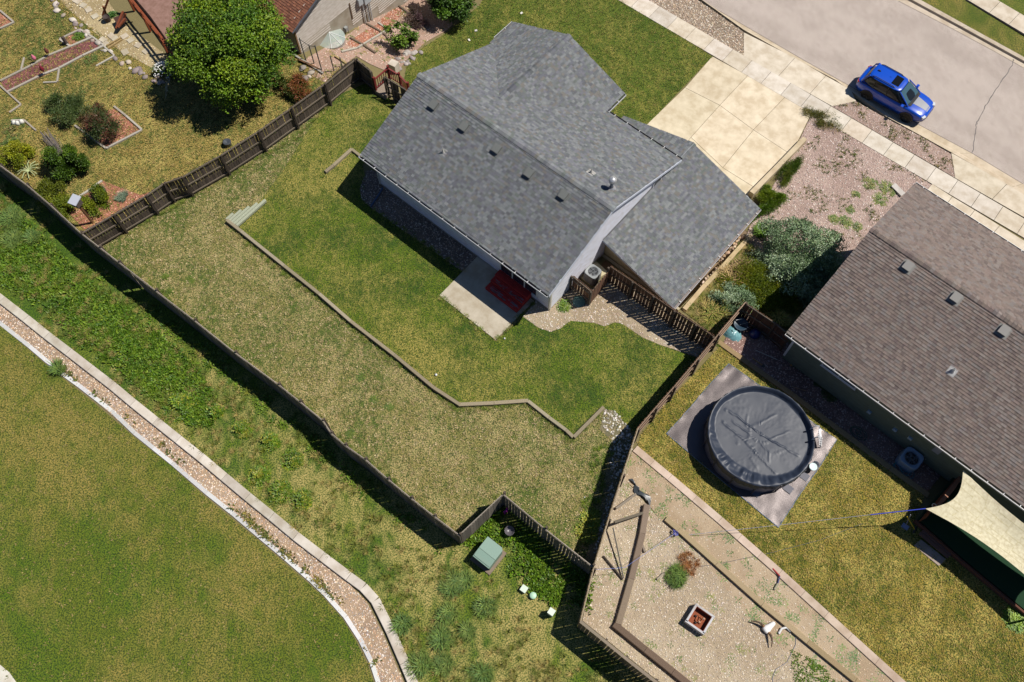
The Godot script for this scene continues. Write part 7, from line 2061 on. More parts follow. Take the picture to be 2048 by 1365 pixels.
	bush("fence_side_shrub", "bushy growth left of the bird house along the back fence", "shrub", Vector3(-35.539, -0.000, -4.536), Vector3(1.1, 0.4, 0.7), 0.3, 10, 360, leaf_small, 0.85, [S(100, 118, 18), S(124, 138, 26)])
	for q in [[Vector3(-35.183, -0.000, -6.299), "blue-green spiky plant in the mulch by the bird house", S(104, 136, 116)], [Vector3(-34.005, -0.000, -6.914), "gray-green spiky plant in the mulch near the side fence", S(126, 146, 120)]]:
		clump("spiky_plant", q[1], q[0], 0.3, 0.35, 26, [q[2]], tall_tuft)
	var ac := thing("pale_agave", "pale spidery agave at the foot of the yellow-green shrub", "plant", Vector3(-39.374, -0.000, -4.658))
	var am := MB.new()
	for k in 12:
		var a := TAU * k / 12 + rng.randf() * 0.3
		var p: Vector3 = Vector3(-39.374, -0.000, -4.658)
		am.tube([p, p + Vector3(cos(a) * 0.3, 0.25, sin(a) * 0.3), p + Vector3(cos(a) * 0.62, 0.12, sin(a) * 0.62)], 0.028, S(176, 186, 136), 5)
	obj("leaves", am, M("leaves", 0.55), ac)
	var bs := thing("brush_pile", "bundle of bare gray branches above the dense garden shrub", "branches", Vector3(-39.275, -0.000, -6.634))
	for k in 46:
		var m := MB.new()
		var p: Vector3 = Vector3(-40.234, 0.100, -6.724)
		var q: Vector3 = Vector3(-38.458, 0.100, -6.416)
		var s := Vector3(rng.randf_range(-0.35, 0.35), rng.randf_range(0, 0.3), rng.randf_range(-0.25, 0.25))
		m.tube([p + s * 1.4, p.lerp(q, 0.5) + s + Vector3(0, 0.1, 0), q + s * 0.6], rng.randf_range(0.008, 0.016), jit(S(150, 140, 134), 0.2), 4)
		obj("branch", m, M("bark", 0.95, "wood", Vector3(6, 1, 6)), bs)
	# bird house on a post
	var bh := thing("bird_house", "gray roofed bird house on a wooden post in the garden corner", "bird house", Vector3(-33.934, -0.000, -4.807))
	var top: Vector3 = Vector3(-33.934, -0.000, -4.807) + Vector3(0, 1.75, 0)
	var pm := MB.new()
	pm.box(top - Vector3(0, 0.9, 0), Vector3(0.1, 1.9, 0.1), S(140, 100, 62), Basis(Vector3.UP, 0.3))
	obj("post", pm, M("rail_wood", 0.95, "wood", Vector3(3, 3, 3)), bh)
	var bx := MB.new()
	bx.box(top + Vector3(0, 0.2, 0), Vector3(0.36, 0.4, 0.4), S(112, 100, 92), Basis(Vector3.UP, 0.3))
	obj("box", bx, M("rail_wood", 0.95, "wood", Vector3(3, 3, 3)), bh)
	var br := MB.new()
	br.box(top + Vector3(0, 0.44, 0), Vector3(0.5, 0.05, 0.56), S(190, 194, 206), Basis(Vector3.UP, 0.3) * Basis(Vector3.RIGHT, 0.18))
	obj("roof", br, M("painted_metal", 0.5), bh)
	# small ornaments
	for e in [["pink_flamingo_ornament", Vector3(-45.522, -0.000, -9.727), "pink garden ornament beside the red stone path", S(226, 130, 156), 0.5], ["dark_red_ornament", Vector3(-44.327, -0.000, -9.487), "dark red upright garden ornament on the red stone path", S(128, 34, 54), 0.75], ["rusty_ornament", Vector3(-45.345, -0.000, -10.540), "rust-brown round garden ornament above the red stone path", S(120, 74, 60), 0.55]]:
		var o := thing(e[0], e[2], "garden ornament", e[1])
		var m := MB.new()
		m.lathe(e[1] + Vector3(0, e[4] * 0.45, 0), [Vector2(0.0, 0.0), Vector2(0.1, 0.06), Vector2(0.13, 0.18), Vector2(0.08, 0.3), Vector2(0.03, 0.42), Vector2(0.0, 0.44)], e[3], 12)
		obj("figure", m, M("painted_metal", 0.5), o)
		var s := MB.new()
		s.tube([e[1], e[1] + Vector3(0, e[4] * 0.5, 0)], 0.012, S(80, 70, 66), 5)
		obj("stake", s, M("painted_metal", 0.5), o)
	var stump := MB.new()
	stump.lathe(Vector3(-45.337, -0.000, -11.785), [Vector2(0.12, 0.0), Vector2(0.1, 0.55), Vector2(0.0, 0.57)], S(112, 98, 92), 9)
	tag(obj("gray_stump", stump, M("bark", 0.95, "wood", Vector3(6, 1, 6))), "upright gray stump in the small mulch bed", "stump")
	clump("mulch_plant", "green plant in the small mulch bed at the path's upper end", Vector3(-45.268, -0.000, -12.626), 0.4, 0.35, 60, [S(84, 116, 30), S(104, 132, 40)], rosette, "", 1.4)
	var wr := MB.new()
	for p in [Vector3(-42.713, -0.000, -6.112), Vector3(-42.531, -0.000, -6.220), Vector3(-42.445, -0.000, -6.434)]:
		wr.lathe(p, [Vector2(0.0, 0.0), Vector2(0.15, 0.05), Vector2(0.12, 0.2), Vector2(0.0, 0.26)], S(232, 230, 222), 8)
	tag(obj("white_stone_group", wr, M("pebble", 0.9)), "group of three white stones at the far left of the garden", "stones")
	for q in [[Vector3(-42.394, -0.000, -5.914), 0.8, "green weeds around the white stones at the left edge"], [Vector3(-41.672, -0.000, -5.049), 0.6, "low green weeds at the left picture edge above the yellow shrub"], [Vector3(-46.184, -0.000, -9.928), 0.45, "dry bush stems in the grassy bed left of the red stone path"], [Vector3(-43.251, -0.000, -11.917), 0.5, "dark stemmed plant in the bed below the red stone path's upper end"]]:
		clump("garden_weed", q[2], q[0], q[1], 0.3, int(110 * q[1]), [S(92, 116, 50), S(112, 130, 60), S(130, 120, 70)], rosette, "", 1.3)
	# beside the cream house: pink gravel, wire trellis posts, timbers
	var pk := PackedVector2Array([Vector2(-33.49, -20.33), Vector2(-33.78, -24.09), Vector2(-34.44, -27.27), Vector2(-35.09, -29.73), Vector2(-32.93, -32.27), Vector2(-30.38, -29.71), Vector2(-30.32, -27.10), Vector2(-29.81, -25.04), Vector2(-29.17, -23.35), Vector2(-30.83, -22.92), Vector2(-31.90, -22.80), Vector2(-31.34, -19.81), Vector2(-32.42, -19.63)])
	sheet("pink_garden_bed", pk, 0.004, gritm, flat_col(S(206, 174, 156), S(180, 150, 130)), 0.25)
	pebbles("pink_garden_stones", pk, 80.0, 0.065, [S(216, 186, 170), S(190, 156, 140), S(226, 210, 196), S(170, 140, 120), S(196, 150, 130)])
	blades("pink_garden_weeds", pk, 25.0, 0.12, 1.1, [S(130, 138, 70), S(100, 120, 50), S(180, 160, 100)], rosette, func(p: Vector2) -> float: return clampf(-0.2 + fb(p.x, p.y, 60.0) * 2.6, 0, 1))
	pebbles("garden_boulders", PackedVector2Array([Vector2(-30.20, -24.37), Vector2(-30.34, -26.23), Vector2(-30.49, -27.73), Vector2(-29.61, -26.36), Vector2(-29.47, -24.92), Vector2(-29.42, -23.81)]), 7.0, 0.36, [S(170, 160, 156), S(196, 186, 180), S(150, 140, 136)])
	pebbles("fence_side_boulders", PackedVector2Array([Vector2(-33.26, -19.42), Vector2(-33.00, -20.40), Vector2(-31.97, -20.01), Vector2(-32.24, -19.04)]), 5.0, 0.4, [S(150, 140, 134), S(186, 172, 160)])
	for e in [[PackedVector2Array([Vector2(-33.41, -23.74), Vector2(-32.45, -23.86), Vector2(-31.37, -23.89)]), "gray split log edging between the mulch and the pink gravel"], [PackedVector2Array([Vector2(-33.86, -25.54), Vector2(-32.87, -25.65), Vector2(-32.25, -25.64), Vector2(-31.77, -25.42)]), "bent gray log edging across the pink gravel"], [PackedVector2Array([Vector2(-34.07, -28.51), Vector2(-32.66, -28.43), Vector2(-31.15, -27.97)]), "thin dark log edging by the dark tree at the top"]]:
		var o := thing("log_edging", e[1], "edging", g3(e[0][0]))
		along(o, "log", e[0], 0.13, -0.02, 0.12, 1.7, 0.02, [S(150, 130, 112), S(136, 118, 102)], timber, 0.03)
	var tw := thing("wire_trellis", "dark metal posts and wires of a garden trellis by the window well", "trellis", Vector3(-32.387, -0.000, -20.416))
	var tps: Array = [Vector3(-33.490, -0.000, -20.287), Vector3(-32.880, -0.000, -20.400), Vector3(-32.181, -0.000, -20.340), Vector3(-31.597, -0.079, -20.781), Vector3(-31.626, -0.263, -21.431)]
	var th := [1.75, 1.55, 2.0, 1.3, 0.8]
	for k in 5:
		var m := MB.new()
		m.tube([tps[k], tps[k] + Vector3(0, th[k], 0)], 0.035, S(88, 92, 92), 6)
		obj("post", m, M("painted_metal", 0.5), tw)
	for k in 2:
		var m := MB.new()
		m.tube([tps[k] + Vector3(0, th[k] - 0.1, 0), tps[k + 1] + Vector3(0, th[k + 1] - 0.1, 0)], 0.018, S(70, 72, 72), 5)
		obj("wire", m, M("painted_metal", 0.5), tw)
	for e in [[Vector3(-34.349, 0.050, -20.055), Vector3(-31.873, 0.060, -20.180), S(196, 190, 180), "long pale pipe lying between the cream house and the side fence"], [Vector3(-33.672, 0.100, -19.958), Vector3(-32.200, 0.060, -20.252), S(130, 96, 66), "brown board lying beside the long pale pipe"], [Vector3(-32.569, -0.279, -21.772), Vector3(-31.610, -0.323, -21.823), S(206, 180, 130), "yellowish board lying below the window well"]]:
		var m := MB.new()
		m.beam(e[0], e[1], 0.11, 0.06, e[2])
		tag(obj("garden_board", m, timber), e[3], "board")
	var blk := MB.new()
	blk.box(Vector3(-29.463, -0.875, -23.598) + Vector3(0, 0.35, 0), Vector3(0.5, 0.7, 0.45), S(214, 204, 190), Basis(Vector3.UP, 0.2))
	tag(obj("pale_block", blk, conc), "pale concrete block behind the red railing", "block")
	var tub := MB.new()
	tub.lathe(Vector3(-32.272, -0.000, -13.060), [Vector2(0.0, 0.0), Vector2(0.2, 0.0), Vector2(0.24, 0.3), Vector2(0.2, 0.3), Vector2(0.0, 0.22)], S(76, 80, 88), 14)
	tag(obj("gray_tub", tub, M("plastic_sheet", 0.35)), "small gray tub standing behind the side fence on the dry grass", "tub")
	for e in [[Vector3(-28.892, -2.440, -30.320), "white scrap on the front lawn left of the garage-wing roof"], [Vector3(-28.682, -2.412, -29.406), "tan scrap on the front lawn near the roof edge"], [Vector3(-27.693, -2.534, -33.451), "white speck of litter on the front lawn near the top edge"]]:
		var m := MB.new()
		m.box(e[0] + Vector3(0, 0.04, 0), Vector3(0.16, 0.06, 0.12), S(226, 222, 214), Basis.from_euler(Vector3(0.3, rng.randf() * 3.0, 0.2)))
		tag(obj("litter_scrap", m, M("painted_metal", 0.5)), e[1], "litter")

# ================================================================ street
func street_things() -> void:
	car()
	# cracks sealed with tar
	var tar := M("tar", 0.6)
	for e in [[PackedVector2Array([Vector2(-1.35, -51.03), Vector2(-1.22, -50.49), Vector2(-1.09, -48.47), Vector2(-0.99, -46.62), Vector2(-0.83, -45.34), Vector2(-0.74, -44.85), Vector2(-0.50, -44.26), Vector2(0.10, -42.75)]), 0.05, "dark sealed crack winding across the road right of the blue car"]]:
		var m := MB.new()
		var l: PackedVector2Array = e[0]
		for k in l.size() - 1:
			var steps := 6
			for s in steps:
				var a := l[k].lerp(l[k + 1], s / float(steps)) + Vector2(fb(k * 3.0 + s, 1.0, 60.0), fb(2.0, k * 3.0 + s, 60.0)) * 0.08
				var b := l[k].lerp(l[k + 1], (s + 1) / float(steps)) + Vector2(fb(k * 3.0 + s + 1, 1.0, 60.0), fb(2.0, k * 3.0 + s + 1, 60.0)) * 0.08
				m.beam(g3(a, -0.088), g3(b, -0.088), e[1] * rng.randf_range(0.5, 1.2), 0.004, S(98, 92, 90))
		struct(obj("road_crack", m, tar))
	for l in [PackedVector2Array([Vector2(-19.43, -42.29), Vector2(-14.66, -42.30), Vector2(-11.52, -42.31), Vector2(-8.55, -42.38), Vector2(-3.26, -42.52), Vector2(0.13, -42.68), Vector2(3.46, -42.62)]), PackedVector2Array([Vector2(-9.52, -50.73), Vector2(-5.65, -50.86), Vector2(-2.68, -50.88), Vector2(-0.63, -50.83)])]:
		var m := MB.new()
		for k in l.size() - 1:
			m.beam(g3(l[k], -0.0885), g3(l[k + 1], -0.0885), 0.035, 0.005, S(120, 110, 104))
		struct(obj("road_joint", m, tar))

# half cross-section of the car body at station x: list of (y, z)
func car_section(x: float) -> Array:
	var st := [[-2.33, 0.62, 0.52, 0.90], [-2.26, 0.80, 0.40, 0.99], [-2.05, 0.905, 0.32, 1.03], [-1.5, 0.93, 0.26, 1.04], [-0.5, 0.935, 0.24, 1.02], [0.5, 0.935, 0.24, 1.0], [1.0, 0.93, 0.24, 1.01], [1.35, 0.925, 0.26, 1.0], [1.8, 0.90, 0.30, 0.945], [2.1, 0.83, 0.36, 0.87], [2.27, 0.70, 0.44, 0.78], [2.34, 0.50, 0.5, 0.68]]
	var k := 0
	while k < st.size() - 2 and st[k + 1][0] < x:
		k += 1
	var t: float = clampf((x - st[k][0]) / (st[k + 1][0] - st[k][0]), 0, 1)
	var w: float = lerpf(st[k][1], st[k + 1][1], t)
	var lo: float = lerpf(st[k][2], st[k + 1][2], t)
	var hi: float = lerpf(st[k][3], st[k + 1][3], t)
	return [[lo, 0.0], [lo, w * 0.86], [lo + 0.1, w * 0.98], [lerpf(lo, hi, 0.45), w], [lerpf(lo, hi, 0.72), w * 0.985], [hi - 0.06, w * 0.945], [hi, w * 0.84], [hi + 0.025, w * 0.6], [hi + 0.04, w * 0.3], [hi + 0.045, 0.0]]

func car() -> void:
	var a: Vector3 = Vector3(-7.053, -2.430, -42.084)
	var b: Vector3 = Vector3(-4.217, -2.430, -42.155)
	var d := b - a
	var turn := -atan2(d.z, d.x)
	var mid := (a + b) * 0.5
	var at := Vector3(mid.x, H(mid.z) - 0.09, mid.z) + Basis(Vector3.UP, turn) * Vector3(0.03, 0, -0.86)
	var o := thing("blue_suv", "blue sport utility car with a gray hood stripe parked at the kerb", "car", at, turn)
	var paint := M("car_paint", 0.3)
	paint.clearcoat_enabled = true
	paint.clearcoat = 1.0
	paint.clearcoat_roughness = 0.04
	paint.metallic = 0.0
	var blue := Color(0.0, 0.06, 0.46)
	var black := M("black_trim", 0.45)
	var dk := Color(0.012, 0.012, 0.014)
	var xs := [-2.33, -2.3, -2.26, -2.16, -2.05, -1.8, -1.5, -1.0, -0.5, 0.0, 0.5, 0.8, 1.0, 1.2, 1.35, 1.6, 1.8, 1.95, 2.1, 2.2, 2.27, 2.31, 2.34]
	var pts := []
	for x in xs:
		var s := car_section(x)
		for k in 10:
			pts.append(Vector3(x, s[k][0], s[k][1]))
		for k in range(8, 0, -1):
			pts.append(Vector3(x, s[k][0], -s[k][1]))
	var mb := MB.new()
	mb.smooth_grid(pts, 18, blue, true)
	for e in [0, xs.size() - 1]:
		for k in 9:
			mb.quad(pts[e * 18 + k], pts[e * 18 + k + 1], pts[e * 18 + (18 - k - 1) % 18 if k < 9 else 0], pts[e * 18 + (18 - k) % 18], blue)
	obj("body", mb, paint, o, true)
	# dark lower cladding and bumpers
	var cl := MB.new()
	for s in [-1.0, 1.0]:
		for x in xs.size() - 1:
			var p0 := car_section(xs[x])
			var p1 := car_section(xs[x + 1])
			var up0 := Vector3(xs[x], p0[2][0] + 0.1, (p0[3][1] + 0.012) * s)
			var up1 := Vector3(xs[x + 1], p1[2][0] + 0.1, (p1[3][1] + 0.012) * s)
			var lo0 := Vector3(xs[x], p0[0][0] - 0.02, (p0[1][1] + 0.03) * s)
			var lo1 := Vector3(xs[x + 1], p1[0][0] - 0.02, (p1[1][1] + 0.03) * s)
			cl.quad(lo0, lo1, up1, up0, dk)
	obj("cladding", cl, black, o, true)
	# greenhouse: dark glass body, blue roof
	var loops := [[1.0, -2.12, 1.12, 0.80], [1.15, -2.06, 0.92, 0.775], [1.35, -1.97, 0.62, 0.72], [1.52, -1.84, 0.34, 0.665], [1.6, -1.7, 0.16, 0.61]]
	var gp := []
	for l in loops:
		for k in 28:
			var t := TAU * k / 28 + PI / 28
			var e := pow(pow(absf(cos(t)), 5.0) + pow(absf(sin(t)), 5.0), -0.2)
			gp.append(Vector3((l[1] + l[2]) * 0.5 + cos(t) * e * (l[2] - l[1]) * 0.5, l[0], sin(t) * e * l[3]))
	var gb := MB.new()
	gb.smooth_grid(gp, 28, Color(0.012, 0.016, 0.02), true)
	obj("side_glass", gb, M("dark_glass", 0.06), o, true)
	var rp := []
	for l in [[1.585, -1.86, 0.27, 0.67], [1.62, -1.82, 0.22, 0.645], [1.645, -1.7, 0.1, 0.56], [1.66, -1.3, -0.2, 0.3], [1.662, -0.8, -0.7, 0.02]]:
		for k in 28:
			var t := TAU * k / 28 + PI / 28
			var e := pow(pow(absf(cos(t)), 6.0) + pow(absf(sin(t)), 6.0), -1.0 / 6.0)
			rp.append(Vector3((l[1] + l[2]) * 0.5 + cos(t) * e * (l[2] - l[1]) * 0.5, l[0], sin(t) * e * l[3]))
	var rb := MB.new()
	rb.smooth_grid(rp, 28, blue, true)
	obj("roof", rb, paint, o, true)
	# windscreen and rear window set proud of the cabin, pillars between
	var ws := MB.new()
	ws.quad(Vector3(1.06, 1.045, -0.70), Vector3(1.06, 1.045, 0.70), Vector3(0.3, 1.565, 0.56), Vector3(0.3, 1.565, -0.56), Color(0.05, 0.10, 0.13))
	obj("windshield", ws, M("windscreen_glass", 0.08), o, true)
	var pl := MB.new()
	for s in [-1.0, 1.0]:
		pl.tube([Vector3(1.12, 1.02, 0.745 * s), Vector3(0.7, 1.32, 0.69 * s), Vector3(0.24, 1.6, 0.6 * s)], 0.036, blue, 8)
		pl.tube([Vector3(-2.08, 1.02, 0.72 * s), Vector3(-1.97, 1.36, 0.665 * s), Vector3(-1.78, 1.6, 0.58 * s)], 0.06, blue, 8)
	obj("pillar", pl, paint, o, true)
	var pb := MB.new()
	for s in [-1.0, 1.0]:
		for x in [[-0.35, -0.42], [-1.3, -1.28]]:
			pb.tube([Vector3(x[0], 1.0, 0.815 * s), Vector3(x[1], 1.36, 0.735 * s), Vector3(x[1], 1.58, 0.64 * s)], 0.03, dk, 6)
		pb.tube([Vector3(1.0, 1.02, 0.81 * s), Vector3(-2.0, 1.03, 0.8 * s)], 0.022, dk, 6)
	obj("window_trim", pb, black, o, true)
	for s in [-1.0, 1.0]:
		var m := MB.new()
		m.tube([Vector3(-1.65, 1.62, 0.57 * s), Vector3(-1.5, 1.7, 0.57 * s), Vector3(-0.3, 1.7, 0.57 * s), Vector3(-0.1, 1.62, 0.56 * s)], 0.024, Color(0.03, 0.03, 0.032), 7)
		obj("roof_rail", m, black, o, true)
		var mr := MB.new()
		mr.box(Vector3(0.82, 1.08, 1.0 * s), Vector3(0.16, 0.15, 0.2), blue)
		mr.box(Vector3(0.82, 1.03, 0.9 * s), Vector3(0.08, 0.04, 0.16), dk)
		obj("side_mirror", mr, paint, o, true)
		var hl := MB.new()
		hl.box(Vector3(2.16, 0.78, 0.62 * s), Vector3(0.28, 0.12, 0.26), Color(0.55, 0.58, 0.6), Basis(Vector3.UP, -0.45 * s))
		obj("headlight", hl, M("gloss_paint", 0.15), o, true)
		var tl := MB.new()
		tl.box(Vector3(-2.2, 0.88, 0.68 * s), Vector3(0.2, 0.16, 0.22), Color(0.3, 0.012, 0.012), Basis(Vector3.UP, 0.4 * s))
		obj("taillight", tl, M("gloss_paint", 0.15), o, true)
		for x in [-1.36, 1.36]:
			var wh := MB.new()
			var ax := Vector3(0, 0, s)
			var cen := Vector3(x, 0.35, 0.72 * s)
			wh.lathe(cen, [Vector2(0.22, 0.0), Vector2(0.34, 0.0), Vector2(0.36, 0.04), Vector2(0.36, 0.19), Vector2(0.34, 0.225), Vector2(0.25, 0.23)], Color(0.016, 0.016, 0.017), 26, ax)
			var wn := Node3D.new()
			wn.name = "wheel"
			o.add_child(wn, true)
			obj("tyre", wh, M("rubber", 0.8), wn, true)
			var rim := MB.new()
			rim.lathe(cen, [Vector2(0.25, 0.225), Vector2(0.23, 0.17), Vector2(0.0, 0.15)], Color(0.03, 0.03, 0.032), 20, ax)
			for k in 5:
				var t := TAU * k / 5
				var dd := Vector3(cos(t), sin(t), 0)
				rim.beam(cen + ax * 0.18 + dd * 0.04, cen + ax * 0.2 + dd * 0.24, 0.05, 0.03, Color(0.09, 0.09, 0.095))
			obj("rim", rim, black, wn, true)
			var arch := MB.new()
			var ap := []
			for r in [0.375, 0.45]:
				for k in 15:
					var t := PI * k / 14.0
					ap.append(Vector3(x + cos(t) * r, 0.35 + sin(t) * r, 0.948 * s))
			arch.smooth_grid(ap, 15, dk)
			var well := []
			for k in 15:
				var t := PI * k / 14.0
				well.append(Vector3(x + cos(t) * 0.38, 0.35 + sin(t) * 0.38, 0.944 * s))
			for k in 14:
				arch.tri(Vector3(x, 0.35, 0.938 * s), well[k], well[k + 1], Color(0.004, 0.004, 0.004))
			obj("wheel_arch", arch, black, o, true)
	# hood stripe follows the hood
	var hs := MB.new()
	var hp := []
	for k in 9:
		var x := 1.2 + 0.98 * k / 8.0
		var s := car_section(x)
		var w := lerpf(0.36, 0.22, k / 8.0)
		for q in 5:
			var z := lerpf(-w, w, q / 4.0)
			var t := absf(z) / maxf(s[9][1], 0.001) if false else absf(z)
			var y: float = lerpf(s[9][0], s[8][0], clampf(t / s[8][1], 0, 1)) if t < s[8][1] else lerpf(s[8][0], s[7][0], clampf((t - s[8][1]) / (s[7][1] - s[8][1]), 0, 1))
			hp.append(Vector3(x, y + 0.006, z))
	hs.smooth_grid(hp, 5, S(150, 152, 160))
	obj("hood_stripe", hs, M("stripe", 0.5), o, true)
	var cw := MB.new()
	cw.quad(Vector3(1.24, 1.062, -0.6), Vector3(1.24, 1.062, 0.6), Vector3(1.06, 1.06, 0.72), Vector3(1.06, 1.06, -0.72), dk)
	cw.tube([Vector3(1.12, 1.08, -0.5), Vector3(1.06, 1.1, 0.1)], 0.012, dk, 5)
	cw.tube([Vector3(1.12, 1.08, 0.05), Vector3(1.06, 1.1, 0.6)], 0.012, dk, 5)
	obj("wiper_cowl", cw, black, o, true)
	var sr := MB.new()
	sr.para(Vector3(-0.5, 1.655, -0.4), Vector3(0.48, -0.012, 0), Vector3(0, 0, 0.8), Vector3(0, 0.014, 0), Color(0.008, 0.009, 0.01))
	obj("sunroof", sr, M("dark_glass", 0.06), o, true)
	var an := MB.new()
	an.para(Vector3(-1.55, 1.65, -0.03), Vector3(0.14, 0, 0), Vector3(0, 0, 0.06), Vector3(-0.06, 0.07, 0), dk)
	obj("antenna_fin", an, black, o, true)
	var gr := MB.new()
	gr.box(Vector3(2.33, 0.6, 0), Vector3(0.06, 0.2, 0.8), dk)
	obj("grille", gr, black, o, true)

# ================================================================ rough strip behind the yards
func back_strip() -> void:
	# utility boxes
	var c: Vector3 = Vector3(-5.879, -0.000, -5.286)
	var dir: Vector3 = Vector3(-5.385, 0.850, -5.836) - Vector3(-6.182, 0.850, -5.801)
	var turn := -atan2(dir.z, dir.x)
	var t := thing("green_utility_box", "pale green metal utility box standing outside the fence notch", "utility box", c, turn)
	var g := S(136, 164, 150)
	var mb := MB.new()
	mb.prism(PackedVector2Array([Vector2(-0.44, -0.5), Vector2(0.36, -0.5), Vector2(0.44, -0.42), Vector2(0.44, 0.5), Vector2(-0.44, 0.5)]), 0.0, 0.78, g * 0.85)
	obj("cabinet", mb, M("painted_metal", 0.5), t, true)
	var lid := MB.new()
	lid.prism(PackedVector2Array([Vector2(-0.46, -0.52), Vector2(0.36, -0.52), Vector2(0.46, -0.42), Vector2(0.46, 0.1), Vector2(-0.46, 0.1)]), 0.782, 0.83, g)
	obj("lid", lid, M("painted_metal", 0.5), t, true)
	var fl := MB.new()
	fl.quad(Vector3(-0.46, 0.825, 0.112), Vector3(-0.46, 0.74, 0.56), Vector3(0.46, 0.74, 0.56), Vector3(0.46, 0.825, 0.112), g * 1.02)
	fl.quad(Vector3(-0.46, 0.6, 0.565), Vector3(0.46, 0.6, 0.565), Vector3(0.46, 0.74, 0.56), Vector3(-0.46, 0.74, 0.56), g)
	obj("front_flap", fl, M("painted_metal", 0.5), t, true)
	var pad := MB.new()
	pad.box(Vector3(0, 0.0, 0.05), Vector3(1.15, 0.12, 1.25), S(140, 124, 110))
	obj("pad", pad, M("concrete", 0.9, "blotch", Vector3(0.16, 0.16, 0.16)), t, true)
	var pot := MB.new()
	pot.lathe(Vector3(-5.849, -0.000, -6.686), [Vector2(0.0, 0.0), Vector2(0.2, 0.0), Vector2(0.24, 0.42), Vector2(0.21, 0.43), Vector2(0.18, 0.34), Vector2(0.0, 0.32)], S(96, 92, 98), 16)
	tag(obj("dark_pot", pot, M("plastic_sheet", 0.35)), "dark gray pot among the weeds between the utility box and the fence", "pot")
	var pu := MB.new()
	pu.box(Vector3(-6.577, -0.000, -7.287) + Vector3(0, 0.2, 0), Vector3(0.1, 0.4, 0.25), S(150, 30, 140))
	tag(obj("magenta_scrap", pu, M("plastic_sheet", 0.35)), "magenta scrap in the dark fence corner", "litter")
	var p1 := MB.new()
	p1.box(Vector3(-3.698, -0.000, -5.167) + Vector3(0, 0.1, 0), Vector3(0.26, 0.2, 0.26), S(206, 220, 204), Basis(Vector3.UP, 0.1))
	p1.box(Vector3(-3.698, -0.000, -5.167) + Vector3(0, 0.21, 0), Vector3(0.29, 0.03, 0.29), S(214, 228, 212), Basis(Vector3.UP, 0.1))
	tag(obj("square_utility_cap", p1, M("painted_metal", 0.5)), "square pale utility cap left of the round green one", "utility cap")
	var p2 := MB.new()
	p2.lathe(Vector3(-3.210, -0.000, -5.211), [Vector2(0.15, 0.0), Vector2(0.16, 0.16), Vector2(0.14, 0.2), Vector2(0.05, 0.22), Vector2(0.0, 0.222)], S(186, 224, 196), 18)
	tag(obj("round_utility_cap", p2, M("painted_metal", 0.5)), "round pale green utility cap between the two square ones", "utility cap")
	var ped := thing("utility_pedestal", "square pale pedestal casting a shadow near the fence corner", "utility pedestal", Vector3(-2.122, -0.000, -5.151))
	var pc := MB.new()
	pc.box(Vector3(-2.122, -0.000, -5.151) + Vector3(0, 0.28, 0), Vector3(0.24, 0.56, 0.24), S(186, 200, 184), Basis(Vector3.UP, 0.1))
	obj("body", pc, M("painted_metal", 0.5), ped)
	var pcap := MB.new()
	pcap.box(Vector3(-2.122, -0.000, -5.151) + Vector3(0, 0.58, 0), Vector3(0.28, 0.05, 0.28), S(220, 230, 218), Basis(Vector3.UP, 0.1))
	obj("cap", pcap, M("painted_metal", 0.5), ped)
	# broad band of leafy weeds
	var gl := [S(84, 120, 18), S(104, 136, 26), S(72, 106, 16), S(118, 142, 36)]
	var band := PackedVector2Array([Vector2(-38.99, -2.45), Vector2(-36.54, -2.63), Vector2(-31.63, -2.35), Vector2(-26.76, -2.85), Vector2(-23.20, -2.78), Vector2(-21.12, -2.27), Vector2(-20.32, -1.24), Vector2(-21.06, -0.61), Vector2(-23.76, -0.37), Vector2(-27.14, 0.04), Vector2(-31.99, 0.10), Vector2(-36.10, 0.88), Vector2(-39.69, -1.00)])
	blades("leafy_weeds", band, 110.0, 1.5, 1.7, gl, rosette, func(p: Vector2) -> float: return clampf(0.95 + fb(p.x, p.y, 22.0) * 1.3, 0.15, 1))
	blades("rough_grass", PackedVector2Array([Vector2(-40.10, -3.24), Vector2(-33.33, -3.50), Vector2(-27.46, -3.76), Vector2(-18.69, -4.34), Vector2(-16.07, -4.53), Vector2(-13.72, -4.23), Vector2(-7.23, -4.64), Vector2(-5.78, -4.55), Vector2(-2.83, -4.21), Vector2(-0.89, -5.31), Vector2(2.82, -5.47), Vector2(4.47, -5.37), Vector2(-3.73, 1.62), Vector2(-4.74, 0.98), Vector2(-5.79, 0.49), Vector2(-8.63, -0.54), Vector2(-11.92, -0.49), Vector2(-19.63, -0.01), Vector2(-31.90, 0.78), Vector2(-36.00, 1.57), Vector2(-42.52, -2.97)]), 12.0, 0.26, 0.26, [S(128, 132, 44), S(96, 116, 30), S(176, 158, 92), S(112, 122, 40), S(160, 146, 80)], tall_tuft, func(p: Vector2) -> float: return clampf(0.5 + fb(p.x, p.y, 40.0) * 2.0, 0.05, 1))
	blades("fence_foot_weeds", PackedVector2Array([Vector2(-32.98, -3.39), Vector2(-26.62, -3.72), Vector2(-21.78, -4.17), Vector2(-18.40, -4.07), Vector2(-15.34, -4.15), Vector2(-13.55, -4.05), Vector2(-7.15, -4.56), Vector2(-7.02, -4.08), Vector2(-12.78, -3.28), Vector2(-17.55, -3.27), Vector2(-21.94, -3.32), Vector2(-26.15, -3.00), Vector2(-32.21, -2.64)]), 26.0, 1.2, 1.5, gl, rosette, func(p: Vector2) -> float: return clampf(0.2 + fb(p.x, p.y, 70.0) * 2.6, 0, 1))
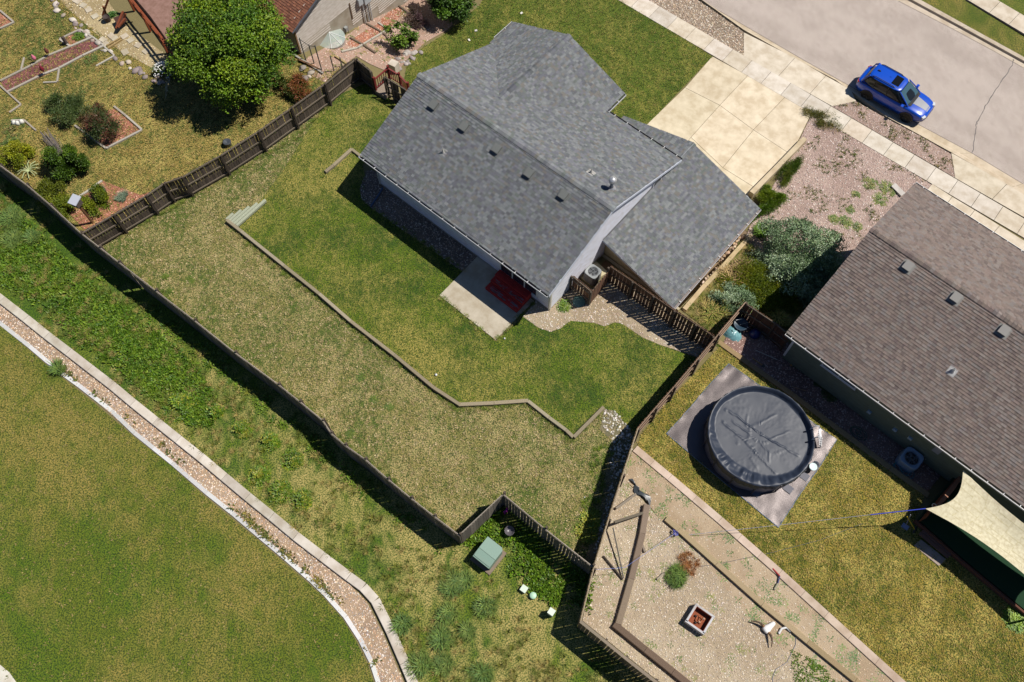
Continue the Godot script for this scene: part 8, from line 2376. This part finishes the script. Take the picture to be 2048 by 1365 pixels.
	blades("utility_weeds", PackedVector2Array([Vector2(-7.20, -4.96), Vector2(-6.96, -7.30), Vector2(-5.65, -7.19), Vector2(-1.69, -7.46), Vector2(-0.88, -6.29), Vector2(-1.99, -5.62), Vector2(-3.49, -5.34), Vector2(-4.60, -5.26), Vector2(-5.24, -5.83), Vector2(-6.31, -6.02), Vector2(-6.62, -5.16)]), 75.0, 1.6, 1.7, [S(92, 128, 20), S(112, 142, 30), S(78, 110, 18)], rosette, func(p: Vector2) -> float: return clampf(0.8 + fb(p.x, p.y, 60.0) * 1.6, 0, 1))
	for q in [[Vector3(-22.092, -0.000, -1.024), 0.85, "largest leafy green weed clump left of the bare patch in the strip"], [Vector3(-20.623, -0.000, -1.832), 0.4, "yellow flowering weed right of the largest leafy clump"], [Vector3(-15.279, -0.000, -1.147), 0.55, "rounded bright weed clump beside the kerb"], [Vector3(-14.251, -0.000, -1.553), 0.45, "bright weed clump just right of the rounded one by the kerb"], [Vector3(-16.529, -0.000, -1.032), 0.5, "low weed clump left of the rounded one by the kerb"], [Vector3(-15.986, -0.000, -2.622), 0.5, "yellowish weed clump in the middle of the strip"], [Vector3(-18.927, -0.000, -2.094), 0.45, "bushy weed below the fence shadow in the strip"], [Vector3(-17.447, -0.000, -2.524), 0.45, "dark bushy weed casting a small shadow in mid strip"]]:
		clump("leafy_weed", q[2], q[0], q[1], 0.7, int(240 * q[1]), [S(96, 130, 18), S(118, 144, 28), S(80, 112, 16), S(146, 150, 40)], rosette, "", 1.7)
	for q in [[Vector3(-6.250, -0.000, -3.221), 0.5, "round deep green grass tuft below the utility box"], [Vector3(-5.913, -0.000, -3.854), 0.3, "small green grass tuft right of the round one below the utility box"], [Vector3(-4.480, -0.000, -3.478), 0.4, "dark grass tuft left of the square utility cap"], [Vector3(-5.551, -0.000, -2.117), 0.4, "upper blue-green grass tuft beside the kerb bend"], [Vector3(-5.084, -0.000, -1.244), 0.5, "lower blue-green grass tuft beside the kerb bend"], [Vector3(-4.297, -0.000, -0.510), 0.35, "small grass tuft near the bottom beside the kerb"], [Vector3(-2.818, -0.000, -1.185), 0.5, "wide gray-green grass tuft at the bottom edge"], [Vector3(-5.086, -0.000, 0.163), 0.5, "dark grass tuft against the kerb at the bottom"], [Vector3(-4.415, -0.000, -2.170), 0.3, "small bright grass tuft between the kerb bend and the caps"], [Vector3(-37.451, -0.000, -2.061), 0.75, "large tall grass tuft at the left edge below the back fence"], [Vector3(-36.243, -0.000, -1.347), 0.5, "round grass tuft below the large one at the left edge"], [Vector3(-35.551, -0.000, -2.101), 0.35, "small grass tuft right of the round one at the left edge"], [Vector3(-28.307, -0.000, 1.683), 0.35, "gray-green grass tuft growing over the white edging"], [Vector3(-6.815, -0.000, -0.594), 0.35, "yellow-green weeds at the inner side of the kerb bend"]]:
		clump("grass_tuft", q[2], q[0], q[1], 0.5, int(90 * q[1]), [S(112, 140, 56), S(96, 128, 62), S(134, 152, 70)], tall_tuft)
